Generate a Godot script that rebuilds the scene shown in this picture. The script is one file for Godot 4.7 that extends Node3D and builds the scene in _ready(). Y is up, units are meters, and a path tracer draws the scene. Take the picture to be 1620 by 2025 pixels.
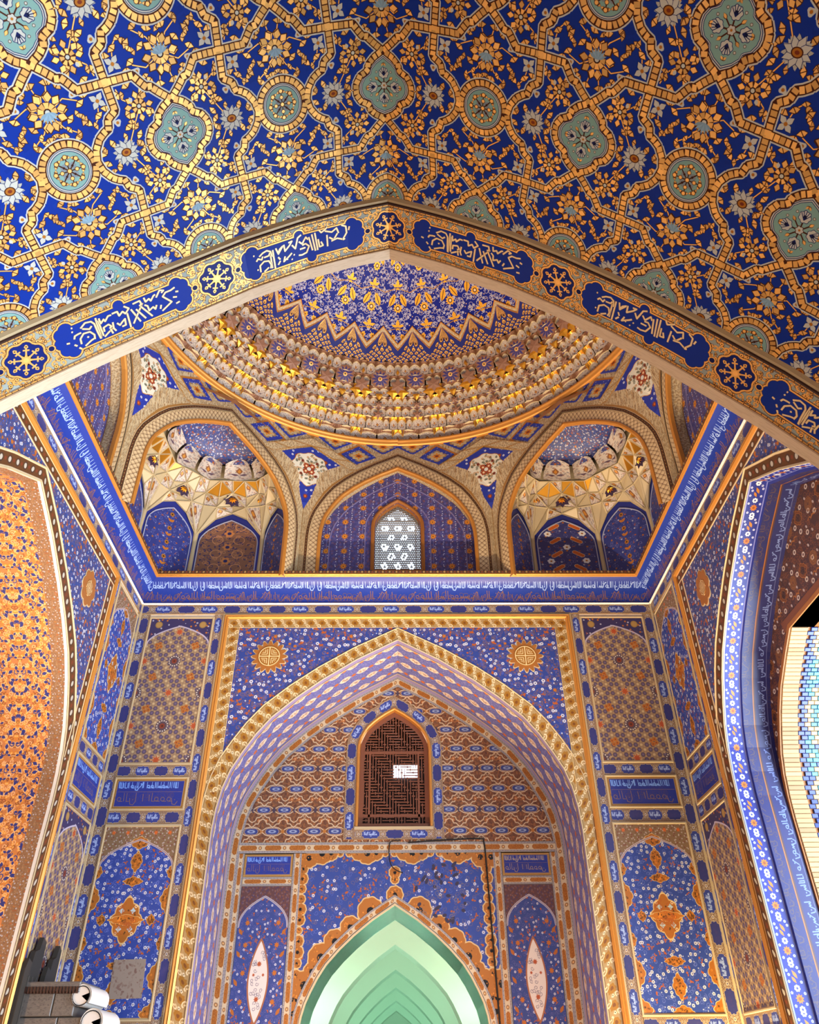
extends Node3D
# A tiled and gilded domed hall seen from under the painted vault of its entrance bay.
# All heights in the builders are measured from the eye (E above the floor).
const E := 1.6
const ZB := -13.87          # back wall
const ZC := -8.77           # axis of the dome
const ZF := -3.60           # hall side of the entrance wall
const HX := 5.2
var M := {}

func _ready() -> void:
	# camera
	var cam := Camera3D.new()
	cam.name = "camera"
	var pitch := 0.63933
	var yaw := 0.0189
	var roll := -0.01079
	var fwd := Vector3(sin(yaw) * cos(pitch), sin(pitch), -cos(yaw) * cos(pitch))
	var r0 := Vector3(cos(yaw), 0, sin(yaw))
	var u0 := r0.cross(fwd)
	cam.transform = Transform3D(Basis(r0 * cos(roll) + u0 * sin(roll), u0 * cos(roll) - r0 * sin(roll), -fwd), Vector3(0, E, 0))
	cam.fov = rad_to_deg(2.0 * atan(1012.5 / 1535.6))
	cam.near = 0.05
	add_child(cam)
	# sky and exposure
	var we := WorldEnvironment.new()
	we.name = "environment"
	var env := Environment.new()
	env.background_mode = Environment.BG_COLOR
	env.background_color = Color(0.86, 0.92, 1.0)
	env.background_energy_multiplier = 1.5
	env.tonemap_mode = Environment.TONE_MAPPER_LINEAR
	env.tonemap_exposure = 1.0
	env.sdfgi_enabled = true
	env.ssao_enabled = true
	env.ssil_enabled = true
	we.environment = env
	add_child(we)
	# daylight through the openings: the court door of the entrance bay, the right arch of the hall, the high windows
	daylight("entrance_daylight", Vector3(7.5, E + 0.2, -0.6), Vector3(-1, 0.18, 0.0), Vector2(6.0, 4.0), Color(0.92, 0.96, 1.0), 430.0)
	daylight("right_arch_daylight", Vector3(8.8, E + 1.6, -8.6), Vector3(-1, 0.1, 0.0), Vector2(5.4, 5.6), Color(0.84, 0.91, 1.0), 190.0)
	# electric light: floodlights on the floor, out of the frame below
	floodlight(Vector3(-2.2, 0.12, -1.6), Vector3(0.75, 1.0, -0.2), Color(1.0, 0.72, 0.46), 6.0)
	floodlight(Vector3(-6.6, 0.12, -7.6), Vector3(0.05, 1.0, -0.9), Color(1.0, 0.80, 0.60), 20.0)
	floodlight(Vector3(4.8, 0.12, -12.9), Vector3(0.35, 1.0, -0.05), Color(1.0, 0.88, 0.64), 50.0)
	floodlight(Vector3(-2.4, 0.12, -8.8), Vector3(0.1, 1.0, -0.12), Color(1.0, 0.90, 0.78), 125.0, 42.0)
	floodlight(Vector3(2.4, 0.12, -8.8), Vector3(-0.1, 1.0, -0.12), Color(1.0, 0.86, 0.72), 125.0, 42.0)
	floodlight(Vector3(0.0, 0.12, -12.0), Vector3(0.0, 1.0, -0.55), Color(1.0, 0.84, 0.76), 40.0)
	palette()
	# large structure
	hall_floor()
	entrance_bay()
	back_wall()
	side_walls()
	cornice()
	drum()
	dome()
	back_recess()
	corridor()
	# things
	minbar()
	cables()

func daylight(called: String, at: Vector3, towards: Vector3, size: Vector2, c: Color, energy: float) -> void:
	var l := AreaLight3D.new()
	l.name = called
	l.area_size = size
	l.light_color = c
	l.light_energy = energy
	l.shadow_enabled = true
	l.set("area_range", 60.0)
	l.set("area_attenuation", 2.0)
	add_child(l)
	l.look_at_from_position(at, at + towards, Vector3.UP)

var lamps := 0
func floodlight(at: Vector3, towards: Vector3, c: Color, energy: float, cone := 0.0) -> void:
	# floor floodlight: tilted housing on a bracket, glowing glass, and the light itself in front of the glass
	var dir := towards.normalized()
	var side := dir.cross(Vector3(0.31, 0.02, 0.95)).normalized()
	var b := Basis(side, dir, side.cross(dir))
	var where: String = ["painted entrance vault on the left", "left arch of the hall", "right wall in the far corner", "middle of the hall, on its left", "middle of the hall, on its right", "recess in the far wall"][lamps]
	lamps += 1
	var t := thing("floodlight", "small floor floodlight aimed up at the %s" % where, "floodlight", Transform3D(Basis(), at - Vector3(0, 0.12, 0)), "floor floodlights")
	var f := Form.new()
	f.box(Vector3(-0.16, -0.10, -0.11), Vector3(0.16, 0.0, 0.11))
	var h := part(t, "housing", f, plain(Color(0.09, 0.09, 0.10), 0.5, 0.6))
	h.transform = Transform3D(b, Vector3(0, 0.14, 0))
	f = Form.new()
	f.box(Vector3(-0.14, 0.001, -0.09), Vector3(0.14, 0.006, 0.09))
	var g := plain(Color(1, 0.95, 0.85), 0.3)
	g.emission_enabled = true
	g.emission = c
	g.emission_energy_multiplier = 3.0
	part(h, "lamp_glass", f, g)
	f = Form.new()
	f.box(Vector3(-0.2, 0, -0.03), Vector3(0.2, 0.012, 0.03))
	f.box(Vector3(-0.2, 0, -0.02), Vector3(-0.185, 0.16, 0.02))
	f.box(Vector3(0.185, 0, -0.02), Vector3(0.2, 0.16, 0.02))
	part(t, "bracket", f, plain(Color(0.09, 0.09, 0.10), 0.5, 0.6))
	var o := at + Vector3(0, 0.02, 0) + dir * 0.02
	if cone > 0.0:
		var sp := SpotLight3D.new()
		sp.name = "floodlight_beam"
		sp.light_color = c
		sp.light_energy = energy
		sp.light_size = 0.1
		sp.spot_angle = cone
		sp.spot_angle_attenuation = 0.6
		sp.spot_range = 60.0
		sp.spot_attenuation = 2.0
		sp.shadow_enabled = true
		add_child(sp, true)
		sp.look_at_from_position(o, o + dir, side)
		return
	var l := AreaLight3D.new()
	l.name = "floodlight_beam"
	l.area_size = Vector2(0.28, 0.18)
	l.light_color = c
	l.light_energy = energy
	l.shadow_enabled = true
	l.set("area_range", 60.0)
	l.set("area_attenuation", 2.0)
	add_child(l, true)
	l.look_at_from_position(o, o + dir, side)

# ------------------------------------------------------------------ drawing flat ornament into a picture
# alpha of every colour = how much gold leaf (metal) there is
class Pen:
	var im: Image
	var w := 0
	var h := 0
	var wrap := true
	var base := Transform2D()
	var T := Transform2D()
	var rng := RandomNumberGenerator.new()
	func _init(px: int, py: int, sx: float, sy: float, c: Color) -> void:
		w = px
		h = py
		im = Image.create_empty(px, py, false, Image.FORMAT_RGBA8)
		im.fill(c)
		base = Transform2D(Vector2(px / sx, 0), Vector2(0, py / sy), Vector2.ZERO)
		T = base
		rng.seed = px * 31 + py * 7
	func at(t: Transform2D) -> void:
		T = base * t
	func row(x: int, y: int, n: int, c: Color) -> void:
		if wrap:
			y = posmod(y, h)
			if n >= w:
				im.fill_rect(Rect2i(0, y, w, 1), c)
				return
			x = posmod(x, w)
			if x + n > w:
				im.fill_rect(Rect2i(0, y, x + n - w, 1), c)
				n = w - x
		im.fill_rect(Rect2i(x, y, n, 1), c)
	func poly(pts: PackedVector2Array, c: Color) -> void:
		var q: PackedVector2Array = T * pts
		var n := q.size()
		var lo := 1e9
		var hi := -1e9
		for v in q:
			lo = minf(lo, v.y)
			hi = maxf(hi, v.y)
		var ya := ceili(lo - 0.5)
		var yb := ceili(hi - 0.5)
		if not wrap:
			ya = maxi(ya, 0)
			yb = mini(yb, h)
		for y in range(ya, yb):
			var yc := y + 0.5
			var xs := PackedFloat32Array()
			var a := q[n - 1]
			for b in q:
				if (a.y <= yc) != (b.y <= yc):
					xs.append(a.x + (yc - a.y) * (b.x - a.x) / (b.y - a.y))
				a = b
			if xs.size() > 2:
				xs.sort()
			elif xs.size() == 2 and xs[0] > xs[1]:
				xs.reverse()
			for i in range(0, xs.size() - 1, 2):
				var xa := ceili(xs[i] - 0.5)
				var k := ceili(xs[i + 1] - 0.5) - xa
				if k > 0:
					row(xa, y, k, c)
	func rect(x0: float, y0: float, x1: float, y1: float, c: Color) -> void:
		poly(PackedVector2Array([Vector2(x0, y0), Vector2(x1, y0), Vector2(x1, y1), Vector2(x0, y1)]), c)
	func disc(x: float, y: float, r: float, c: Color, n := 14) -> void:
		var p := PackedVector2Array()
		for i in n:
			p.append(Vector2(x, y) + Vector2.from_angle(TAU * i / n) * r)
		poly(p, c)
	func oval(x: float, y: float, rx: float, ry: float, c: Color, n := 18, turn := 0.0) -> void:
		var p := PackedVector2Array()
		for i in n:
			var a := TAU * i / n
			p.append(Vector2(x, y) + Vector2(cos(a) * rx, sin(a) * ry).rotated(turn))
		poly(p, c)
	func ring(x: float, y: float, r: float, wd: float, c: Color, n := 28) -> void:
		var p := PackedVector2Array()
		for i in n + 1:
			p.append(Vector2(x, y) + Vector2.from_angle(TAU * i / n) * (r + wd / 2))
		for i in n + 1:
			p.append(Vector2(x, y) + Vector2.from_angle(-TAU * i / n) * (r - wd / 2))
		poly(p, c)
	# a flower outline with n round (sharp < 0.5) petals
	func flower(x: float, y: float, r: float, n: int, c: Color, deep := 0.4, turn := 0.0, cc := Color(0, 0, 0, 0.123), cr := 0.3) -> void:
		var p := PackedVector2Array()
		var m := n * 5
		for i in m:
			var a := TAU * i / m
			p.append(Vector2(x, y) + Vector2.from_angle(a + turn) * r * (1.0 - deep + deep * absf(cos(a * n / 2.0))))
		poly(p, c)
		if cc.a != 0.123:
			disc(x, y, r * cr, cc, 8)
	func star(x: float, y: float, r: float, r2: float, n: int, turn: float, c: Color) -> void:
		var p := PackedVector2Array()
		for i in n * 2:
			p.append(Vector2(x, y) + Vector2.from_angle(PI * i / n + turn) * (r if i % 2 == 0 else r2))
		poly(p, c)
	func leaf(x: float, y: float, a: float, ln: float, wd: float, c: Color) -> void:
		var d := Vector2.from_angle(a)
		var e := d.orthogonal() * wd * 0.5
		var o := Vector2(x, y)
		poly(PackedVector2Array([o, o + d * ln * 0.3 + e * 0.85, o + d * ln * 0.55 + e, o + d * ln, o + d * ln * 0.55 - e, o + d * ln * 0.3 - e * 0.85]), c)
	func kite(x: float, y: float, a: float, ln: float, wd: float, c: Color) -> void:
		var d := Vector2.from_angle(a)
		var e := d.orthogonal() * wd * 0.5
		var o := Vector2(x, y)
		poly(PackedVector2Array([o, o + d * ln * 0.55 + e, o + d * ln, o + d * ln * 0.55 - e]), c)
	func line(pts: PackedVector2Array, wd: float, c: Color, joints := true) -> void:
		for i in pts.size() - 1:
			var a := pts[i]
			var b := pts[i + 1]
			var e := (b - a).normalized().orthogonal() * wd * 0.5
			poly(PackedVector2Array([a + e, b + e, b - e, a - e]), c)
			if joints and i > 0:
				disc(a.x, a.y, wd * 0.5, c, 6)
	func curl(x: float, y: float, a: float, r: float, side: float, wd: float, c: Color, turns := 1.1) -> void:
		# a tendril that leaves along angle a and rolls up
		var p := PackedVector2Array()
		var o := Vector2(x, y)
		var cen := o + Vector2.from_angle(a + side * PI / 2) * r
		for i in 11:
			var t := i / 10.0
			p.append(cen + Vector2.from_angle(a - side * PI / 2 + side * TAU * turns * t) * r * (1.0 - 0.72 * t))
		line(p, wd, c, false)
	func vine(pts: PackedVector2Array, wd: float, c: Color, lc: Color, size: float) -> void:
		line(pts, wd, c)
		for i in pts.size() - 1:
			var m := (pts[i] + pts[i + 1]) / 2
			var a := (pts[i + 1] - pts[i]).angle()
			leaf(m.x, m.y, a + 0.9, size, size * 0.5, lc)
			leaf(m.x, m.y, a - 0.9, size, size * 0.5, lc)
	# rows of tall joined letters with bowls and dots
	func script(x: float, y: float, wd: float, ht: float, c: Color, lw: float, step: float) -> void:
		var px := x
		var bl := y + ht * 0.72
		while px < x + wd - step:
			var k := rng.randi() % 6
			if k < 2:
				line(PackedVector2Array([Vector2(px, y + ht * rng.randf_range(0.0, 0.2)), Vector2(px + step * 0.1, bl)]), lw, c)
				if k == 0:
					line(PackedVector2Array([Vector2(px + step * 0.45, y + ht * 0.05), Vector2(px + step * 0.5, bl), Vector2(px + step, bl)]), lw, c)
			elif k == 2:
				line(PackedVector2Array([Vector2(px, bl), Vector2(px + step * 0.25, y + ht * 0.5), Vector2(px + step * 0.4, bl), Vector2(px + step * 0.65, y + ht * 0.5), Vector2(px + step * 0.8, bl), Vector2(px + step, bl)]), lw, c)
			elif k == 3:
				line(PackedVector2Array([Vector2(px, y + ht * 0.45), Vector2(px + step * 0.2, y + ht * 0.95), Vector2(px + step * 0.7, y + ht), Vector2(px + step, bl)]), lw, c)
				disc(px + step * 0.55, y + ht * 0.6, lw * 0.8, c, 5)
			elif k == 4:
				ring(px + step * 0.4, y + ht * 0.55, step * 0.3, lw, c, 10)
				line(PackedVector2Array([Vector2(px + step * 0.4, bl), Vector2(px + step, bl)]), lw, c)
			else:
				line(PackedVector2Array([Vector2(px, bl), Vector2(px + step * 0.8, y + ht * 0.12), Vector2(px + step, y + ht * 0.2)]), lw, c)
				disc(px + step * 0.3, y + ht * 0.25, lw * 0.8, c, 5)
			px += step * rng.randf_range(0.75, 1.15)
	# lobed cartouche
	func cart(x: float, y: float, hx: float, hy: float, c: Color) -> void:
		var l := hy * 0.55
		poly(PackedVector2Array([Vector2(x - hx, y), Vector2(x - hx + l * 0.15, y - hy * 0.55), Vector2(x - hx + l * 0.7, y - hy * 0.6), Vector2(x - hx + l, y - hy), Vector2(x - hy * 0.3, y - hy), Vector2(x, y - hy * 1.18), Vector2(x + hy * 0.3, y - hy), Vector2(x + hx - l, y - hy), Vector2(x + hx - l * 0.7, y - hy * 0.6), Vector2(x + hx - l * 0.15, y - hy * 0.55), Vector2(x + hx, y), Vector2(x + hx - l * 0.15, y + hy * 0.55), Vector2(x + hx - l * 0.7, y + hy * 0.6), Vector2(x + hx - l, y + hy), Vector2(x + hy * 0.3, y + hy), Vector2(x, y + hy * 1.18), Vector2(x - hy * 0.3, y + hy), Vector2(x - hx + l, y + hy), Vector2(x - hx + l * 0.7, y + hy * 0.6), Vector2(x - hx + l * 0.15, y + hy * 0.55)]), c)
	func grit(n: int, size: float, c: Color) -> void:
		var keep := T
		T = Transform2D()
		for i in n:
			var x := rng.randf() * w
			var y := rng.randf() * h
			var s := rng.randf_range(0.4, 1.0) * size
			poly(PackedVector2Array([Vector2(x, y), Vector2(x + s, y + s * 0.3), Vector2(x + s * 0.7, y + s), Vector2(x - s * 0.2, y + s * 0.6)]), c)
		T = keep
	func done(fx := 0, fy := 0) -> ImageTexture:
		if fx:
			im.resize(fx, fy, Image.INTERPOLATE_BILINEAR)
		return ImageTexture.create_from_image(im)

func pv(a: Array) -> PackedVector2Array:
	var p := PackedVector2Array()
	for i in range(0, a.size(), 2):
		p.append(Vector2(a[i], a[i + 1]))
	return p

func tone(c: Color, k: float) -> Color:
	return Color(clampf(c.r * k, 0, 1), clampf(c.g * k, 0, 1), clampf(c.b * k, 0, 1), c.a)

# ------------------------------------------------------------------ materials
func paint(tex: Texture2D, rough := 0.5, metal := 0.85, spec := 0.5) -> StandardMaterial3D:
	var m := StandardMaterial3D.new()
	m.albedo_texture = tex
	m.roughness = rough
	m.metallic = metal
	m.metallic_texture = tex
	m.metallic_texture_channel = BaseMaterial3D.TEXTURE_CHANNEL_ALPHA
	m.metallic_specular = spec
	m.cull_mode = BaseMaterial3D.CULL_DISABLED
	return m

func plain(c: Color, rough := 0.6, metal := 0.0) -> StandardMaterial3D:
	var m := StandardMaterial3D.new()
	m.albedo_color = Color(c.r, c.g, c.b)
	m.roughness = rough
	m.metallic = metal
	m.cull_mode = BaseMaterial3D.CULL_DISABLED
	return m

# ------------------------------------------------------------------ meshes
class Form:
	var st := SurfaceTool.new()
	var mesh := ArrayMesh.new()
	var smooth := false
	var open := false
	func _init(s := false) -> void:
		smooth = s
		begin()
	func begin() -> void:
		st.begin(Mesh.PRIMITIVE_TRIANGLES)
		st.set_smooth_group(0 if smooth else -1)
		open = false
	func v(p: Vector3, uv: Vector2) -> void:
		st.set_uv(uv)
		st.add_vertex(p)
	func tri(a: Vector3, b: Vector3, c: Vector3, ua := Vector2.ZERO, ub := Vector2.ZERO, uc := Vector2.ZERO) -> void:
		v(a, ua)
		v(b, ub)
		v(c, uc)
		open = true
	func quad(a: Vector3, b: Vector3, c: Vector3, d: Vector3, ua := Vector2.ZERO, ub := Vector2.ZERO, uc := Vector2.ZERO, ud := Vector2.ZERO) -> void:
		tri(a, b, c, ua, ub, uc)
		tri(a, c, d, ua, uc, ud)
	# surface between two lines of equally many points
	func loft(a: PackedVector3Array, b: PackedVector3Array, ua: PackedVector2Array, ub: PackedVector2Array) -> void:
		for i in a.size() - 1:
			quad(a[i], a[i + 1], b[i + 1], b[i], ua[i], ua[i + 1], ub[i + 1], ub[i])
	func box(lo: Vector3, hi: Vector3) -> void:
		var p := []
		for i in 8:
			p.append(Vector3(hi.x if i & 1 else lo.x, hi.y if i & 2 else lo.y, hi.z if i & 4 else lo.z))
		for f in [[0, 1, 3, 2], [5, 4, 6, 7], [4, 0, 2, 6], [1, 5, 7, 3], [2, 3, 7, 6], [4, 5, 1, 0]]:
			quad(p[f[0]], p[f[1]], p[f[2]], p[f[3]], Vector2(0, 1), Vector2(1, 1), Vector2(1, 0), Vector2(0, 0))
	# box with chamfered front edges, front towards +z
	func slab(lo: Vector3, hi: Vector3, ch: float) -> void:
		var a := [Vector3(lo.x, lo.y, lo.z), Vector3(hi.x, lo.y, lo.z), Vector3(hi.x, hi.y, lo.z), Vector3(lo.x, hi.y, lo.z)]
		var b := [Vector3(lo.x, lo.y, hi.z - ch), Vector3(hi.x, lo.y, hi.z - ch), Vector3(hi.x, hi.y, hi.z - ch), Vector3(lo.x, hi.y, hi.z - ch)]
		var c := [Vector3(lo.x + ch, lo.y + ch, hi.z), Vector3(hi.x - ch, lo.y + ch, hi.z), Vector3(hi.x - ch, hi.y - ch, hi.z), Vector3(lo.x + ch, hi.y - ch, hi.z)]
		for i in 4:
			var j := (i + 1) % 4
			quad(a[i], a[j], b[j], b[i])
			quad(b[i], b[j], c[j], c[i])
		quad(c[0], c[1], c[2], c[3], Vector2(0, 1), Vector2(1, 1), Vector2(1, 0), Vector2(0, 0))
	func sweep(path: PackedVector3Array, prof: PackedVector2Array, out: Vector3, closed := false) -> void:
		# a moulding: prof (across, proud) carried along a path in a plane whose normal is out
		var n := path.size()
		var rows := []
		for i in n:
			var a := path[(i - 1 + n) % n] if closed or i > 0 else path[i]
			var b := path[(i + 1) % n] if closed or i < n - 1 else path[i]
			var d1 := (path[i] - a).normalized()
			var d2 := (b - path[i]).normalized()
			if d1 == Vector3.ZERO:
				d1 = d2
			if d2 == Vector3.ZERO:
				d2 = d1
			var s1 := d1.cross(out).normalized()
			var s2 := d2.cross(out).normalized()
			var s := (s1 + s2).normalized()
			s /= maxf(0.35, s.dot(s1))
			var r := PackedVector3Array()
			for q in prof:
				r.append(path[i] + s * q.x + out * q.y)
			rows.append(r)
		var along := 0.0
		for i in (n if closed else n - 1):
			var j := (i + 1) % n
			var step := path[i].distance_to(path[j])
			for k in prof.size() - 1:
				var vv := float(k) / (prof.size() - 1)
				var vw := float(k + 1) / (prof.size() - 1)
				quad(rows[i][k], rows[j][k], rows[j][k + 1], rows[i][k + 1], Vector2(along, vv), Vector2(along + step, vv), Vector2(along + step, vw), Vector2(along, vw))
			along += step
	func lathe(prof: PackedVector2Array, n: int, a0 := 0.0, a1 := TAU, reps := 1.0) -> void:
		for i in n:
			var p := a0 + (a1 - a0) * i / n
			var q := a0 + (a1 - a0) * (i + 1) / n
			for k in prof.size() - 1:
				var A := prof[k]
				var B := prof[k + 1]
				var ta := float(k) / (prof.size() - 1)
				var tb := float(k + 1) / (prof.size() - 1)
				quad(Vector3(sin(p) * A.x, A.y, -cos(p) * A.x), Vector3(sin(q) * A.x, A.y, -cos(q) * A.x), Vector3(sin(q) * B.x, B.y, -cos(q) * B.x), Vector3(sin(p) * B.x, B.y, -cos(p) * B.x), Vector2(reps * i / n, ta), Vector2(reps * (i + 1) / n, ta), Vector2(reps * (i + 1) / n, tb), Vector2(reps * i / n, tb))
	# close one surface
	func cut(m: Material) -> void:
		if open:
			st.generate_normals()
			st.commit(mesh)
			mesh.surface_set_material(mesh.get_surface_count() - 1, m)
		begin()

# ------------------------------------------------------------------ nodes
var used := {}
func numbered(called: String) -> String:
	used[called] = used.get(called, -1) + 1
	return called if used[called] == 0 else "%s_%03d" % [called, used[called]]

func thing(called: String, label: String, category: String, at := Transform3D(), group := "") -> Node3D:
	var o := Node3D.new()
	o.name = numbered(called)
	add_child(o)
	o.transform = at
	o.set_meta("label", label)
	o.set_meta("category", category)
	if group:
		o.set_meta("group", group)
	return o

func setting(called: String, label: String, at := Transform3D()) -> Node3D:
	var o := Node3D.new()
	o.name = numbered(called)
	add_child(o)
	o.transform = at
	o.set_meta("kind", "structure")
	o.set_meta("label", label)
	return o

func part(parent: Node3D, called: String, f: Form, m: Material = null) -> MeshInstance3D:
	if m:
		f.cut(m)
	return put(parent, called, f.mesh)

func put(parent: Node3D, called: String, mesh: Mesh, at := Transform3D()) -> MeshInstance3D:
	var o := MeshInstance3D.new()
	o.name = called
	o.mesh = mesh
	o.transform = at
	parent.add_child(o, true)
	return o

# half profile of every arch of the hall: (share of the half span, share of the rise)
const AP := [1.0, 0.0, 0.992, 0.1, 0.972, 0.2, 0.938, 0.29, 0.886, 0.375, 0.82, 0.468, 0.737, 0.56, 0.6, 0.668, 0.451, 0.768, 0.25, 0.883, 0.0, 1.0]
func arch(cx: float, half: float, spring: float, apex: float, foot: float) -> PackedVector2Array:
	var p := PackedVector2Array()
	p.append(Vector2(cx - half, foot))
	var n := AP.size() / 2
	for i in n:
		p.append(Vector2(cx - half * AP[i * 2], spring + (apex - spring) * AP[i * 2 + 1]))
	for i in range(n - 2, -1, -1):
		p.append(Vector2(cx + half * AP[i * 2], spring + (apex - spring) * AP[i * 2 + 1]))
	p.append(Vector2(cx + half, foot))
	return p

func deep(p: PackedVector2Array, w: float) -> PackedVector3Array:
	var r := PackedVector3Array()
	for q in p:
		r.append(Vector3(q.x, q.y, w))
	return r

func runs(p: PackedVector2Array, v: float, unit := 1.0) -> PackedVector2Array:
	# uv along a line, measured from its middle
	var r := PackedVector2Array()
	var l := 0.0
	for i in p.size():
		if i:
			l += p[i].distance_to(p[i - 1])
		r.append(Vector2(l / unit, v))
	for i in r.size():
		r[i].x -= l / unit / 2
	return r

# flat piece of a wall: outline in the wall's plane, standing proud from w0 to w1; uv in units of size from org
func flat(f: Form, outline: PackedVector2Array, w0: float, w1: float, org: Vector2, size: Vector2) -> void:
	var idx := Geometry2D.triangulate_polygon(outline)
	var uv := PackedVector2Array()
	for q in outline:
		uv.append(Vector2((q.x - org.x) / size.x, -(q.y - org.y) / size.y))
	for i in range(0, idx.size(), 3):
		f.tri(Vector3(outline[idx[i]].x, outline[idx[i]].y, w1), Vector3(outline[idx[i + 1]].x, outline[idx[i + 1]].y, w1), Vector3(outline[idx[i + 2]].x, outline[idx[i + 2]].y, w1), uv[idx[i]], uv[idx[i + 1]], uv[idx[i + 2]])
	if w0 != w1:
		var n := outline.size()
		for i in n:
			var j := (i + 1) % n
			f.quad(Vector3(outline[i].x, outline[i].y, w0), Vector3(outline[j].x, outline[j].y, w0), Vector3(outline[j].x, outline[j].y, w1), Vector3(outline[i].x, outline[i].y, w1), uv[i], uv[j], uv[j], uv[i])

func box2(x0: float, y0: float, x1: float, y1: float) -> PackedVector2Array:
	return PackedVector2Array([Vector2(x0, y0), Vector2(x1, y0), Vector2(x1, y1), Vector2(x0, y1)])

# a panel with its picture fitted once over it
func panel(parent: Node3D, called: String, x0: float, y0: float, x1: float, y1: float, w0: float, w1: float, m: Material) -> MeshInstance3D:
	var f := Form.new()
	flat(f, box2(x0, y0, x1, y1), w0, w1, Vector2(x0, y1), Vector2(x1 - x0, y1 - y0))
	return part(parent, called, f, m)

# a strip with a picture repeated along it (tile long); upright strips run upwards
func strip(parent: Node3D, called: String, x0: float, y0: float, x1: float, y1: float, w0: float, w1: float, m: Material, tile: float, start := 0.0) -> MeshInstance3D:
	var f := Form.new()
	var o := box2(x0, y0, x1, y1)
	var uv: PackedVector2Array
	if x1 - x0 > y1 - y0:
		var l := (x1 - x0) / tile
		uv = PackedVector2Array([Vector2(start, 1), Vector2(start + l, 1), Vector2(start + l, 0), Vector2(start, 0)])
	else:
		var l := (y1 - y0) / tile
		uv = PackedVector2Array([Vector2(start, 0), Vector2(start, 1), Vector2(start + l, 1), Vector2(start + l, 0)])
	f.quad(Vector3(x0, y0, w1), Vector3(x1, y0, w1), Vector3(x1, y1, w1), Vector3(x0, y1, w1), uv[0], uv[1], uv[2], uv[3])
	for i in 4:
		var j := (i + 1) % 4
		f.quad(Vector3(o[i].x, o[i].y, w0), Vector3(o[j].x, o[j].y, w0), Vector3(o[j].x, o[j].y, w1), Vector3(o[i].x, o[i].y, w1), uv[i], uv[j], uv[j], uv[i])
	return part(parent, called, f, m)

# an arched band between two arch lines at depths wa (outer) and wb (inner)
func band(parent: Node3D, called: String, a: PackedVector2Array, b: PackedVector2Array, wa: float, wb: float, m: Material, tile: float) -> MeshInstance3D:
	var f := Form.new()
	var u := runs(a, 0.0, tile)
	var u2 := PackedVector2Array()
	for q in u:
		u2.append(Vector2(q.x, 1.0))
	f.loft(deep(a, wa), deep(b, wb), u, u2)
	return part(parent, called, f, m)

# ------------------------------------------------------------------ colours of the paintwork (alpha = gold leaf)
const BLUE := Color(0.035, 0.19, 0.60, 0)
const DEEP := Color(0.05, 0.10, 0.34, 0)
const SKYB := Color(0.17, 0.34, 0.74, 0)
const TEAL := Color(0.50, 0.68, 0.67, 0)
const PALE := Color(0.76, 0.79, 0.77, 0)
const WHITE := Color(0.86, 0.87, 0.86, 0)
const GOLD := Color(0.93, 0.73, 0.42, 0.8)
const OCHRE := Color(0.66, 0.43, 0.15, 0.35)
const ORANGE := Color(0.74, 0.36, 0.11, 0)
const BROWN := Color(0.27, 0.12, 0.06, 0)
const RUST := Color(0.46, 0.20, 0.11, 0)
const CREAM := Color(0.84, 0.76, 0.60, 0)
const UMBER := Color(0.40, 0.26, 0.19, 0)
const MAUVE := Color(0.30, 0.27, 0.42, 0)

const VA := 0.665
const VB := 0.75
func along(p: PackedVector2Array, step: float) -> Array:
	var r := []
	var left := step * 0.5
	for i in p.size() - 1:
		var a := p[i]
		var b := p[i + 1]
		var l := a.distance_to(b)
		while left < l:
			r.append([a.lerp(b, left / l), (b - a).angle()])
			left += step
		left -= l
	return r

func gold_bits(P: Pen, x: float, y: float, r: float, n: int) -> void:
	# a blossom laid from small squares of gold leaf with dark lines between them
	for k in n:
		var a := TAU * k / n + P.rng.randf_range(-0.12, 0.12)
		P.kite(x + cos(a) * r * 0.44, y + sin(a) * r * 0.44, a, r * 0.68, r * 0.50, BROWN)
		P.kite(x + cos(a) * r * 0.48, y + sin(a) * r * 0.48, a, r * 0.56, r * 0.40, tone(GOLD, P.rng.randf_range(0.82, 1.06)))
	P.flower(x, y, r * 0.56, n, BROWN, 0.1)
	for k in n - 1:
		var a := TAU * (k + 0.5) / (n - 1)
		var d := Vector2.from_angle(a)
		var e := d.orthogonal() * r * 0.15
		var o := Vector2(x, y)
		P.poly(PackedVector2Array([o + d * r * 0.2 + e * 0.5, o + d * r * 0.5 + e, o + d * r * 0.5 - e, o + d * r * 0.2 - e * 0.5]), tone(GOLD, P.rng.randf_range(0.8, 1.04)))
	P.disc(x, y, r * 0.14, PALE, 8)

func gold_leaf(P: Pen, x: float, y: float, a: float, l: float) -> void:
	# a leaf of two or three pieces of gold with dark lines between
	var d := Vector2.from_angle(a)
	P.leaf(x - d.x * 0.004, y - d.y * 0.004, a, l * 1.12, l * 0.66, BROWN)
	P.leaf(x, y, a, l * 0.96, l * 0.5, tone(GOLD, P.rng.randf_range(0.85, 1.05)))
	if l > 0.03:
		var m := Vector2(x, y) + d * l * 0.46
		var e := Vector2.from_angle(a + 1.3) * l * 0.3
		P.line(PackedVector2Array([m - e, m + e]), 0.004, BROWN, false)

func bricks(P: Pen, p: PackedVector2Array, step: float, wd: float) -> void:
	for b in along(p, step):
		var o: Vector2 = b[0]
		var d := Vector2.from_angle(b[1] + P.rng.randf_range(-0.1, 0.1)) * step * P.rng.randf_range(0.36, 0.46)
		var e := Vector2.from_angle(b[1]).orthogonal() * wd * 0.5
		P.poly(PackedVector2Array([o - d + e * 0.95, o + d + e, o + d - e * 0.9, o - d - e]), tone(GOLD, P.rng.randf_range(0.82, 1.04)))

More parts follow.
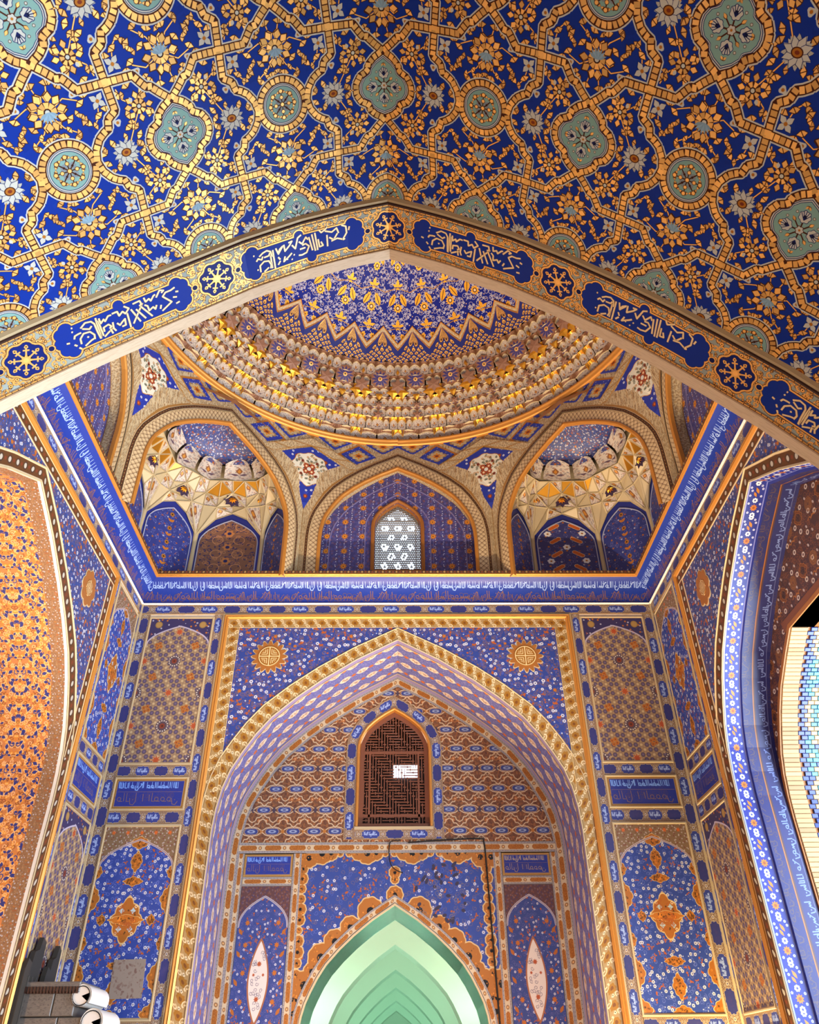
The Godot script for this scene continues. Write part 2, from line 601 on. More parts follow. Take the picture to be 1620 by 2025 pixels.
func tex_vault() -> ImageTexture:
	var P := Pen.new(2048, 2310, VA * 2, VB * 2, BLUE)
	P.grit(120, 90, Color(0.03, 0.18, 0.57, 0))
	P.grit(120, 70, Color(0.045, 0.205, 0.62, 0))
	var T := []
	for k in 8:
		var m := Transform2D(Vector2(-1 if k & 1 else 1, 0), Vector2(0, -1 if k & 2 else 1), Vector2.ZERO)
		if k & 4:
			m = Transform2D(0, Vector2(VA, VB)) * m
		T.append(m)
	var alpha := pv([0, 0.2, 0.055, 0.25, 0.10, 0.295, 0.125, 0.30, 0.145, 0.325, 0.18, 0.373, 0.3325, 0.375])
	var beta := pv([0.505, 0, 0.49, 0.06, 0.455, 0.11, 0.42, 0.135, 0.388, 0.15, 0.376, 0.195, 0.325, 0.228, 0.3325, 0.375])
	var ogee := pv([0.185, 0, 0.18, 0.035, 0.155, 0.075, 0.118, 0.094, 0.105, 0.105, 0.098, 0.135, 0.06, 0.172, 0, 0.205])
	# twigs, leaves and blossoms
	for m in T:
		P.at(m)
		for s in [[0.665, 0.31, 0.61, 0.22, 0.54, 0.17], [0.19, 0.21, 0.24, 0.13, 0.29, 0.05], [0.665, 0.31, 0.57, 0.36, 0.50, 0.33], [0.40, 0.30, 0.42, 0.22, 0.46, 0.18], [0.19, 0.21, 0.27, 0.27, 0.29, 0.33], [0.665, 0.31, 0.64, 0.40, 0.62, 0.47]]:
			P.line(pv(s), 0.009, BROWN)
			P.line(pv(s), 0.006, GOLD)
		for l in [[0.235, 0.115, 0.4], [0.245, 0.05, 2.2], [0.43, 0.045, -0.6], [0.285, 0.275, 1.2], [0.255, 0.325, 2.8], [0.15, 0.145, 2.0], [0.465, 0.19, 0.8], [0.53, 0.165, -0.4], [0.585, 0.235, 2.4], [0.44, 0.345, 0.2], [0.515, 0.30, 2.6], [0.56, 0.405, 1.0], [0.60, 0.45, 0.2], [0.625, 0.19, -1.2], [0.22, 0.005, 0.9], [0.40, 0.09, -1.9], [0.30, 0.115, 2.7], [0.345, 0.245, 0.3], [0.48, 0.245, -0.9], [0.26, 0.165, 1.5], [0.115, 0.155, 0.9], [0.145, 0.275, -0.5], [0.44, 0.215, 2.6], [0.6, 0.17, 0.4]]:
			gold_leaf(P, l[0], l[1], l[2], 0.056)
			if P.rng.randf() < 0.75:
				gold_leaf(P, l[0] + 0.012, l[1] - 0.012, l[2] + 1.9, 0.044)
		gold_bits(P, 0.19, 0.215, 0.078, 8)
		P.leaf(0.22, 0.245, 1.2, 0.03, 0.02, PALE)
		for k in 4:
			P.leaf(0.40, 0.30, PI / 2 * k + 0.7, 0.052, 0.036, DEEP)
			P.leaf(0.40, 0.30, PI / 2 * k + 0.7, 0.049, 0.031, PALE)
		P.disc(0.40, 0.30, 0.010, OCHRE)
		P.flower(0.33, 0.165, 0.022, 3, PALE, 0.35, 0.5, OCHRE, 0.4)
		P.flower(0.515, 0.365, 0.022, 3, PALE, 0.35, 1.5, OCHRE, 0.4)
		gold_bits(P, 0.665, 0.315, 0.098, 10)
		for k in 7:
			var a := -PI / 2 + (k - 3) * 0.36
			P.leaf(0.665, 0.315, a, 0.06, 0.017, tone(Color(0.50, 0.64, 0.74, 0), 1.0 + 0.08 * (k % 2)))
		# lotus
		for k in 12:
			P.leaf(VA / 2, 0, TAU * (k + 0.5) / 12, 0.078, 0.034, tone(PALE, 0.9))
		for k in 8:
			P.leaf(VA / 2, 0, TAU * k / 8 + 0.2, 0.077, 0.042, DEEP)
			P.leaf(VA / 2, 0, TAU * k / 8 + 0.2, 0.074, 0.037, PALE)
		P.oval(VA / 2, 0, 0.030, 0.024, BROWN)
		P.oval(VA / 2, 0, 0.024, 0.019, OCHRE)
		P.oval(VA / 2, 0, 0.012, 0.009, RUST)
	# straps
	var ogs := []
	for pass_ in 3:
		for m in T:
			P.at(m)
			for c in [alpha, beta, ogee]:
				if pass_ == 0:
					P.line(c, 0.062, PALE)
				elif pass_ == 1:
					P.line(c, 0.046, BROWN)
			if pass_ < 2:
				P.ring(VA, 0, 0.145, 0.062 if pass_ == 0 else 0.046, PALE if pass_ == 0 else BROWN, 40)
		if pass_ == 1:
			for m in T:
				P.at(m)
				for c in [alpha, beta, ogee]:
					bricks(P, c, 0.031, 0.035)
				if m == T[0] or m == T[4]:
					var cp := PackedVector2Array()
					for i in 41:
						cp.append(Vector2(VA, 0) + Vector2.from_angle(TAU * i / 40) * 0.145)
					bricks(P, cp, 0.032, 0.034)
	# fields of the medallions
	for m in [T[0], T[4]]:
		P.at(m)
		for ins in [[0.030, DEEP], [0.034, PALE], [0.040, DEEP], [0.043, TEAL]]:
			var f := PackedVector2Array()
			for q in 4:
				var seg := ogee.duplicate()
				if q % 2:
					seg.reverse()
				for v in seg:
					var sv := Vector2(v.x * (1 if q == 0 or q == 3 else -1), v.y * (1 if q < 2 else -1))
					f.append(sv * (1.0 - ins[0] / 0.185))
			P.poly(f, ins[1])
		for k in 4:
			var a := PI / 2 * k
			var c := Vector2.from_angle(a) * 0.075
			P.line(PackedVector2Array([Vector2.ZERO, c]), 0.008, BROWN)
			P.flower(c.x, c.y, 0.036, 7, DEEP, 0.2)
			P.flower(c.x, c.y, 0.033, 7, PALE, 0.2)
			for j in 5:
				var e := Vector2.from_angle(a + (j - 2) * 0.5) * 0.03
				P.line(PackedVector2Array([c - Vector2.from_angle(a) * 0.018, c + e]), 0.0035, DEEP)
			var d := Vector2.from_angle(a + PI / 4)
			P.line(PackedVector2Array([Vector2.ZERO, d * 0.06]), 0.007, BROWN)
			gold_leaf(P, d.x * 0.055, d.y * 0.055, a + PI / 4, 0.03)
			var tip := Vector2.from_angle(a) * (0.116 if k % 2 == 0 else 0.132)
			gold_leaf(P, tip.x, tip.y, a + 2.4, 0.024)
			gold_leaf(P, tip.x, tip.y, a - 2.4, 0.024)
			for j in [-1, 1]:
				var o := Vector2.from_angle(a + j * 0.5) * 0.098
				P.disc(o.x, o.y, 0.008, BROWN, 8)
				P.disc(o.x, o.y, 0.006, PALE, 8)
		P.flower(0, 0, 0.026, 6, BROWN, 0.3)
		P.flower(0, 0, 0.022, 6, PALE, 0.3, 0, OCHRE, 0.3)
		# round medallion
		for ins in [[0.118, DEEP], [0.115, PALE], [0.108, DEEP], [0.105, TEAL]]:
			P.disc(VA, 0, ins[0], ins[1], 36)
		for k in 4:
			var a := PI / 2 * k + PI / 4
			P.flower(VA + cos(a) * 0.034, sin(a) * 0.034, 0.022, 5, Color(0.5, 0.56, 0.60, 0), 0.3)
		for k in 8:
			var a := TAU * k / 8
			var c := Vector2(VA, 0) + Vector2.from_angle(a) * 0.078
			P.line(PackedVector2Array([Vector2(VA, 0), c]), 0.007, BROWN)
			gold_leaf(P, c.x, c.y, a + 1.9, 0.032)
			gold_leaf(P, c.x, c.y, a - 1.9, 0.032)
			P.disc(c.x, c.y, 0.014, BROWN, 8)
			P.disc(c.x, c.y, 0.011, GOLD, 8)
			if k % 2 == 0:
				P.disc(VA + cos(a) * 0.042, sin(a) * 0.042, 0.013, BROWN, 8)
				P.disc(VA + cos(a) * 0.042, sin(a) * 0.042, 0.010, GOLD, 8)
		P.disc(VA, 0, 0.015, BROWN, 10)
		P.disc(VA, 0, 0.011, GOLD, 10)
	return P.done(1024, 1155)

const SCRIPT_A := [[269, -471, 253, 494], [280, -324, 277, 420], [129, -297, 178, -443, 226, -398, 244, -250, 244, 150, 249, 485], [140, -249, 192, -112, 218, -207], [88, 363, 95, 129, 135, -36, 188, 5, 212, 206, 202, 410], [110, 512, 170, 391, 201, 357], [154, 156, 162, 222], [50, 32, 63, -90, 98, -115, 121, -114], [292, -397, 293, -145, 326, -274, 332, -161, 368, -334, 396, -324], [282, 481, 323, 369, 368, 266], [297, 264, 301, 73, 347, 22, 366, 162, 343, 213], [350, 253, 357, 492], [386, 6, 376, 284, 389, 436], [416, 120, 434, 259, 460, 164, 490, 78, 480, 356, 446, 359], [523, -125, 513, 553], [562, -216, 607, 481], [544, 445, 671, -282], [603, -128, 658, 439], [645, -188, 717, 467], [403, -359, 450, -358, 454, -149, 491, -270, 509, -130, 549, -294, 514, -469], [590, -406, 653, -422, 660, -257, 637, -205], [694, -482, 699, -273, 732, -350, 743, -228, 778, -401, 794, -418], [681, -160, 703, -64, 705, 166, 745, 76, 759, 207, 779, 51], [793, -271, 839, -522, 872, -451, 847, -378], [971, -388, 929, -328, 882, -329, 849, -200, 911, 185, 810, 417], [800, 295, 816, 130], [932, 8, 967, 64], [966, -188, 992, -152], [943, 342, 978, 317], [-20, 82, 6, 113], [33, 262, 51, 366], [59, 468, 75, 566], [52, -313, 63, -279], [60, -471, 72, -456]]
const SCRIPT_B := [[211, -338, 208, 565], [183, -368, 181, 505], [76, -232, 113, -348, 155, -398, 187, -301, 197, -41], [119, -124, 165, -137, 180, -247], [66, 507, 69, 198, 113, 58, 158, 105, 175, 311, 164, 487], [99, 543, 149, 409], [42, -49, 62, -153, 94, -57, 109, -197], [241, -369, 256, -103, 278, -267, 309, -359, 254, -43], [322, -408, 325, -93, 376, -288, 404, -446, 368, -421], [251, 79, 269, 224], [240, 443, 268, 284], [318, 150, 299, 381, 362, 197, 388, 100], [398, -264, 427, -47, 463, -508, 500, -594], [469, -314, 499, -158, 541, -425, 560, -280], [451, 322, 484, 358, 531, 314, 562, 35, 532, -122, 497, -97], [470, 61, 527, 60], [600, -487, 617, 343], [630, -518, 640, 336], [569, -396, 590, 283], [672, -598, 691, -453, 728, -539, 754, -636], [655, -180, 661, 202, 696, 177, 679, -29], [743, -273, 739, 285], [762, -128, 803, 41, 846, -227], [726, -478, 792, -346, 841, -481, 857, -215], [779, 78, 839, 16, 893, 136, 935, -132, 932, -447, 890, -555], [900, 81, 910, 142, 898, 154, 900, 81], [966, -411, 955, -235], [36, 351, 49, 365], [22, -352, 35, -338], [402, 208, 413, 238], [377, 388, 386, 422], [331, 308, 342, 344]]

func tex_band() -> ImageTexture:
	var P := Pen.new(4096, 560, VA * 4, 0.36, Color(0.60, 0.66, 0.65, 0))
	var G := GOLD
	# tendrils over the ground
	for i in 64:
		for j in 7:
			var x := VA * 4 * (i + P.rng.randf_range(0.2, 0.8)) / 64
			var y := 0.02 + 0.32 * (j + P.rng.randf_range(0.2, 0.8)) / 7
			var a := P.rng.randf() * TAU
			P.curl(x, y, a, 0.024, 1 if (i + j) % 2 else -1, 0.0135, OCHRE)
			P.curl(x, y, a, 0.024, 1 if (i + j) % 2 else -1, 0.010, G)
			gold_leaf(P, x, y, a + 2.0, 0.034)
			if (i + j) % 3 == 0:
				P.flower(x, y, 0.017, 5, BROWN, 0.3)
				P.flower(x, y, 0.014, 5, tone(G, 1.05), 0.3)
	for e in [0.0, 0.342]:
		P.rect(0, e, VA * 4, e + 0.018, BROWN)
		var n := 64
		for i in n:
			var x := VA * 4 * i / n
			P.rect(x + 0.002, e + 0.003, x + VA * 4 / n - 0.002, e + 0.015, tone(G, P.rng.randf_range(0.85, 1.05)))
	for e in [0.0215, 0.3355]:
		P.rect(0, e, VA * 4, e + 0.003, BROWN)
	for k in 2:
		var cx := VA + 2 * VA * k
		for q in [[0.017, BROWN], [0.013, G], [0.002, BROWN], [0.0, SKYB if false else BLUE]]:
			var o: float = q[0]
			var c: Color = q[1]
			P.rect(cx - 0.37, 0.18 - 0.092 - o, cx + 0.37, 0.18 + 0.092 + o, c)
			P.disc(cx - 0.02, 0.18 - 0.10, 0.034 + o, c)
			P.disc(cx + 0.06, 0.18 + 0.10, 0.034 + o, c)
			for s in [-1, 1]:
				for a in [-1.5, -0.78, 0.0, 0.78, 1.5]:
					P.disc(cx + s * (0.375 + cos(a) * 0.058), 0.18 + sin(a) * 0.085, 0.044 + o, c, 16)
				P.disc(cx + s * 0.375, 0.18, 0.08 + o, c)
		for s in (SCRIPT_A if k == 0 else SCRIPT_B):
			var l := PackedVector2Array()
			for i in range(0, s.size(), 2):
				l.append(Vector2(cx - 0.39 + s[i] * 0.00078, 0.18 + s[i + 1] * 0.000165))
			var d := PackedVector2Array()
			for i in l.size():
				d.append(l[i])
			P.line(d, 0.0165, BROWN)
			P.line(d, 0.0125, Color(0.93, 0.86, 0.68, 0.5))
	for k in 2:
		var cx := 2 * VA * k
		for q in [[0.148, BROWN], [0.144, G], [0.130, BROWN], [0.128, Color(0.05, 0.13, 0.45, 0)]]:
			P.flower(cx, 0.18, q[0], 8, q[1], 0.16, PI / 8)
		for j in 8:
			var a := TAU * j / 8 + PI / 8
			var d := Vector2.from_angle(a)
			var o := Vector2(cx, 0.18)
			P.line(PackedVector2Array([o, o + d * 0.095]), 0.011, G)
			P.line(PackedVector2Array([o + d * 0.07 + d.orthogonal() * 0.02, o + d * 0.07 - d.orthogonal() * 0.02]), 0.011, G)
			P.flower(o.x + d.x * 0.095, o.y + d.y * 0.095, 0.014, 3, G, 0.3, a)
		P.star(cx, 0.18, 0.056, 0.026, 8, PI / 8, G)
		P.disc(cx, 0.18, 0.017, tone(G, 1.1))
		for s in [-1, 1]:
			P.disc(cx + s * 0.165, 0.18, 0.029, BROWN)
			P.disc(cx + s * 0.165, 0.18, 0.027, G)
			P.disc(cx + s * 0.165, 0.18, 0.018, DEEP)
	return P.done(2048, 280)

func blossom(P: Pen, x: float, y: float, r: float, kind: int) -> void:
	if kind == 0:
		P.flower(x, y, r, 6, Color(0.74, 0.76, 0.80, 0), 0.3, P.rng.randf() * 6, MAUVE, 0.36)
	elif kind == 1:
		P.star(x, y, r * 1.5, r * 0.8, 7, P.rng.randf() * 6, OCHRE)
		P.disc(x, y, r * 0.5, ORANGE)
	elif kind == 2:
		for k in 3:
			P.leaf(x, y, P.rng.randf() * TAU, r * 1.8, r * 0.9, tone(ORANGE, 0.85))
	else:
		P.disc(x, y, r * 0.45, Color(0.66, 0.69, 0.76, 0), 6)

# a blue field strewn with white and ochre flowers on fine tendrils
func tex_strewn(px: int, size: float, ground: Color, line_c: Color, n: int, r: float, stretch := 1.0) -> ImageTexture:
	var P := Pen.new(px, px, size, size, ground)
	P.grit(n * 2, px * 0.03, tone(ground, 0.86))
	P.grit(n, px * 0.03, tone(ground, 1.12))
	for i in n:
		for j in n:
			var x := size * (i + P.rng.randf_range(0.1, 0.9)) / n
			var y := size * (j + P.rng.randf_range(0.1, 0.9)) / n
			P.curl(x, y, P.rng.randf() * TAU, size / n * 0.42, 1 if P.rng.randf() < 0.5 else -1, r * 0.22, line_c)
			for e in 3:
				var ex := x + size / n * P.rng.randf_range(-0.5, 0.5)
				var ey := y + size / n * P.rng.randf_range(-0.5, 0.5)
				P.curl(ex, ey, P.rng.randf() * TAU, size / n * 0.22, 1 if P.rng.randf() < 0.5 else -1, r * 0.17, [line_c, tone(ground, 1.45), Color(0.52, 0.36, 0.22, 0)][e])
				P.leaf(ex, ey, P.rng.randf() * TAU, r * 0.8, r * 0.4, [tone(ground, 0.75), Color(0.46, 0.30, 0.20, 0), tone(ground, 1.3)][e])
	for i in n:
		for j in n:
			var x := size * (i + P.rng.randf_range(0.15, 0.85)) / n
			var y := size * (j + P.rng.randf_range(0.15, 0.85)) / n
			var k := P.rng.randf()
			if k < 0.85:
				blossom(P, x, y, r * P.rng.randf_range(0.7, 1.1), 0 if k < 0.36 else 1 if k < 0.42 else 2 if k < 0.62 else 3)
	return P.done(px / 2, px / 2)

# dome crown: one picture for two points of the star, u round the dome, v from the rim upwards
func tex_crown() -> ImageTexture:
	var P := Pen.new(1024, 1400, 1.0, 1.36, Color(0.06, 0.11, 0.48, 0))
	for i in 10:
		for j in 14:
			var x := (i + P.rng.randf_range(0.1, 0.9)) / 10
			var y := 1.36 * (j + P.rng.randf_range(0.1, 0.9)) / 14
			P.curl(x, y, P.rng.randf() * TAU, 0.05, 1 if (i + j) % 2 else -1, 0.009, Color(0.62, 0.60, 0.66, 0))
			P.flower(x, y, 0.024, 5, Color(0.70, 0.70, 0.76, 0), 0.3, 0.0, MAUVE, 0.3)
			P.disc(x + 0.04, y + 0.03, 0.012, Color(0.74, 0.62, 0.5, 0), 6)
			P.disc(x - 0.035, y + 0.02, 0.010, Color(0.66, 0.66, 0.75, 0), 6)
	var g := Color(0.90, 0.66, 0.20, 0.55)
	for r in 2:
		for c in 2:
			var x := 0.25 + 0.5 * c
			var y := 0.18 + r * 0.68
			# lily
			P.leaf(x, y, -PI / 2, 0.13, 0.07, g)
			for s in [-1, 1]:
				P.leaf(x, y, -PI / 2 + s * 1.25, 0.12, 0.05, g)
				P.leaf(x, y + 0.01, PI / 2 + s * 0.5, 0.06, 0.03, g)
			# big feathered leaves
			for s in [-1, 1]:
				var lx: float = x + 0.25 + s * 0.09
				var ly: float = y + 0.34
				var a: float = -PI / 2 + s * 0.45
				P.leaf(lx, ly, a, 0.25, 0.11, g)
				for k in 4:
					for e in [-1, 1]:
						var o := Vector2(lx, ly) + Vector2.from_angle(a) * (0.06 + 0.04 * k)
						P.leaf(o.x, o.y, a + e * 0.7, 0.06, 0.03, tone(g, 0.95))
				P.line(PackedVector2Array([Vector2(lx, ly), Vector2(lx, ly) + Vector2.from_angle(a) * 0.2]), 0.012, BROWN)
			# sun flower
			P.flower(x, y + 0.36, 0.085, 10, g, 0.4)
			P.disc(x, y + 0.36, 0.04, BROWN)
			P.disc(x, y + 0.36, 0.025, CREAM)
			P.line(pv([x - 0.25, y + 0.1, x - 0.12, y + 0.05, x, y + 0.02, x + 0.12, y + 0.06, x + 0.25, y + 0.1]), 0.012, tone(g, 0.8))
	return P.done(512, 700)

func tex_cell() -> ImageTexture:
	# ornament on the faces of the stalactite niches
	var P := Pen.new(256, 384, 1.0, 1.5, Color(0.72, 0.68, 0.63, 0))
	for i in 7:
		for j in 10:
			var x := (i + P.rng.randf_range(0.2, 0.8)) / 7
			var y := 1.5 * (j + P.rng.randf_range(0.2, 0.8)) / 10
			P.curl(x, y, P.rng.randf() * TAU, 0.05, 1 if (i + j) % 2 else -1, 0.018, Color(0.38, 0.36, 0.40, 0) if (i + j) % 3 else RUST)
	P.leaf(0.5, 1.0, -PI / 2, 0.46, 0.24, Color(0.48, 0.30, 0.16, 0))
	P.leaf(0.5, 0.95, -PI / 2, 0.3, 0.12, Color(0.75, 0.52, 0.2, 0.4))
	for s in [-1, 1]:
		P.leaf(0.5, 1.1, -PI / 2 + s * 1.2, 0.36, 0.12, Color(0.3, 0.22, 0.3, 0))
	return P.done(128, 192)

func tex_soffit() -> ImageTexture:
	# painted star on the undersides between the niches
	var P := Pen.new(256, 256, 1.0, 1.0, Color(0.48, 0.32, 0.22, 0))
	for k in 12:
		P.leaf(0.5, 0.5, TAU * k / 12, 0.44, 0.14, Color(0.20, 0.18, 0.40, 0))
		P.leaf(0.5, 0.5, TAU * (k + 0.5) / 12, 0.40, 0.05, Color(0.6, 0.45, 0.4, 0))
	P.flower(0.5, 0.5, 0.12, 8, GOLD, 0.3)
	return P.done(128, 128)

func tex_fan() -> ImageTexture:
	# blue fan above the highest niches: golden drops, shell on top
	var P := Pen.new(512, 512, 1.0, 1.0, Color(0.08, 0.12, 0.42, 0))
	for r in 5:
		var y := 0.24 + r * 0.17
		var n := 3 + r
		for i in n + 1:
			var x := 0.5 + (i - n / 2.0) * 0.165
			P.oval(x, y, 0.066, 0.078, BROWN)
			P.oval(x, y, 0.054, 0.066, Color(0.86, 0.66, 0.34, 0.3))
			P.oval(x, y + 0.01, 0.022, 0.030, BROWN)
			P.disc(x + 0.082, y + 0.085, 0.016, WHITE, 6)
	for k in 7:
		P.leaf(0.5, 0.02, PI / 2 + (k - 3) * 0.24, 0.26, 0.09, BROWN)
		P.leaf(0.5, 0.02, PI / 2 + (k - 3) * 0.24, 0.24, 0.065, GOLD)
	return P.done(256, 256)

func tex_kite() -> ImageTexture:
	# blue field with a cream lobed medallion and red flowers in it
	var P := Pen.new(768, 768, 1.0, 1.0, Color(0.11, 0.19, 0.58, 0))
	for i in 11:
		for j in 11:
			var x := (i + P.rng.randf_range(0.2, 0.8)) / 11
			var y := (j + P.rng.randf_range(0.2, 0.8)) / 11
			if P.rng.randf() < 0.5:
				P.flower(x, y, 0.018, 5, WHITE, 0.3, 0.0, BLUE, 0.35)
	for q in [[0.3, 0.3], [0.72, 0.3], [0.5, 0.88], [0.28, 0.62], [0.73, 0.6]]:
		P.flower(q[0], q[1], 0.035, 7, RUST, 0.3, 0.0, ORANGE, 0.4)
	P.flower(0.5, 0.45, 0.275, 8, OCHRE, 0.12)
	P.flower(0.5, 0.45, 0.265, 8, Color(0.80, 0.80, 0.74, 0), 0.12)
	for i in 90:
		var a := P.rng.randf() * TAU
		var d := sqrt(P.rng.randf()) * 0.23
		P.curl(0.5 + cos(a) * d, 0.45 + sin(a) * d, P.rng.randf() * TAU, 0.018, 1 if i % 2 else -1, 0.008, Color(0.25, 0.28, 0.2, 0) if i % 3 else OCHRE)
	for k in 4:
		var a := TAU * k / 4 + PI / 4
		P.flower(0.5 + cos(a) * 0.06, 0.45 + sin(a) * 0.06, 0.048, 6, Color(0.55, 0.24, 0.12, 0), 0.3, 0.0, CREAM, 0.35)
		P.flower(0.5 + cos(a) * 0.15, 0.45 + sin(a) * 0.15, 0.026, 5, RUST, 0.3)
	P.disc(0.5, 0.45, 0.03, PALE)
	return P.done(384, 384)

func tex_lozenge_star() -> ImageTexture:
	var P := Pen.new(384, 384, 1.0, 1.0, Color(0.12, 0.20, 0.58, 0))
	for i in 60:
		P.disc(P.rng.randf(), P.rng.randf(), 0.012, WHITE, 6)
	P.flower(0.5, 0.5, 0.30, 4, Color(0.55, 0.45, 0.30, 0), 0.55)
	P.flower(0.5, 0.5, 0.24, 8, Color(0.68, 0.62, 0.48, 0), 0.35)
	P.star(0.5, 0.5, 0.2, 0.07, 4, 0, Color(0.82, 0.55, 0.18, 0.4))
	P.star(0.5, 0.5, 0.15, 0.06, 4, PI / 4, Color(0.72, 0.42, 0.12, 0.3))
	P.disc(0.5, 0.5, 0.05, RUST)
	return P.done(192, 192)

func tex_scroll(ground: Color, ink: Color, ink2: Color) -> ImageTexture:
	# fine arabesque on a pale strip
	var P := Pen.new(512, 256, 0.5, 0.25, ground)
	for i in 16:
		for j in 8:
			var x := 0.5 * (i + P.rng.randf_range(0.2, 0.8)) / 16
			var y := 0.25 * (j + P.rng.randf_range(0.2, 0.8)) / 8
			P.curl(x, y, P.rng.randf() * TAU, 0.015, 1 if (i + j) % 2 else -1, 0.0055, ink if (i * 3 + j) % 4 else ink2)
	P.rect(0, 0, 0.5, 0.012, ink2)
	P.rect(0, 0.238, 0.5, 0.25, ink2)
	return P.done(256, 128)

func tex_trellis() -> ImageTexture:
	# crossed lattice of the arch ribs
	var P := Pen.new(512, 256, 0.5, 0.25, Color(0.80, 0.72, 0.56, 0.12))
	for i in 6:
		for s in [-1, 1]:
			var x := 0.5 * i / 6.0
			P.line(PackedVector2Array([Vector2(x, 0.125 - 0.125 * s), Vector2(x + 0.167, 0.125 + 0.125 * s)]), 0.008, Color(0.40, 0.28, 0.17, 0), false)
			P.line(PackedVector2Array([Vector2(x + 0.018, 0.125 - 0.125 * s), Vector2(x + 0.185, 0.125 + 0.125 * s)]), 0.004, Color(0.55, 0.42, 0.28, 0), false)
		P.disc(0.5 * (i + 0.0) / 6.0, 0.125, 0.009, BROWN, 6)
		P.disc(0.5 * (i + 0.5) / 6.0, 0.06, 0.009, BROWN, 6)
		P.disc(0.5 * (i + 0.5) / 6.0, 0.19, 0.009, BROWN, 6)
	P.rect(0, 0, 0.5, 0.014, Color(0.72, 0.62, 0.45, 0.2))
	P.rect(0, 0.236, 0.5, 0.25, Color(0.72, 0.62, 0.45, 0.2))
	return P.done(256, 128)

func tex_scatter_wall() -> ImageTexture:
	# wall round the high window: rows of orange sunflowers on blue-violet, white dots, blue tendrils
	var P := Pen.new(768, 768, 0.78, 0.78, Color(0.24, 0.24, 0.46, 0))
	for i in 13:
		for j in 13:
			var x := 0.78 * (i + P.rng.randf_range(0.2, 0.8)) / 13
			var y := 0.78 * (j + P.rng.randf_range(0.2, 0.8)) / 13
			P.curl(x, y, P.rng.randf() * TAU, 0.03, 1 if (i + j) % 2 else -1, 0.006, Color(0.36, 0.38, 0.66, 0) if (i + j) % 3 else Color(0.55, 0.33, 0.22, 0))
			if (i * 7 + j * 5) % 5 < 2:
				P.disc(x, y, 0.013, Color(0.74, 0.78, 0.86, 0), 7)
	for c in 2:
		for r in 2:
			var x := 0.195 + 0.39 * c
			var y := 0.195 + 0.39 * r
			P.line(pv([x, y - 0.195, x, y + 0.195]), 0.007, Color(0.55, 0.55, 0.72, 0))
			P.star(x, y, 0.088, 0.052, 9, 0.2 * r, Color(0.74, 0.46, 0.16, 0.1))
			P.disc(x, y, 0.040, Color(0.82, 0.54, 0.18, 0.15))
			P.disc(x, y, 0.014, BROWN)
	return P.done(384, 384)

func tex_niche_panel(kind: int) -> ImageTexture:
	# arched panel of the corner niches, 1.1 x 2.0 m
	var g: Color = [Color(0.15, 0.20, 0.48, 0), Color(0.48, 0.34, 0.27, 0), Color(0.19, 0.21, 0.44, 0)][kind]
	var P := Pen.new(512, 932, 1.1, 2.0, g)
	P.wrap = false
	var n := 9
	for i in n:
		for j in 16:
			var x := 1.1 * (i + P.rng.randf_range(0.2, 0.8)) / n
			var y := 2.0 * (j + P.rng.randf_range(0.2, 0.8)) / 16
			if kind == 1:
				P.curl(x, y, P.rng.randf() * TAU, 0.055, 1 if (i + j) % 2 else -1, 0.012, Color(0.66, 0.47, 0.33, 0) if (i + j) % 3 else Color(0.16, 0.16, 0.36, 0))
				P.leaf(x, y, P.rng.randf() * TAU, 0.07, 0.03, Color(0.15, 0.15, 0.36, 0))
			else:
				P.curl(x, y, P.rng.randf() * TAU, 0.05, 1 if (i + j) % 2 else -1, 0.008, Color(0.36, 0.38, 0.62, 0))
				blossom(P, x, y, 0.02, [0, 2, 3, 2, 3, 1][(i * 5 + j * 3) % 6])
	for k in 5:
		var y := 0.3 + 0.36 * k
		if kind == 1:
			for s in [-1, 1]:
				P.ring(0.55 + s * 0.2, y, 0.1, 0.015, Color(0.72, 0.52, 0.36, 0))
			P.flower(0.55, y + 0.18, 0.1, 6, Color(0.70, 0.46, 0.26, 0), 0.4, 0, DEEP, 0.4)
		elif kind == 2:
			for s in [-1, 1]:
				P.at(Transform2D(s * 0.6, Vector2(0.55 + s * 0.2, y)))
				P.cart(0, 0, 0.13, 0.045, CREAM)
				P.cart(0, 0, 0.12, 0.036, ORANGE)
			P.at(Transform2D())
			P.flower(0.55 if k % 2 else 0.22, y + 0.18, 0.075, 6, WHITE, 0.25, 0.2, OCHRE, 0.3)
			if k % 2 == 0:
				P.flower(0.88, y + 0.18, 0.075, 6, WHITE, 0.25, 0.2, OCHRE, 0.3)
		else:
			P.flower(0.55, y, 0.06, 8, OCHRE, 0.4)
			for s in [-1, 1]:
				P.leaf(0.55 + s * 0.08, y + 0.12, PI / 2 + s * 0.9, 0.13, 0.06, Color(0.66, 0.40, 0.15, 0))
	return P.done(256, 466)

func tex_cornice() -> ImageTexture:
	# blue frieze: fine golden script below, tall white letters above
	var P := Pen.new(2048, 640, 2.4, 0.62, Color(0.09, 0.19, 0.54, 0))
	for i in 26:
		P.curl(2.4 * i / 26, 0.45, P.rng.randf() * 6, 0.07, 1 if i % 2 else -1, 0.008, Color(0.38, 0.27, 0.24, 0))
	P.script(0, 0.30, 2.4, 0.24, Color(0.50, 0.34, 0.24, 0), 0.013, 0.10)
	P.script(0.04, 0.36, 2.3, 0.18, Color(0.44, 0.30, 0.26, 0), 0.009, 0.07)
	P.script(0, 0.12, 2.4, 0.18, Color(0.58, 0.68, 0.86, 0), 0.016, 0.085)
	var x := 0.02
	while x < 2.4:
		P.line(pv([x, 0.12, x + 0.004, 0.25]), 0.010, Color(0.54, 0.64, 0.84, 0))
		x += P.rng.randf_range(0.03, 0.09)
	return P.done(1024, 320)

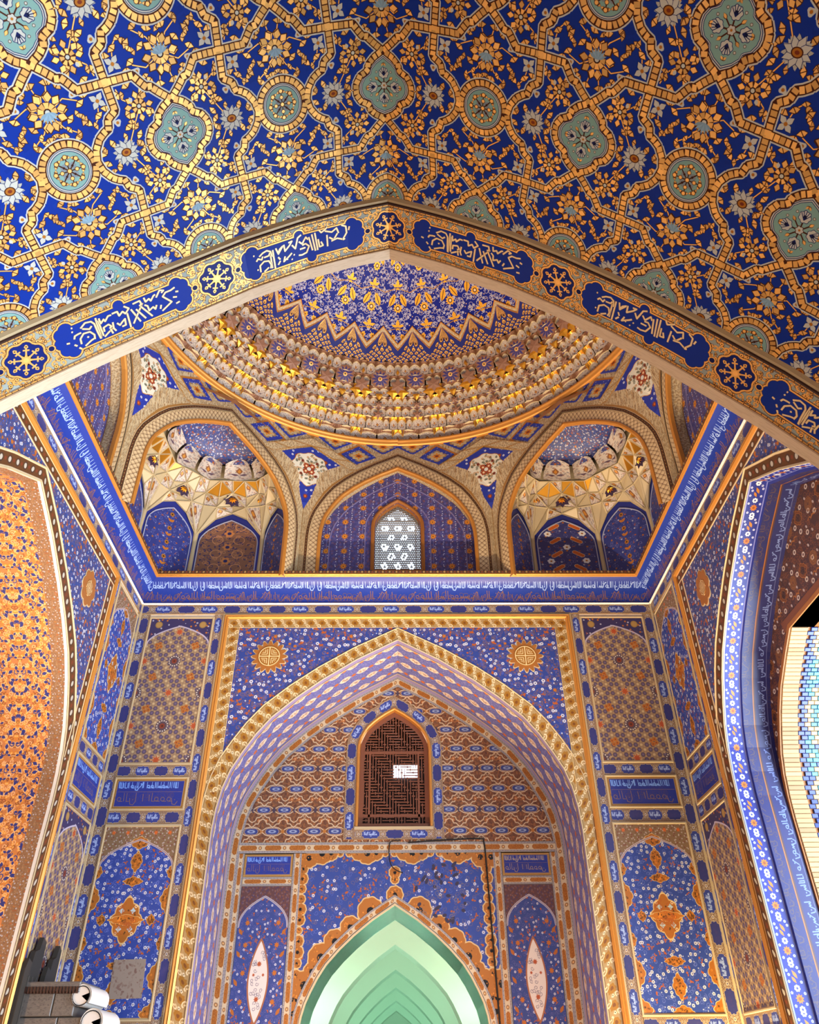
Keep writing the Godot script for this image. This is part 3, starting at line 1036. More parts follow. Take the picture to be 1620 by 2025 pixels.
func tex_cart() -> ImageTexture:
	# border: blue cartouches, every second one written, between starry fields
	var P := Pen.new(1024, 256, 0.92, 0.23, Color(0.50, 0.41, 0.32, 0))
	for i in 46:
		for j in 11:
			var x := 0.92 * (i + P.rng.randf_range(0.2, 0.8)) / 46
			var y := 0.23 * (j + P.rng.randf_range(0.2, 0.8)) / 11
			P.disc(x, y, 0.006, Color(0.66, 0.58, 0.46, 0) if (i + j) % 2 else Color(0.24, 0.20, 0.30, 0), 5)
	for k in 2:
		var x := 0.23 + 0.46 * k
		P.cart(x, 0.115, 0.182, 0.094, Color(0.62, 0.56, 0.46, 0))
		P.cart(x, 0.115, 0.172, 0.084, Color(0.17, 0.23, 0.52, 0) if k else Color(0.17, 0.19, 0.43, 0))
		if k:
			P.script(x - 0.125, 0.05, 0.26, 0.12, Color(0.62, 0.70, 0.86, 0), 0.010, 0.035)
			P.script(x - 0.115, 0.055, 0.25, 0.11, Color(0.55, 0.64, 0.82, 0), 0.008, 0.028)
		else:
			for i in 9:
				P.curl(x - 0.11 + 0.028 * i, 0.115, P.rng.randf() * 6, 0.018, 1, 0.004, Color(0.24, 0.20, 0.42, 0))
		P.flower(0.46 * k, 0.115, 0.030, 6, Color(0.72, 0.68, 0.60, 0), 0.3, 0, MAUVE, 0.4)
		for j in 6:
			var d := Vector2.from_angle(TAU * j / 6) * 0.058
			P.flower(0.46 * k + d.x, 0.115 + d.y, 0.017, 6, Color(0.64, 0.60, 0.54, 0), 0.3)
	P.rect(0, 0, 0.92, 0.006, Color(0.66, 0.52, 0.30, 0.3))
	P.rect(0, 0.224, 0.92, 0.23, Color(0.66, 0.52, 0.30, 0.3))
	return P.done(512, 128)

func tex_starpanel() -> ImageTexture:
	# tall panel, 1.3 x 2.95 m: field of stars and dark hexagons under a pointed line, floral spandrels
	var P := Pen.new(1024, 2048, 1.3, 2.95, Color(0.46, 0.37, 0.31, 0))
	P.wrap = false
	var step := 0.105
	var hexc := Color(0.29, 0.25, 0.33, 0)
	for r in 36:
		for c in 16:
			var x := c * step + (0.5 * step if r % 2 else 0.0) - 0.12
			var y := r * step * 0.866
			P.star(x, y, 0.075, 0.040, 6, PI / 6, Color(0.60, 0.51, 0.38, 0))
			P.star(x, y, 0.052, 0.028, 6, PI / 6, Color(0.42, 0.33, 0.27, 0))
			if (r + c * 2) % 3 == 0:
				P.star(x, y, 0.040, 0.020, 6, PI / 6, Color(0.70, 0.62, 0.47, 0))
			else:
				P.disc(x, y, 0.042, hexc, 10)
				P.disc(x, y, 0.024, tone(hexc, 1.35), 6)
	for q in [[0.65, 0.95], [0.65, 2.25], [0.0, 1.6], [1.3, 1.6], [0.0, 2.9], [1.3, 2.9]]:
		P.disc(q[0], q[1], 0.125, Color(0.30, 0.24, 0.28, 0), 20)
		for k in 14:
			var d := Vector2.from_angle(TAU * k / 14)
			P.disc(q[0] + d.x * 0.10, q[1] + d.y * 0.10, 0.014, Color(0.78, 0.76, 0.70, 0), 8)
		P.disc(q[0], q[1], 0.05, RUST, 14)
		P.disc(q[0], q[1], 0.022, BROWN, 10)
		for k in 12:
			var d := Vector2.from_angle(TAU * (k + 0.5) / 12)
			P.kite(q[0] + d.x * 0.14, q[1] + d.y * 0.14, d.angle(), 0.055, 0.042, Color(0.66, 0.58, 0.44, 0))
	for q in [[0.65, 0.32], [0.65, 1.6], [0.65, 2.88], [0.05, 0.95], [1.25, 0.95], [0.05, 2.25], [1.25, 2.25]]:
		P.star(q[0], q[1], 0.115, 0.06, 8, 0, Color(0.66, 0.55, 0.40, 0))
		P.star(q[0], q[1], 0.09, 0.04, 8, 0, Color(0.62, 0.28, 0.13, 0))
	for q in [[0.28, 0.62], [1.02, 0.62], [0.28, 1.28], [1.02, 1.28], [0.28, 1.92], [1.02, 1.92], [0.28, 2.58], [1.02, 2.58]]:
		for k in 4:
			var d := Vector2.from_angle(TAU * k / 4 + 0.4) * 0.05
			P.flower(q[0] + d.x, q[1] + d.y, 0.045, 6, Color(0.62, 0.38, 0.13, 0), 0.35, 0, RUST, 0.3)
	# spandrels above the pointed line
	var top := PackedVector2Array([Vector2(0, 0.62)])
	for i in range(0, AP.size(), 2):
		top.append(Vector2(0.65 - 0.63 * AP[i], 0.62 - 0.43 * AP[i + 1]))
	for i in range(AP.size() - 4, -1, -2):
		top.append(Vector2(0.65 + 0.63 * AP[i], 0.62 - 0.43 * AP[i + 1]))
	top.append(Vector2(1.3, 0.62))
	var sp := top.duplicate()
	sp.append(Vector2(1.3, 0))
	sp.append(Vector2(0, 0))
	P.poly(sp, Color(0.19, 0.17, 0.33, 0))
	for i in 60:
		var x := P.rng.randf() * 1.3
		var y := P.rng.randf() * 0.5
		if Geometry2D.is_point_in_polygon(Vector2(x, y), sp):
			blossom(P, x, y, 0.018, i % 4)
	for s in [0.2, 1.1]:
		P.disc(s, 0.16, 0.075, Color(0.55, 0.44, 0.24, 0.1), 16)
		P.disc(s, 0.16, 0.055, Color(0.62, 0.50, 0.28, 0.1), 16)
	P.line(top, 0.028, Color(0.66, 0.64, 0.72, 0))
	for e in [[0, 0, 1.3, 0.025], [0, 2.92, 1.3, 2.95], [0, 0, 0.025, 2.95], [1.275, 0, 1.3, 2.95]]:
		P.rect(e[0], e[1], e[2], e[3], Color(0.66, 0.56, 0.40, 0.1))
	return P.done(512, 1024)

func tex_inscription(dark: bool) -> ImageTexture:
	# blue board with two lines of script in a golden frame, 1.28 x 0.54 m
	var P := Pen.new(1024, 432, 1.28, 0.54, Color(0.55, 0.40, 0.20, 0.3))
	P.wrap = false
	for i in 74:
		P.disc(0.0175 * i, 0.022, 0.008, Color(0.76, 0.62, 0.36, 0.3), 6)
		P.disc(0.0175 * i, 0.518, 0.008, Color(0.76, 0.62, 0.36, 0.3), 6)
		P.disc(0.022, 0.0175 * i, 0.008, Color(0.76, 0.62, 0.36, 0.3), 6)
		P.disc(1.258, 0.0175 * i, 0.008, Color(0.76, 0.62, 0.36, 0.3), 6)
	P.rect(0.045, 0.045, 1.235, 0.495, Color(0.66, 0.55, 0.36, 0.2))
	P.rect(0.055, 0.055, 1.225, 0.485, Color(0.11, 0.18, 0.52, 0))
	for i in 30:
		P.curl(0.08 + 1.1 * P.rng.randf(), 0.26 + 0.18 * P.rng.randf(), P.rng.randf() * 6, 0.05, 1, 0.006, Color(0.26, 0.22, 0.42, 0))
	P.script(0.08, 0.25, 1.1, 0.21, Color(0.42, 0.34, 0.36, 0) if not dark else Color(0.56, 0.48, 0.40, 0), 0.012, 0.11)
	P.rect(0.07, 0.235, 1.21, 0.243, Color(0.42, 0.34, 0.40, 0))
	P.script(0.08, 0.065, 1.1, 0.15, Color(0.45, 0.62, 0.90, 0) if not dark else Color(0.60, 0.56, 0.52, 0), 0.016, 0.07)
	var x := 0.09
	while x < 1.2:
		P.line(pv([x, 0.07, x + 0.005, 0.18]), 0.011, Color(0.42, 0.58, 0.86, 0) if not dark else Color(0.58, 0.54, 0.50, 0))
		x += P.rng.randf_range(0.02, 0.09)
	return P.done(512, 216)

func lobed(P: Pen, x: float, y: float, rx: float, ry: float, c: Color, edge: Color) -> void:
	for q in [[1.0, edge], [0.93, c]]:
		var p := PackedVector2Array()
		for i in 48:
			var a := TAU * i / 48
			var k: float = 0.80 + 0.14 * absf(cos(a * 4)) + 0.22 * pow(absf(sin(a)), 14.0) + 0.08 * pow(absf(cos(a)), 14.0)
			p.append(Vector2(x + cos(a) * rx * k * q[0], y + sin(a) * ry * k * q[0]))
		P.poly(p, q[1])
	for i in 22:
		var a := P.rng.randf() * TAU
		var d := sqrt(P.rng.randf()) * 0.66
		P.flower(x + cos(a) * rx * d, y + sin(a) * ry * d, 0.016, 5, tone(c, [0.62, 1.35, 0.8][i % 3]), 0.3)

func tex_carpet() -> ImageTexture:
	# tall lower panel, 1.28 x 2.75 m: blue flowered field, ochre medallions down the middle, lobed ochre edges
	var P := Pen.new(1024, 2048, 1.28, 2.75, Color(0.46, 0.37, 0.27, 0))
	P.wrap = false
	for i in 26:
		for j in 10:
			var x := 1.28 * (i + P.rng.randf()) / 26
			var y := 0.5 * (j + P.rng.randf()) / 10
			P.disc(x, y, 0.012, Color(0.72, 0.68, 0.64, 0) if (i + j) % 3 else RUST, 6)
			P.disc(x, y, 0.005, MAUVE, 5)
	for k in 5:
		P.star(0.16 + 0.24 * k, 0.11, 0.045, 0.02, 6, 0, ORANGE)
	var top := PackedVector2Array([Vector2(0.0, 2.75), Vector2(0.0, 0.68)])
	for i in range(0, AP.size(), 2):
		top.append(Vector2(0.64 - 0.62 * AP[i], 0.68 - 0.46 * AP[i + 1]))
	for i in range(AP.size() - 4, -1, -2):
		top.append(Vector2(0.64 + 0.62 * AP[i], 0.68 - 0.46 * AP[i + 1]))
	top.append(Vector2(1.28, 0.68))
	top.append(Vector2(1.28, 2.75))
	P.poly(top, Color(0.14, 0.24, 0.56, 0))
	for i in 17:
		for j in 30:
			var x := 1.28 * (i + P.rng.randf_range(0.1, 0.9)) / 17
			var y := 0.25 + 2.5 * (j + P.rng.randf_range(0.1, 0.9)) / 30
			if Geometry2D.is_point_in_polygon(Vector2(x, y), top):
				P.curl(x, y, P.rng.randf() * TAU, 0.035, 1 if (i + j) % 2 else -1, 0.006, Color(0.36, 0.42, 0.72, 0))
				var k := P.rng.randf()
				if k < 0.8:
					blossom(P, x, y, 0.027 if k < 0.35 else 0.022, 0 if k < 0.35 else 2 if k < 0.62 else 3)
	var gc := Color(0.62, 0.38, 0.12, 0.2)
	var ge := Color(0.80, 0.70, 0.48, 0.2)
	for s in [0.0, 1.28]:
		for q in [[0.72, 0.11, 0.12], [1.12, 0.15, 0.2], [1.75, 0.09, 0.12], [2.2, 0.15, 0.2], [2.68, 0.18, 0.14]]:
			lobed(P, s, q[0], q[1], q[2], gc, ge)
	lobed(P, 0.64, 0.27, 0.17, 0.09, gc, ge)
	lobed(P, 0.64, 0.56, 0.10, 0.15, gc, ge)
	lobed(P, 0.64, 0.86, 0.17, 0.065, gc, ge)
	lobed(P, 0.64, 2.05, 0.17, 0.065, gc, ge)
	lobed(P, 0.64, 2.38, 0.11, 0.16, gc, ge)
	lobed(P, 0.64, 2.72, 0.17, 0.09, gc, ge)
	lobed(P, 0.64, 1.42, 0.26, 0.30, gc, ge)
	lobed(P, 0.64, 1.42, 0.30, 0.07, Color(0.70, 0.42, 0.12, 0.2), ge)
	for s in [-1, 1]:
		lobed(P, 0.64 + s * 0.40, 1.42, 0.075, 0.075, gc, ge)
		for t in [-1, 1]:
			P.star(0.64 + s * 0.09, 1.42 + t * 0.13, 0.05, 0.03, 4, 0, Color(0.62, 0.72, 0.76, 0))
			P.flower(0.64 + s * 0.13, 1.42 + t * 0.19, 0.026, 6, CREAM, 0.3, 0, RUST, 0.4)
	for i in 40:
		P.curl(0.64 + P.rng.randf_range(-0.16, 0.16), 1.42 + P.rng.randf_range(-0.22, 0.22), P.rng.randf() * 6, 0.03, 1, 0.007, tone(ORANGE, 0.8))
	for y in [0.42, 0.74, 0.98, 1.08, 1.76, 1.92, 2.16, 2.58]:
		P.ring(0.64, y, 0.018, 0.008, ge, 10)
	var tl := top.duplicate()
	tl.remove_at(0)
	tl.remove_at(tl.size() - 1)
	P.line(tl, 0.03, Color(0.72, 0.68, 0.70, 0))
	P.line(tl, 0.01, Color(0.45, 0.36, 0.36, 0))
	for e in [[0, 0, 1.28, 0.022], [0, 2.72, 1.28, 2.75], [0, 0, 0.022, 2.75], [1.258, 0, 1.28, 2.75]]:
		P.rect(e[0], e[1], e[2], e[3], Color(0.70, 0.60, 0.42, 0.15))
	return P.done(512, 1024)

func tex_goldscroll() -> ImageTexture:
	# ochre rosettes and cream commas of the arch borders
	var P := Pen.new(512, 256, 0.44, 0.22, Color(0.62, 0.52, 0.34, 0.15))
	P.rect(0, 0, 0.44, 0.014, Color(0.76, 0.66, 0.44, 0.2))
	P.rect(0, 0.206, 0.44, 0.22, Color(0.76, 0.66, 0.44, 0.2))
	P.rect(0, 0.014, 0.44, 0.02, BROWN)
	P.rect(0, 0.2, 0.44, 0.206, BROWN)
	for k in 2:
		var x := 0.11 + 0.22 * k
		P.flower(x, 0.11, 0.072, 7, Color(0.60, 0.42, 0.14, 0.3), 0.25)
		P.disc(x, 0.11, 0.026, Color(0.46, 0.28, 0.10, 0.2))
		P.curl(x + 0.11, 0.17, -1.2, 0.05, 1, 0.020, Color(0.82, 0.76, 0.60, 0.05))
		P.curl(x + 0.11, 0.05, 1.9, 0.04, 1, 0.016, Color(0.82, 0.76, 0.60, 0.05))
		P.flower(x + 0.1, 0.11, 0.026, 4, Color(0.84, 0.78, 0.64, 0), 0.4)
	return P.done(256, 128)

func tex_soffit_leaves() -> ImageTexture:
	# soffit of the great recess: rows of cream pointed leaves and orange stars on violet blue
	var P := Pen.new(1024, 1024, 1.2, 1.2, Color(0.35, 0.37, 0.58, 0))
	for i in 26:
		for j in 26:
			var x := 1.2 * (i + P.rng.randf()) / 26
			var y := 1.2 * (j + P.rng.randf()) / 26
			P.leaf(x, y, P.rng.randf() * TAU, 0.032, 0.014, Color(0.55, 0.50, 0.66, 0) if (i + j) % 2 else Color(0.20, 0.18, 0.48, 0))
	for r in 4:
		for c in 4:
			var x := 0.15 + 0.3 * c + (0.15 if r % 2 else 0.0)
			var y := 0.15 + 0.3 * r
			P.oval(x, y, 0.092, 0.072, Color(0.78, 0.72, 0.64, 0))
			P.kite(x - 0.115, y, 0, 0.23, 0.12, Color(0.78, 0.72, 0.64, 0))
			for k in 14:
				P.curl(x + P.rng.randf_range(-0.06, 0.06), y + P.rng.randf_range(-0.035, 0.035), P.rng.randf() * 6, 0.016, 1, 0.006, Color(0.50, 0.40, 0.42, 0) if k % 2 else Color(0.55, 0.36, 0.16, 0))
			P.star(x + 0.15, y, 0.05, 0.028, 7, 0, Color(0.68, 0.36, 0.10, 0.1))
			P.disc(x + 0.15, y, 0.018, ORANGE)
	return P.done(512, 512)

func tex_ogival() -> ImageTexture:
	# back of the recess: ogival lattice in cream over brown, rows of blue eyes
	var P := Pen.new(768, 768, 0.68, 0.68, Color(0.40, 0.26, 0.17, 0))
	for i in 20:
		for j in 20:
			P.curl(0.68 * (i + P.rng.randf()) / 20, 0.68 * (j + P.rng.randf()) / 20, P.rng.randf() * 6, 0.018, 1 if i % 2 else -1, 0.007, Color(0.58, 0.38, 0.20, 0) if (i + j) % 2 else Color(0.30, 0.15, 0.08, 0))
	for r in 2:
		for c in 2:
			var x := 0.17 + 0.34 * c + (0.17 if r else 0.0)
			var y := 0.17 + 0.34 * r
			# lattice loops
			for s in [-1, 1]:
				P.line(pv([x, y - s * 0.06, x + 0.06, y - s * 0.12, x + 0.10, y - s * 0.12, x + 0.12, y - s * 0.17, x + 0.17, y - s * 0.20]), 0.016, Color(0.72, 0.64, 0.52, 0))
				P.line(pv([x, y - s * 0.06, x - 0.06, y - s * 0.12, x - 0.10, y - s * 0.12, x - 0.12, y - s * 0.17, x - 0.17, y - s * 0.20]), 0.016, Color(0.72, 0.64, 0.52, 0))
				P.line(pv([x - 0.17, y - s * 0.01, x - 0.10, y - s * 0.055, x, y - s * 0.075, x + 0.10, y - s * 0.055, x + 0.17, y - s * 0.01]), 0.016, Color(0.72, 0.64, 0.52, 0))
			P.cart(x, y, 0.115, 0.052, Color(0.60, 0.52, 0.46, 0))
			P.cart(x, y, 0.105, 0.042, Color(0.17, 0.22, 0.46, 0))
			P.oval(x, y, 0.065, 0.026, Color(0.52, 0.58, 0.70, 0))
			P.oval(x, y, 0.03, 0.012, Color(0.22, 0.26, 0.48, 0))
			P.kite(x + 0.17, y - 0.055, PI / 2, 0.11, 0.075, Color(0.25, 0.20, 0.26, 0)) if r == 0 else P.disc(x + 0.17, y, 0.03, Color(0.62, 0.40, 0.15, 0))
			for s in [-1, 1]:
				P.flower(x + s * 0.06, y + 0.17, 0.035, 6, Color(0.60, 0.36, 0.16, 0), 0.35, 0, CREAM, 0.25)
			P.ring(x, y + 0.10, 0.022, 0.010, Color(0.66, 0.56, 0.44, 0), 10)
	return P.done(384, 384)

func tex_segments() -> ImageTexture:
	# pale border with ochre bars and rings
	var P := Pen.new(512, 200, 0.46, 0.18, Color(0.62, 0.62, 0.60, 0))
	P.rect(0, 0.035, 0.46, 0.145, Color(0.72, 0.66, 0.54, 0))
	for y in [0.012, 0.032, 0.148, 0.168]:
		P.rect(0, y - 0.004, 0.46, y + 0.004, Color(0.36, 0.34, 0.40, 0))
	for i in 8:
		P.disc(0.06 * i, 0.022, 0.005, BROWN, 5)
		P.disc(0.06 * i + 0.03, 0.158, 0.005, BROWN, 5)
	P.cart(0.19, 0.09, 0.155, 0.043, Color(0.58, 0.35, 0.11, 0.25))
	for i in 40:
		P.disc(0.06 + 0.26 * P.rng.randf(), 0.06 + 0.06 * P.rng.randf(), 0.006, Color(0.70, 0.46, 0.18, 0.3), 5)
	P.disc(0.405, 0.09, 0.034, Color(0.42, 0.32, 0.26, 0), 12)
	P.disc(0.405, 0.09, 0.025, Color(0.66, 0.48, 0.24, 0.2), 12)
	P.disc(0.405, 0.09, 0.010, CREAM, 8)
	return P.done(256, 100)

func tex_spindle() -> ImageTexture:
	# narrow panel, 0.98 x 2.9 m: blue flowered field under a pointed line, white spindle in its middle, vase below
	var P := Pen.new(768, 2048, 0.98, 2.9, Color(0.32, 0.20, 0.20, 0))
	P.wrap = false
	for i in 22:
		for j in 16:
			P.curl(0.98 * (i + P.rng.randf()) / 22, 0.7 * (j + P.rng.randf()) / 16, P.rng.randf() * 6, 0.016, 1, 0.007, [Color(0.48, 0.30, 0.22, 0), Color(0.20, 0.18, 0.36, 0), Color(0.44, 0.36, 0.38, 0)][(i + j) % 3])
	var top := PackedVector2Array([Vector2(0.0, 2.9), Vector2(0.0, 0.68)])
	for i in range(0, AP.size(), 2):
		top.append(Vector2(0.49 - 0.475 * AP[i], 0.68 - 0.50 * AP[i + 1]))
	for i in range(AP.size() - 4, -1, -2):
		top.append(Vector2(0.49 + 0.475 * AP[i], 0.68 - 0.50 * AP[i + 1]))
	top.append(Vector2(0.98, 0.68))
	top.append(Vector2(0.98, 2.9))
	P.poly(top, Color(0.17, 0.24, 0.49, 0))
	for i in 14:
		for j in 34:
			var x := 0.98 * (i + P.rng.randf_range(0.1, 0.9)) / 14
			var y := 0.2 + 2.7 * (j + P.rng.randf_range(0.1, 0.9)) / 34
			if Geometry2D.is_point_in_polygon(Vector2(x, y), top):
				P.curl(x, y, P.rng.randf() * TAU, 0.034, 1 if (i + j) % 2 else -1, 0.006, Color(0.34, 0.34, 0.56, 0))
				var k := P.rng.randf()
				if k < 0.25:
					blossom(P, x, y, 0.022, 0)
				elif k < 0.5:
					blossom(P, x, y, 0.02, 2)
				elif k < 0.6:
					blossom(P, x, y, 0.018, 3)
	for y in [0.62, 0.98, 1.42, 1.86, 2.2, 2.5]:
		for s in [-1, 1]:
			P.star(0.49 + s * 0.3, y, 0.055, 0.03, 7, y, Color(0.66, 0.38, 0.12, 0.1))
			P.leaf(0.49 + s * 0.38, y + 0.2, -PI / 2 + s * 0.6, 0.14, 0.06, Color(0.62, 0.36, 0.12, 0.1))
	for q in [[0.0, Color(0.58, 0.36, 0.22, 0)], [0.028, Color(0.80, 0.78, 0.74, 0)]]:
		var sp := PackedVector2Array()
		for i in 33:
			var t := i / 32.0
			sp.append(Vector2(0.49 + (0.20 - q[0]) * pow(sin(PI * t), 0.85), 0.86 + q[0] * 2 + (1.36 - q[0] * 4) * t))
		for i in range(31, 0, -1):
			var t := i / 32.0
			sp.append(Vector2(0.49 - (0.20 - q[0]) * pow(sin(PI * t), 0.85), 0.86 + q[0] * 2 + (1.36 - q[0] * 4) * t))
		P.poly(sp, q[1])
	for i in 26:
		var y := 1.1 + 0.9 * P.rng.randf()
		P.curl(0.49 + P.rng.randf_range(-0.1, 0.1), y, P.rng.randf() * 6, 0.035, 1, 0.008, Color(0.42, 0.40, 0.46, 0))
	for y in [1.28, 1.82]:
		P.star(0.49, y, 0.05, 0.028, 8, 0, Color(0.62, 0.30, 0.14, 0))
	for s in [-1, 1]:
		P.star(0.49 + s * 0.09, 1.45, 0.03, 0.016, 6, 0, Color(0.62, 0.30, 0.14, 0))
	P.rect(0.46, 2.22, 0.52, 2.36, Color(0.5, 0.36, 0.26, 0))
	P.oval(0.49, 2.47, 0.11, 0.13, Color(0.76, 0.74, 0.70, 0))
	P.ring(0.49, 2.46, 0.05, 0.012, Color(0.6, 0.5, 0.4, 0))
	var tl := top.duplicate()
	tl.remove_at(0)
	tl.remove_at(tl.size() - 1)
	P.line(tl, 0.036, Color(0.66, 0.65, 0.68, 0))
	P.line(tl, 0.010, Color(0.40, 0.36, 0.42, 0))
	return P.done(384, 1024)

func tex_door_field() -> ImageTexture:
	# wall over the doorway, 3.42 x 2.8 m: worn blue flowered ground edged by lobed ochre clouds
	var P := Pen.new(1536, 1280, 3.42, 2.8, Color(0.15, 0.24, 0.52, 0))
	P.wrap = false
	for i in 34:
		for j in 28:
			var x := 3.42 * (i + P.rng.randf_range(0.1, 0.9)) / 34
			var y := 2.8 * (j + P.rng.randf_range(0.1, 0.9)) / 28
			P.curl(x, y, P.rng.randf() * TAU, 0.045, 1 if (i + j) % 2 else -1, 0.007, Color(0.40, 0.34, 0.40, 0) if (i + j) % 3 else Color(0.30, 0.36, 0.64, 0))
			var k := P.rng.randf()
			if k < 0.2:
				blossom(P, x, y, 0.03, 0)
			elif k < 0.45:
				blossom(P, x, y, 0.028, 2)
			elif k < 0.6:
				blossom(P, x, y, 0.024, 3)
	var gc := Color(0.60, 0.38, 0.13, 0.15)
	var ge := Color(0.76, 0.66, 0.46, 0.1)
	var spots := []
	for i in AP.size() / 2:
		for sg in [-1, 1]:
			var o := Vector2(1.71 + sg * 1.76 * AP[i * 2], 2.98 - 2.26 * AP[i * 2 + 1])
			spots.append([o.x, o.y, 0.13 + 0.10 * absf(sin(i * 1.9))])
	for i in 12:
		spots.append([0.0, 0.1 + 0.17 * i, 0.05 + 0.05 * absf(sin(i * 0.9))])
		spots.append([3.42, 0.1 + 0.17 * i, 0.05 + 0.05 * absf(sin(i * 0.9))])
	for i in 21:
		spots.append([0.17 * i, 0.0, 0.05 + 0.14 * pow(absf(sin(i * 0.63 + 0.3)), 3.0)])
	spots.append([0.1, 0.08, 0.17])
	spots.append([3.32, 0.08, 0.17])
	spots.append([1.71, 0.34, 0.10])
	spots.append([1.71, 0.46, 0.07])
	for q in spots:
		P.flower(q[0], q[1], q[2] + 0.022, 9, ge, 0.08)
	for q in spots:
		P.flower(q[0], q[1], q[2], 9, gc, 0.08)
	for q in spots:
		for i in 12:
			P.disc(q[0] + P.rng.randf_range(-0.7, 0.7) * q[2], q[1] + P.rng.randf_range(-0.7, 0.7) * q[2], 0.013, tone(gc, P.rng.randf_range(0.65, 1.45)), 6)
	# worn patches where the ground has darkened
	for i in 26:
		P.oval(2.1 + 0.9 * P.rng.randf(), 0.1 + 1.1 * P.rng.randf(), 0.03 + 0.05 * P.rng.randf(), 0.03, Color(0.17, 0.15, 0.24, 0), 8, P.rng.randf() * 3)
		P.curl(2.1 + 0.9 * P.rng.randf(), 0.1 + 1.1 * P.rng.randf(), P.rng.randf() * 6, 0.05, 1, 0.008, Color(0.42, 0.38, 0.40, 0))
	return P.done(768, 640)

func tex_amber() -> ImageTexture:
	# inside of the left arch: dense gilded tendrils over blue, mirrored about a middle line
	var P := Pen.new(512, 1024, 0.62, 1.24, Color(0.74, 0.47, 0.26, 0.1))
	for i in 13:
		for j in 26:
			var x := 0.62 * (i + P.rng.randf()) / 13
			var y := 1.24 * (j + P.rng.randf()) / 26
			P.curl(x, y, P.rng.randf() * TAU, 0.03, 1 if (i + j) % 2 else -1, 0.010, [Color(0.88, 0.70, 0.50, 0.0), Color(0.50, 0.26, 0.10, 0.0), Color(0.80, 0.50, 0.18, 0.2)][(i + j) % 3])
			if (i + j) % 2:
				P.flower(x, y, 0.019, 6, Color(0.88, 0.62, 0.26, 0.3), 0.3, 0, CREAM, 0.3)
	for i in 4:
		for j in 8:
			var x := 0.62 * (i + 0.5) / 4 + P.rng.randf_range(-0.03, 0.03)
			var y := 1.24 * (j + (0.5 if i % 2 else 0.0)) / 8 + P.rng.randf_range(-0.02, 0.02)
			var a := P.rng.randf() * TAU
			for q in [[1.25, Color(0.90, 0.70, 0.46, 0)], [1.0, Color(0.14, 0.17, 0.46, 0)]]:
				var k: float = q[0]
				P.curl(x, y, a, 0.040, 1 if j % 2 else -1, 0.012 * k, q[1], 0.6)
				P.leaf(x - 0.03, y, a, 0.075 * k, 0.044 * k, q[1])
				P.leaf(x + 0.02, y, a + 2.2, 0.06 * k, 0.04 * k, q[1])
				P.leaf(x + 0.02, y, a - 1.8, 0.05 * k, 0.03 * k, q[1])
	var half := P.done(256, 512).get_image()
	var full := Image.create_empty(512, 512, false, Image.FORMAT_RGBA8)
	full.blit_rect(half, Rect2i(0, 0, 256, 512), Vector2i(0, 0))
	half.flip_x()
	full.blit_rect(half, Rect2i(0, 0, 256, 512), Vector2i(256, 0))
	return ImageTexture.create_from_image(full)

func tex_russet() -> ImageTexture:
	# end wall of the right arch: brown ground, white ring flowers, orange cloud bands and medallions
	var P := Pen.new(1024, 1024, 1.4, 1.4, Color(0.25, 0.15, 0.15, 0))
	for i in 18:
		for j in 18:
			P.curl(1.4 * (i + P.rng.randf()) / 18, 1.4 * (j + P.rng.randf()) / 18, P.rng.randf() * 6, 0.05, 1 if i % 2 else -1, 0.009, Color(0.44, 0.26, 0.16, 0))
	for i in 9:
		for j in 9:
			var x := 1.4 * (i + P.rng.randf_range(0.2, 0.8)) / 9
			var y := 1.4 * (j + P.rng.randf_range(0.2, 0.8)) / 9
			if (i + j * 2) % 3 == 0:
				P.oval(x, y, 0.045, 0.04, Color(0.74, 0.70, 0.66, 0))
				P.oval(x, y, 0.022, 0.02, Color(0.36, 0.24, 0.26, 0))
			elif (i + j * 2) % 3 == 1:
				P.oval(x, y, 0.03, 0.02, Color(0.66, 0.62, 0.62, 0), 10, 1.0)
	for r in 2:
		for c in 2:
			var x := 0.35 + 0.7 * c + (0.35 if r else 0.0)
			var y := 0.35 + 0.7 * r
			lobed(P, x, y, 0.13, 0.11, Color(0.40, 0.22, 0.10, 0), Color(0.66, 0.42, 0.16, 0.1))
			lobed(P, x, y, 0.08, 0.07, Color(0.26, 0.15, 0.12, 0), Color(0.62, 0.40, 0.16, 0.1))
			for s in [-1, 1]:
				P.line(pv([x + s * 0.2, y + 0.2, x + s * 0.26, y + 0.17, x + s * 0.30, y + 0.21, x + s * 0.36, y + 0.18, x + s * 0.42, y + 0.22]), 0.016, Color(0.60, 0.38, 0.16, 0.1))
			for k in 5:
				P.ring(x + 0.35, y, 0.03 + 0.018 * k, 0.008, Color(0.58, 0.38, 0.16, 0.1), 14)
	return P.done(512, 512)

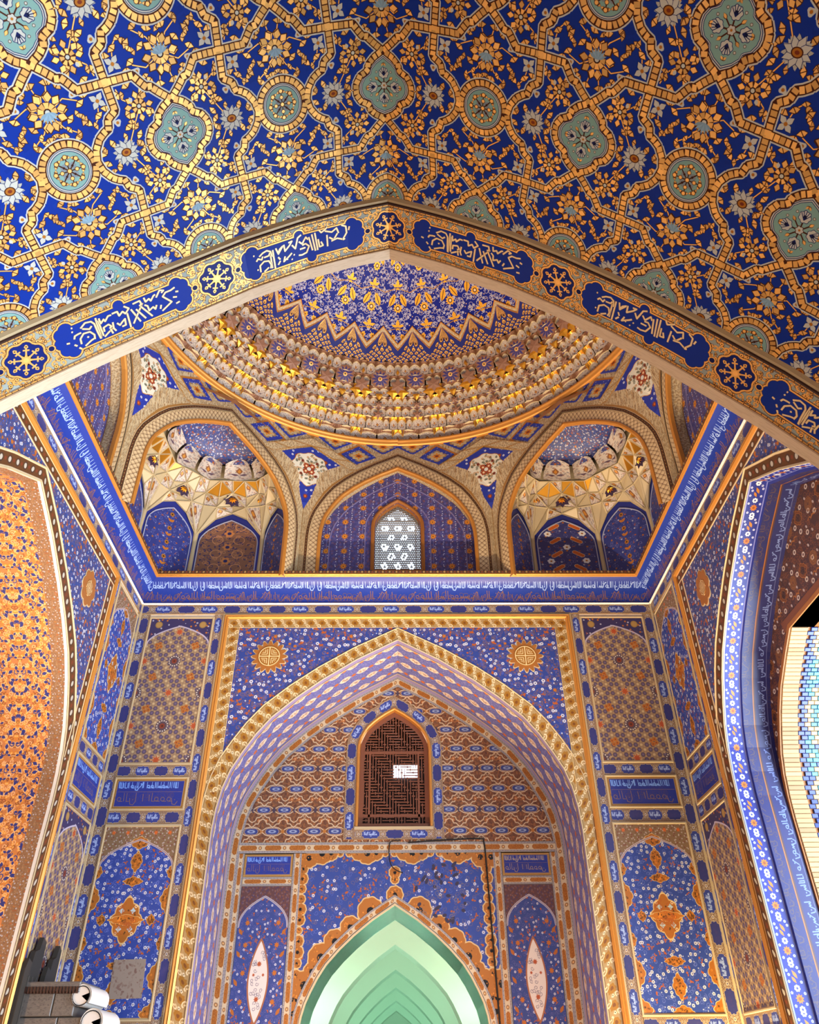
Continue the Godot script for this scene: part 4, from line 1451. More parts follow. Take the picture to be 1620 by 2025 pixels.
func tex_garland() -> ImageTexture:
	# blue strip with white ring flowers and ochre suns in a row
	var P := Pen.new(512, 256, 0.56, 0.28, Color(0.12, 0.17, 0.52, 0))
	P.rect(0, 0, 0.56, 0.022, Color(0.55, 0.58, 0.80, 0))
	P.rect(0, 0.262, 0.56, 0.28, Color(0.45, 0.48, 0.74, 0))
	P.star(0.14, 0.14, 0.062, 0.038, 9, 0, Color(0.72, 0.44, 0.12, 0.15))
	P.disc(0.14, 0.14, 0.022, Color(0.55, 0.28, 0.08, 0))
	P.leaf(0.37, 0.18, -0.5, 0.12, 0.045, Color(0.70, 0.46, 0.16, 0.1))
	P.leaf(0.40, 0.10, 2.6, 0.10, 0.04, Color(0.70, 0.46, 0.16, 0.1))
	for x in [0.26, 0.54, 0.02]:
		P.flower(x, 0.14, 0.044, 7, Color(0.84, 0.86, 0.90, 0), 0.25, 0, Color(0.2, 0.22, 0.5, 0), 0.35)
	for q in [[0.06, 0.06], [0.08, 0.22], [0.21, 0.05], [0.2, 0.23], [0.33, 0.22], [0.34, 0.05], [0.45, 0.23], [0.47, 0.05], [0.42, 0.07], [0.5, 0.21]]:
		P.flower(q[0], q[1], 0.020, 5, Color(0.76, 0.79, 0.88, 0), 0.3, 0, BLUE, 0.3)
	return P.done(256, 128)

func tex_kufic() -> ImageTexture:
	# dark blue inner band with a line of pale letters
	var P := Pen.new(1024, 352, 1.6, 0.55, Color(0.11, 0.13, 0.36, 0))
	for i in 30:
		P.curl(1.6 * P.rng.randf(), 0.3 + 0.2 * P.rng.randf(), P.rng.randf() * 6, 0.05, 1, 0.007, Color(0.26, 0.20, 0.28, 0))
	P.script(0, 0.08, 1.6, 0.16, Color(0.42, 0.50, 0.72, 0), 0.016, 0.075)
	P.script(0, 0.30, 1.6, 0.16, Color(0.30, 0.24, 0.28, 0), 0.012, 0.09)
	P.rect(0, 0.25, 1.6, 0.257, Color(0.44, 0.48, 0.66, 0))
	P.rect(0, 0.0, 1.6, 0.03, Color(0.26, 0.17, 0.20, 0))
	P.rect(0, 0.53, 1.6, 0.55, Color(0.60, 0.38, 0.16, 0.2))
	return P.done(512, 176)

func tex_beads(ground: Color, bead: Color, ring_c: Color) -> ImageTexture:
	var P := Pen.new(256, 128, 0.2, 0.1, ground)
	P.rect(0, 0, 0.2, 0.012, CREAM)
	P.rect(0, 0.088, 0.2, 0.1, CREAM)
	for k in 2:
		P.disc(0.05 + 0.1 * k, 0.05, 0.026, ring_c, 12)
		P.disc(0.05 + 0.1 * k, 0.05, 0.017, bead, 10)
		P.disc(0.1 * k, 0.05, 0.012, RUST, 8)
	return P.done(128, 64)

func tex_sun() -> ImageTexture:
	# face of the round medallions: square lettering in lines of cream on ochre
	var P := Pen.new(256, 256, 1.0, 1.0, Color(0.58, 0.38, 0.12, 0.3))
	var c := Color(0.84, 0.76, 0.56, 0.1)
	P.ring(0.5, 0.5, 0.46, 0.04, c, 40)
	P.line(pv([0.5, 0.06, 0.5, 0.94]), 0.045, c)
	P.line(pv([0.06, 0.5, 0.94, 0.5]), 0.045, c)
	for k in 4:
		P.at(Transform2D(PI / 2 * k, Vector2(0.5, 0.5)))
		P.line(pv([0.10, -0.36, 0.10, -0.10, 0.36, -0.10]), 0.035, c)
		P.line(pv([0.18, -0.33, 0.18, -0.18, 0.33, -0.18]), 0.035, c)
		P.line(pv([0.26, -0.28, 0.26, -0.25]), 0.035, c)
	P.at(Transform2D())
	return P.done(128, 128)

func tex_grain(px: int, size: float, a: Color, b: Color, n: int) -> ImageTexture:
	var P := Pen.new(px, px, size, size, a)
	for i in n:
		var x := P.rng.randf() * size
		var y := P.rng.randf() * size
		var s := size * P.rng.randf_range(0.01, 0.06)
		P.oval(x, y, s, s * 0.5, a.lerp(b, P.rng.randf()), 7, P.rng.randf() * 3)
	return P.done(px / 2, px / 2)

func tex_marble() -> ImageTexture:
	var P := Pen.new(512, 512, 1.0, 1.0, Color(0.42, 0.40, 0.38, 0))
	for i in 160:
		P.oval(P.rng.randf(), P.rng.randf(), 0.05, 0.02, Color(0.42, 0.40, 0.38, 0).lerp(Color(0.33, 0.31, 0.30, 0), P.rng.randf()), 8, P.rng.randf() * 3)
	for i in 10:
		var p := PackedVector2Array()
		var o := Vector2(P.rng.randf(), P.rng.randf())
		for k in 8:
			p.append(o)
			o += Vector2(0.06, P.rng.randf_range(-0.05, 0.05))
		P.line(p, 0.004, Color(0.60, 0.56, 0.52, 0))
	return P.done(256, 256)

# ------------------------------------------------------------------ building
func palette() -> void:
	var t0 := Time.get_ticks_msec()
	M.vault = paint(tex_vault(), 0.40, 0.75, 0.22)
	M.band = paint(tex_band(), 0.40, 0.75, 0.25)
	M.crown = paint(tex_crown(), 0.45, 0.8, 0.3)
	M.cell = paint(tex_cell(), 0.5)
	M.soffit = paint(tex_soffit(), 0.45)
	M.fan = paint(tex_fan(), 0.45)
	M.kite = paint(tex_kite(), 0.5)
	M.loz = paint(tex_lozenge_star(), 0.5)
	M.scroll = paint(tex_scroll(Color(0.76, 0.70, 0.56, 0.1), Color(0.48, 0.38, 0.26, 0), Color(0.60, 0.44, 0.22, 0.2)), 0.5)
	M.trellis = paint(tex_trellis(), 0.5)
	M.winwall = paint(tex_scatter_wall(), 0.5)
	for k in 3:
		M["pan%d" % k] = paint(tex_niche_panel(k), 0.5)
	M.cornice = paint(tex_cornice(), 0.42)
	M.cart = paint(tex_cart(), 0.5)
	M.star = paint(tex_starpanel(), 0.5)
	M.insc = paint(tex_inscription(false), 0.45)
	M.insc_dark = paint(tex_inscription(true), 0.5)
	M.carpet = paint(tex_carpet(), 0.5)
	M.goldscroll = paint(tex_goldscroll(), 0.45)
	M.leaves = paint(tex_soffit_leaves(), 0.38)
	M.ogival = paint(tex_ogival(), 0.5)
	M.segs = paint(tex_segments(), 0.5)
	M.spindle = paint(tex_spindle(), 0.5)
	M.doorfield = paint(tex_door_field(), 0.5)
	M.amber = paint(tex_amber(), 0.42, 0.7)
	M.russet = paint(tex_russet(), 0.5)
	M.garland = paint(tex_garland(), 0.4)
	M.kufic = paint(tex_kufic(), 0.4)
	M.beads = paint(tex_beads(Color(0.36, 0.22, 0.10, 0.1), Color(0.70, 0.68, 0.62, 0), Color(0.24, 0.16, 0.12, 0)), 0.5)
	M.dentil = paint(tex_beads(Color(0.30, 0.20, 0.12, 0), Color(0.60, 0.47, 0.28, 0.2), Color(0.16, 0.09, 0.06, 0)), 0.5)
	M.sun = paint(tex_sun(), 0.45)
	M.spandrel = paint(tex_strewn(1024, 1.5, Color(0.15, 0.23, 0.51, 0), Color(0.42, 0.32, 0.34, 0), 14, 0.036), 0.5)
	M.spandrel2 = paint(tex_strewn(1024, 1.5, Color(0.15, 0.24, 0.49, 0), Color(0.40, 0.30, 0.32, 0), 17, 0.030), 0.5)
	M.speckle = paint(tex_strewn(512, 0.6, Color(0.50, 0.36, 0.24, 0), Color(0.62, 0.50, 0.36, 0), 14, 0.012), 0.5)
	M.green = paint(tex_grain(512, 1.0, Color(0.06, 0.10, 0.08, 0), Color(0.17, 0.21, 0.16, 0), 900), 0.35)
	M.marble = paint(tex_marble(), 0.4)
	M.plaster = paint(tex_grain(512, 1.5, Color(0.86, 0.79, 0.68, 0), Color(0.80, 0.72, 0.60, 0), 220), 0.75)
	M.brickwall = paint(tex_grain(512, 1.5, Color(0.40, 0.27, 0.18, 0), Color(0.32, 0.20, 0.13, 0), 220), 0.8)
	M.patch = paint(tex_grain(256, 0.6, Color(0.52, 0.48, 0.44, 0), Color(0.42, 0.33, 0.30, 0), 160), 0.85)
	M.floor = paint(tex_grain(512, 2.0, Color(0.55, 0.47, 0.38, 0), Color(0.48, 0.39, 0.31, 0), 300), 0.6)
	M.white = plain(Color(0.84, 0.84, 0.82), 0.5)
	M.lip = M.plaster
	M.gilt = plain(Color(0.78, 0.54, 0.24), 0.40, 0.45)
	M.gold = plain(Color(0.86, 0.62, 0.20), 0.32, 0.85)
	M.ochre = plain(Color(0.60, 0.38, 0.16), 0.5, 0.15)
	M.brown = plain(Color(0.42, 0.27, 0.16), 0.5, 0.2)
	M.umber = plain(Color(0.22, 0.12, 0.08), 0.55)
	M.bluep = plain(Color(0.12, 0.17, 0.50), 0.5)
	M.purple = plain(Color(0.20, 0.14, 0.24), 0.5)
	M.cream = plain(Color(0.72, 0.66, 0.52), 0.5, 0.1)
	M.wood = plain(Color(0.44, 0.26, 0.17), 0.6)
	M.hallw = plain(Color(0.80, 0.84, 0.80), 0.7)
	M.dark = plain(Color(0.05, 0.05, 0.05), 0.8)
	print("pictures ", Time.get_ticks_msec() - t0)

func frame_at(o: Vector3, ux: Vector3, wz: Vector3) -> Transform3D:
	return Transform3D(Basis(ux, Vector3.UP, wz), o)

func hall_floor() -> void:
	var n := setting("floor", "pale stone floor of the hall")
	var f := Form.new()
	f.quad(Vector3(-9, 0, 4.5), Vector3(9, 0, 4.5), Vector3(9, 0, -15.7), Vector3(-9, 0, -15.7), Vector2(0, 0), Vector2(9, 0), Vector2(9, 10), Vector2(0, 10))
	f.box(Vector3(-9, -0.3, -40), Vector3(9, -0.001, 4.5))
	part(n, "slab", f, M.floor)

# ---- entrance bay: painted barrel vault over the camera
const VL := [0.0, 5.05, 0.30, 4.94, 0.60, 4.80, 0.98, 4.57, 1.30, 4.33, 1.61, 4.10, 1.90, 3.88, 2.17, 3.66, 2.44, 3.43, 2.80, 3.02, 3.02, 2.6, 3.12, 2.1, 3.15, 1.5]
const VR := [0.0, 5.05, 0.20, 4.965, 0.41, 4.87, 0.84, 4.635, 1.18, 4.395, 1.5, 4.14, 1.8, 3.87, 2.07, 3.60, 2.33, 3.33, 2.6, 3.00, 2.88, 2.55, 3.05, 2.1, 3.12, 1.5]
func bay_line(side: int, z: float, grow: float) -> PackedVector3Array:
	var a := VL if side < 0 else VR
	var r := PackedVector3Array()
	var n := a.size() / 2
	for i in n:
		var p := Vector2(a[i * 2], a[i * 2 + 1])
		var q := Vector2(a[mini(i + 1, n - 1) * 2], a[mini(i + 1, n - 1) * 2 + 1])
		var o := Vector2(a[maxi(i - 1, 0) * 2], a[maxi(i - 1, 0) * 2 + 1])
		var nn := (q - o).normalized().orthogonal() * -1.0
		if nn.dot(Vector2(0, -1) + Vector2(-0.4, 0)) > 0:
			nn = -nn
		if i == 0:
			nn = Vector2(0, 1.15)
		p += nn * grow
		r.append(Vector3(-0.06 - 0.022 * (z + 3.55) + side * p.x, E + p.y, z))
	return r

func bay_runs(side: int) -> PackedFloat32Array:
	var a := VL if side < 0 else VR
	var r := PackedFloat32Array([0.0])
	for i in range(1, a.size() / 2):
		r.append(r[i - 1] + Vector2(a[i * 2] - a[i * 2 - 2], a[i * 2 + 1] - a[i * 2 - 1]).length())
	return r

func bay_strip(f: Form, side: int, z0: float, z1: float, g0: float, g1: float, us: float, v0: float, v1: float) -> void:
	var s := bay_runs(side)
	var ua := PackedVector2Array()
	var ub := PackedVector2Array()
	for q in s:
		ua.append(Vector2(side * q / us, v0))
		ub.append(Vector2(side * q / us, v1))
	f.loft(bay_line(side, z0, g0), bay_line(side, z1, g1), ua, ub)

func entrance_bay() -> void:
	var n := setting("ceiling", "pointed barrel vault painted blue with gold straps, medallions and flowers")
	var parts := [["vault_soffit", M.vault], ["inscription_band", M.band]]
	for side in [-1, 1]:
		var f := Form.new()
		bay_strip(f, side, -3.10, 4.0, 0.0, 0.0, VA * 2, (-3.10 + 2.31) / (VB * 2), (4.0 + 2.31) / (VB * 2))
		part(n, "vault_soffit", f, M.vault)
		f = Form.new()
		bay_strip(f, side, -3.115, -3.475, -0.012, -0.012, VA * 4, 0, 1)
		part(n, "inscription_band", f, M.band)
		# mouldings: pale and brown lines above the band, plaster lip at the hall edge
		f = Form.new()
		bay_strip(f, side, -3.06, -3.075, 0.0, -0.02, 1, 0, 1)
		bay_strip(f, side, -3.075, -3.092, -0.02, -0.02, 1, 0, 1)
		part(n, "pale_moulding", f, M.cream)
		f = Form.new()
		bay_strip(f, side, -3.092, -3.098, -0.02, -0.03, 1, 0, 1)
		bay_strip(f, side, -3.098, -3.112, -0.03, -0.026, 1, 0, 1)
		part(n, "brown_moulding", f, M.umber)
		f = Form.new()
		bay_strip(f, side, -3.112, -3.12, -0.026, -0.012, 1, 0, 1)
		part(n, "thin_moulding", f, M.cream)
		f = Form.new()
		bay_strip(f, side, -3.475, -3.478, -0.012, -0.022, 1, 0, 1)
		bay_strip(f, side, -3.478, -3.57, -0.022, -0.015, 1, 0, 1)
		bay_strip(f, side, -3.57, ZF, -0.015, 0.03, 1, 0, 1)
		part(n, "plaster_lip", f, M.lip)
	# walls of the bay below the springing
	var w := setting("wall_entrance", "plastered walls of the entrance bay below its vault")
	var f := Form.new()
	f.box(Vector3(-3.6, 0, -3.5), Vector3(-3.2, E + 1.6, 4.0))
	f.box(Vector3(3.1, 0, -3.5), Vector3(3.5, E + 1.6, -2.9))
	f.box(Vector3(3.1, 0, 1.8), Vector3(3.5, E + 1.6, 4.0))
	f.box(Vector3(3.1, E + 2.0, -2.9), Vector3(3.5, E + 2.6, 1.8))
	f.box(Vector3(-3.6, 0, 4.0), Vector3(3.5, 7.0, 4.3))
	part(w, "masonry", f, M.brickwall)

# ---- the four walls of the hall below the cornice
func half_out(a: PackedVector2Array, side: int) -> PackedVector2Array:
	var r := PackedVector2Array()
	for q in a:
		if q.x * side >= -0.0001:
			r.append(q)
	if side < 0:
		return r
	r.reverse()
	return r

func wall(n: Node3D, hl: float, back: bool) -> void:
	var A0 := arch(0, 3.17, 3.55, 7.15, -E)
	var A1 := arch(0, 3.40, 3.75, 7.41, -E)
	var f := Form.new()
	var o := PackedVector2Array([Vector2(-hl, 8.0), Vector2(-hl, -E)])
	o.append_array(A0)
	o.append_array(PackedVector2Array([Vector2(hl, -E), Vector2(hl, 8.0)]))
	flat(f, o, -0.003, -0.003, Vector2.ZERO, Vector2(1.5, 1.5))
	part(n, "masonry", f, M.plaster)
	# arch border and its two bead lines
	band(n, "arch_border", A1, A0, 0.012, 0.012, M.goldscroll if back else M.beads, 0.44 if back else 0.46)
	for q in [[A1, 0.018], [A0, 0.022]]:
		f = Form.new()
		f.sweep(deep(q[0], 0.012), pv([-0.5 * q[1], 0, -0.3 * q[1], 0.014, 0.3 * q[1], 0.014, 0.5 * q[1], 0]), Vector3(0, 0, 1))
		part(n, "bead_moulding", f, M.cream)
	# spandrels
	for s in [-1, 1]:
		var sp := PackedVector2Array()
		for q in A1:
			if q.x * s >= -0.001 and absf(q.x) < 3.155:
				sp.append(q)
		if s > 0:
			sp.reverse()
		for i in A1.size() - 1:
			if (absf(A1[i].x) - 3.155) * (absf(A1[i + 1].x) - 3.155) < 0 and A1[i].x * s > 0:
				sp.insert(0, A1[i].lerp(A1[i + 1], (3.155 - absf(A1[i].x)) / (absf(A1[i + 1].x) - absf(A1[i].x))))
		sp.append(Vector2(0, 7.425))
		sp.append(Vector2(s * 3.155, 7.425))
		f = Form.new()
		flat(f, sp, 0.0, 0.006, Vector2(s * 3.155, 7.425), Vector2(1.5 * -s, 1.5))
		part(n, "spandrel_panel", f, M.spandrel if back else M.spandrel2)
		strip(n, "frame_border", minf(s * 3.155, s * 3.385), 4.2, maxf(s * 3.155, s * 3.385), 7.62, 0, 0.014, M.goldscroll if back else M.beads, 0.44 if back else 0.46)
		medallion(n, s, back)
	strip(n, "frame_border", -3.385, 7.425, 3.385, 7.62, 0, 0.015, M.goldscroll if back else M.beads, 0.44 if back else 0.46)
	# gilt frame round the arch
	f = Form.new()
	f.sweep(PackedVector3Array([Vector3(-3.435, -E, 0), Vector3(-3.435, 7.665, 0), Vector3(3.435, 7.665, 0), Vector3(3.435, -E, 0)]), pv([-0.05, 0, -0.05, 0.03, -0.03, 0.055, 0.0, 0.045, 0.02, 0.06, 0.05, 0.035, 0.05, 0]), Vector3(0, 0, 1))
	part(n, "gilt_frame", f, M.gilt)
	f = Form.new()
	f.sweep(PackedVector3Array([Vector3(-3.497, -E, 0), Vector3(-3.497, 7.727, 0), Vector3(3.497, 7.727, 0), Vector3(3.497, -E, 0)]), pv([-0.012, 0, -0.012, 0.02, 0.012, 0.02, 0.012, 0]), Vector3(0, 0, 1))
	part(n, "pale_fillet", f, M.cream)
	# top row and side columns of panels
	strip(n, "cartouche_border", -hl, 7.735, hl, 7.945, 0, 0.012, M.cart, 0.92, 0.25)
	for s in [-1, 1]:
		var cells := [["star_panel", 4.70, 7.65, M.star], ["inscription_panel", 3.91, 4.45, M.insc], ["carpet_panel", 0.86, 3.64, M.carpet]]
		if not back:
			cells = [["carpet_panel", 4.70, 7.65, M.carpet], ["inscription_panel", 3.91, 4.45, M.insc], ["star_panel", 0.86, 3.64, M.star]]
		var a: float = 3.70 if back else 3.66
		var b: float = hl - 0.24
		for c in cells:
			panel(n, c[0], minf(s * a, s * b), c[1], maxf(s * a, s * b), c[2], 0, 0.014, c[3])
			f = Form.new()
			f.sweep(PackedVector3Array([Vector3(s * a, c[1], 0), Vector3(s * a, c[2], 0), Vector3(s * b, c[2], 0), Vector3(s * b, c[1], 0)]), pv([-0.016, 0.01, -0.010, 0.026, 0.010, 0.026, 0.016, 0.01]), Vector3(0, 0, 1), true)
			part(n, "panel_moulding", f, M.cream)
		for r in [[4.47, 4.68, 0.1], [3.67, 3.89, 0.6], [0.62, 0.84, 0.1]]:
			strip(n, "cartouche_border", minf(s * a, s * b), r[0], maxf(s * a, s * b), r[1], 0, 0.011, M.cart, 0.66, r[2])
		strip(n, "cartouche_border", minf(s * 3.51, s * (a - 0.015)), 0.62, maxf(s * 3.51, s * (a - 0.015)), 7.72, 0, 0.010, M.cart, 0.92, 0.3)
		strip(n, "cartouche_border", minf(s * (b + 0.015), s * (hl - 0.02)), 0.62, maxf(s * (b + 0.015), s * (hl - 0.02)), 7.72, 0, 0.010, M.cart, 0.92, 0.8)
		panel(n, "dado_panel", minf(s * 3.51, s * hl), -E, maxf(s * 3.51, s * hl), 0.6, 0, 0.03, M.marble)

func medallion(n: Node3D, s: int, back: bool) -> void:
	# round golden medallion with flame petals, or the ochre lobed one of the side walls
	var f := Form.new()
	var c := Vector2(s * 2.5, 6.79) if back else Vector2(s * 2.42, 6.80)
	if back:
		var p := PackedVector2Array()
		for i in 96:
			var a := TAU * i / 96
			p.append(c + Vector2.from_angle(a) * (0.27 + 0.095 * pow(absf(cos(a * 8)), 1.4)))
		flat(f, p, 0.006, 0.016, c, Vector2.ONE)
		f.cut(M.cream)
		p = PackedVector2Array()
		for i in 96:
			var a := TAU * i / 96
			p.append(c + Vector2.from_angle(a) * (0.25 + 0.09 * pow(absf(cos(a * 8)), 1.4)))
		flat(f, p, 0.016, 0.022, c, Vector2.ONE)
		f.cut(M.ochre)
		p = PackedVector2Array()
		for i in 40:
			p.append(c + Vector2.from_angle(TAU * i / 40) * 0.215)
		flat(f, p, 0.022, 0.034, c + Vector2(-0.215, 0.215), Vector2(0.43, 0.43))
		f.cut(M.sun)
	else:
		for q in [[0.30, 0.006, 0.014, M.cream], [0.28, 0.014, 0.02, M.ochre], [0.13, 0.02, 0.026, M.sun]]:
			var p := PackedVector2Array()
			for i in 48:
				var a := TAU * i / 48
				p.append(c + Vector2(cos(a) * 1.0, sin(a) * 1.15) * q[0] * (0.84 + 0.16 * absf(cos(a * 4))))
			flat(f, p, q[1], q[2], c + Vector2(-q[0], q[0]), Vector2(q[0], q[0]) * 2)
			f.cut(q[3])
	part(n, "medallion", f)

func corner_bead(n: Node3D, x: float) -> void:
	var f := Form.new()
	f.box(Vector3(x - 0.022, -E, 0), Vector3(x + 0.022, 7.96, 0.035))
	part(n, "corner_bead", f, M.cream)

func back_wall() -> void:
	var n := setting("wall_back", "far wall of the hall with its tall arched recess and tiers of painted panels", frame_at(Vector3(0, E, ZB), Vector3.RIGHT, Vector3(0, 0, 1)))
	wall(n, HX, true)
	corner_bead(n, -HX + 0.02)
	corner_bead(n, HX - 0.02)
	# bare plaster patch in the left carpet panel
	var f := Form.new()
	flat(f, pv([-4.39, 1.65, -4.37, 1.13, -3.87, 1.14, -3.90, 1.66]), 0.014, 0.022, Vector2(-4.4, 1.7), Vector2(0.6, 0.6))
	part(n, "plaster_patch", f, M.patch).set_meta("label", "bare grey plaster patch")

func reveal(n: Node3D, called: String, a: PackedVector2Array, w0: float, w1: float, m: Material, tile: Vector2, swap := false) -> MeshInstance3D:
	var f := Form.new()
	var u := runs(a, 0, 1)
	var ua := PackedVector2Array()
	var ub := PackedVector2Array()
	for q in u:
		ua.append(Vector2(q.x / tile.x, -w0 / tile.y) if not swap else Vector2(-w0 / tile.y, q.x / tile.x))
		ub.append(Vector2(q.x / tile.x, -w1 / tile.y) if not swap else Vector2(-w1 / tile.y, q.x / tile.x))
	f.loft(deep(a, w0), deep(a, w1), ua, ub)
	return part(n, called, f, m)

func side_walls() -> void:
	var A0 := arch(0, 3.17, 3.55, 7.15, -E)
	# left
	var n := setting("wall_left", "left wall of the hall with a tall arch lined in amber and gold tendrils", frame_at(Vector3(-HX, E, ZC - 0.1), Vector3(0, 0, -1), Vector3(1, 0, 0)))
	wall(n, 5.1, false)
	reveal(n, "edge_line", A0, 0, -0.05, M.white, Vector2(1, 1))
	reveal(n, "speckled_border", A0, -0.05, -0.26, M.speckle, Vector2(0.6, 0.6))
	reveal(n, "amber_lining", A0, -0.26, -2.9, M.amber, Vector2(1.5, 1.5), true)
	var f := Form.new()
	var e := A0.duplicate()
	flat(f, e, -2.9, -2.95, Vector2.ZERO, Vector2(1.5, 1.5))
	part(n, "end_wall", f, M.plaster)
	# right
	n = setting("wall_right", "right wall of the hall with a tall arch edged by a blue flower garland", frame_at(Vector3(HX, E, ZC - 0.1), Vector3(0, 0, 1), Vector3(-1, 0, 0)))
	wall(n, 5.1, false)
	reveal(n, "flower_garland", A0, 0, -0.27, M.garland, Vector2(0.56, 0.27))
	var A2 := arch(0, 3.13, 3.55, 7.10, -E)
	f = Form.new()
	f.loft(deep(A0, -0.27), deep(A2, -0.28), runs(A0, 0), runs(A2, 1))
	part(n, "step", f, M.bluep)
	reveal(n, "letter_band", A2, -0.28, -0.74, M.kufic, Vector2(1.6, 0.46))
	# end wall with the brick and tile arch leading out
	var top := 5.56
	var B := PackedVector2Array()
	for q in arch(0, 3.12, 3.2, 6.35, -E):
		if q.y <= top:
			B.append(q)
	var cutx := 0.0
	for i in B.size() - 1:
		if B[i].x < 0 and B[i + 1].x > 0:
			var hx := 1.52
			B.insert(i + 1, Vector2(-hx, top))
			B.insert(i + 2, Vector2(hx, top))
			break
	f = Form.new()
	var poly_ := A2.duplicate()
	for i in range(B.size() - 1, -1, -1):
		poly_.append(B[i])
	flat(f, poly_, -0.74, -0.735, Vector2(0, 7.1), Vector2(1.4, 1.4))
	part(n, "russet_wall", f, M.russet)
	brick_arch(n, B, top)

func brick_arch(n: Node3D, B: PackedVector2Array, top: float) -> void:
	var f := Form.new()
	# core behind bricks and tiles; brown fillet round the opening
	f.loft(deep(B, -0.74), deep(B, -2.2), runs(B, 0), runs(B, 1))
	part(n, "arch_core", f, M.ochre)
	f = Form.new()
	f.sweep(deep(B, -0.735), pv([-0.05, 0.0, -0.05, 0.02, 0.02, 0.02, 0.02, 0.0]), Vector3(0, 0, 1))
	part(n, "opening_fillet", f, M.ochre)
	f = Form.new()
	f.box(Vector3(-1.7, top, -1.1), Vector3(1.7, top + 0.16, -0.72))
	part(n, "lintel_beam", f, M.wood)
	# far jamb: bricks and glazed tiles one by one
	var curve := PackedVector2Array()
	for q in B:
		if q.x < 0 and q.y > -E:
			curve.append(q)
	curve.insert(0, Vector2(curve[0].x, -0.2))
	var rng := RandomNumberGenerator.new()
	rng.seed = 5
	var mats := []
	for k in 4:
		mats.append(plain(tone(Color(0.70, 0.56, 0.38), 0.9 + 0.06 * k), 0.7))
	var glaze := [plain(Color(0.08, 0.38, 0.46), 0.25), plain(Color(0.16, 0.50, 0.58), 0.25), plain(Color(0.10, 0.20, 0.46), 0.25), plain(Color(0.70, 0.60, 0.42), 0.6)]
	var bm := []
	for m in mats:
		f = Form.new()
		f.slab(Vector3(-0.031, -0.125, 0), Vector3(0.031, 0.125, 0.035), 0.006)
		f.cut(m)
		bm.append(f.mesh)
	var tm := []
	for m in glaze:
		f = Form.new()
		f.slab(Vector3(-0.030, -0.047, 0), Vector3(0.030, 0.047, 0.03), 0.005)
		f.cut(m)
		tm.append(f.mesh)
	var row := 0
	for b in along(curve, 0.068):
		var p: Vector2 = b[0]
		var d := Vector2.from_angle(b[1])
		var nn := d.orthogonal()
		if nn.x < 0:
			nn = -nn
		var bas := Basis(Vector3(d.x, d.y, 0), Vector3(0, 0, -1), Vector3(nn.x, nn.y, 0))
		put(n, "brick", bm[rng.randi() % 4], Transform3D(bas, Vector3(p.x, p.y, -0.87)))
		for c in 5:
			var z := -1.0 - 0.05 - 0.1 * c - (0.05 if row % 2 else 0.0)
			var zig := posmod(absi(posmod(row, 18) - 9) + c * 3, 9)
			var k := 2 if c == 0 else 3 if zig < 4 else 0 if zig < 6 else 1 if zig < 8 else 2
			put(n, "tile", tm[k], Transform3D(bas, Vector3(p.x, p.y, z)))
		row += 1

func cornice() -> void:
	# blue inscribed cove round the hall, its white bead below, gilt rim above
	var n := setting("trim_1", "blue cove cornice with white and golden script running round the hall")
	var a := [Vector2(-HX, ZB), Vector2(HX, ZB), Vector2(HX, ZF), Vector2(-HX, ZF)]
	var prof := [Vector2(0.0, 7.96), Vector2(0.015, 8.06), Vector2(0.04, 8.18), Vector2(0.09, 8.30), Vector2(0.17, 8.40), Vector2(0.26, 8.455)]
	for k in 4:
		var p: Vector2 = a[k]
		var q: Vector2 = a[(k + 1) % 4]
		var d := (q - p).normalized()
		var nrm := Vector2(-d.y, d.x)
		var f := Form.new(true)
		var len := p.distance_to(q)
		for i in prof.size() - 1:
			var A: Vector2 = prof[i]
			var B: Vector2 = prof[i + 1]
			var c := [p + (d + nrm) * A.x, q + (nrm - d) * A.x, q + (nrm - d) * B.x, p + (d + nrm) * B.x]
			var va := 1.0 - float(i) / 5.0
			var vb := 1.0 - float(i + 1) / 5.0
			f.quad(Vector3(c[0].x, E + A.y, c[0].y), Vector3(c[1].x, E + A.y, c[1].y), Vector3(c[2].x, E + B.y, c[2].y), Vector3(c[3].x, E + B.y, c[3].y), Vector2(A.x / 2.4, va), Vector2((len - A.x) / 2.4, va), Vector2((len - B.x) / 2.4, vb), Vector2(B.x / 2.4, vb))
		part(n, "script_cove", f, M.cornice)
		for rim in [["white_bead", 0.0, 7.945, pv([0, 0, 0.03, 0.005, 0.045, 0.022, 0.03, 0.04, 0.01, 0.045]), M.white], ["gilt_rim", 0.255, 8.455, pv([0, 0, 0.02, 0.0, 0.035, 0.015, 0.028, 0.03, 0.045, 0.045, 0.04, 0.07, 0.0, 0.075]), M.gilt], ["dentil_rim", 0.25, 8.53, pv([0, 0, 0.05, 0.0, 0.055, 0.05, 0.03, 0.055]), M.dentil], ["ledge", 0.28, 8.585, pv([0, 0, -0.6, 0.0]), M.umber]]:
			f = Form.new()
			var pr: PackedVector2Array = rim[3]
			for i in pr.size() - 1:
				var A := pr[i] + Vector2(rim[1], rim[2])
				var B := pr[i + 1] + Vector2(rim[1], rim[2])
				var c := [p + (d + nrm) * A.x, q + (nrm - d) * A.x, q + (nrm - d) * B.x, p + (d + nrm) * B.x]
				var v0 := float(i) / (pr.size() - 1)
				var v1 := float(i + 1) / (pr.size() - 1)
				f.quad(Vector3(c[0].x, E + A.y, c[0].y), Vector3(c[1].x, E + A.y, c[1].y), Vector3(c[2].x, E + B.y, c[2].y), Vector3(c[3].x, E + B.y, c[3].y), Vector2(0, v0), Vector2(len / 0.3, v0), Vector2(len / 0.3, v1), Vector2(0, v1))
			part(n, rim[0], f, rim[4])

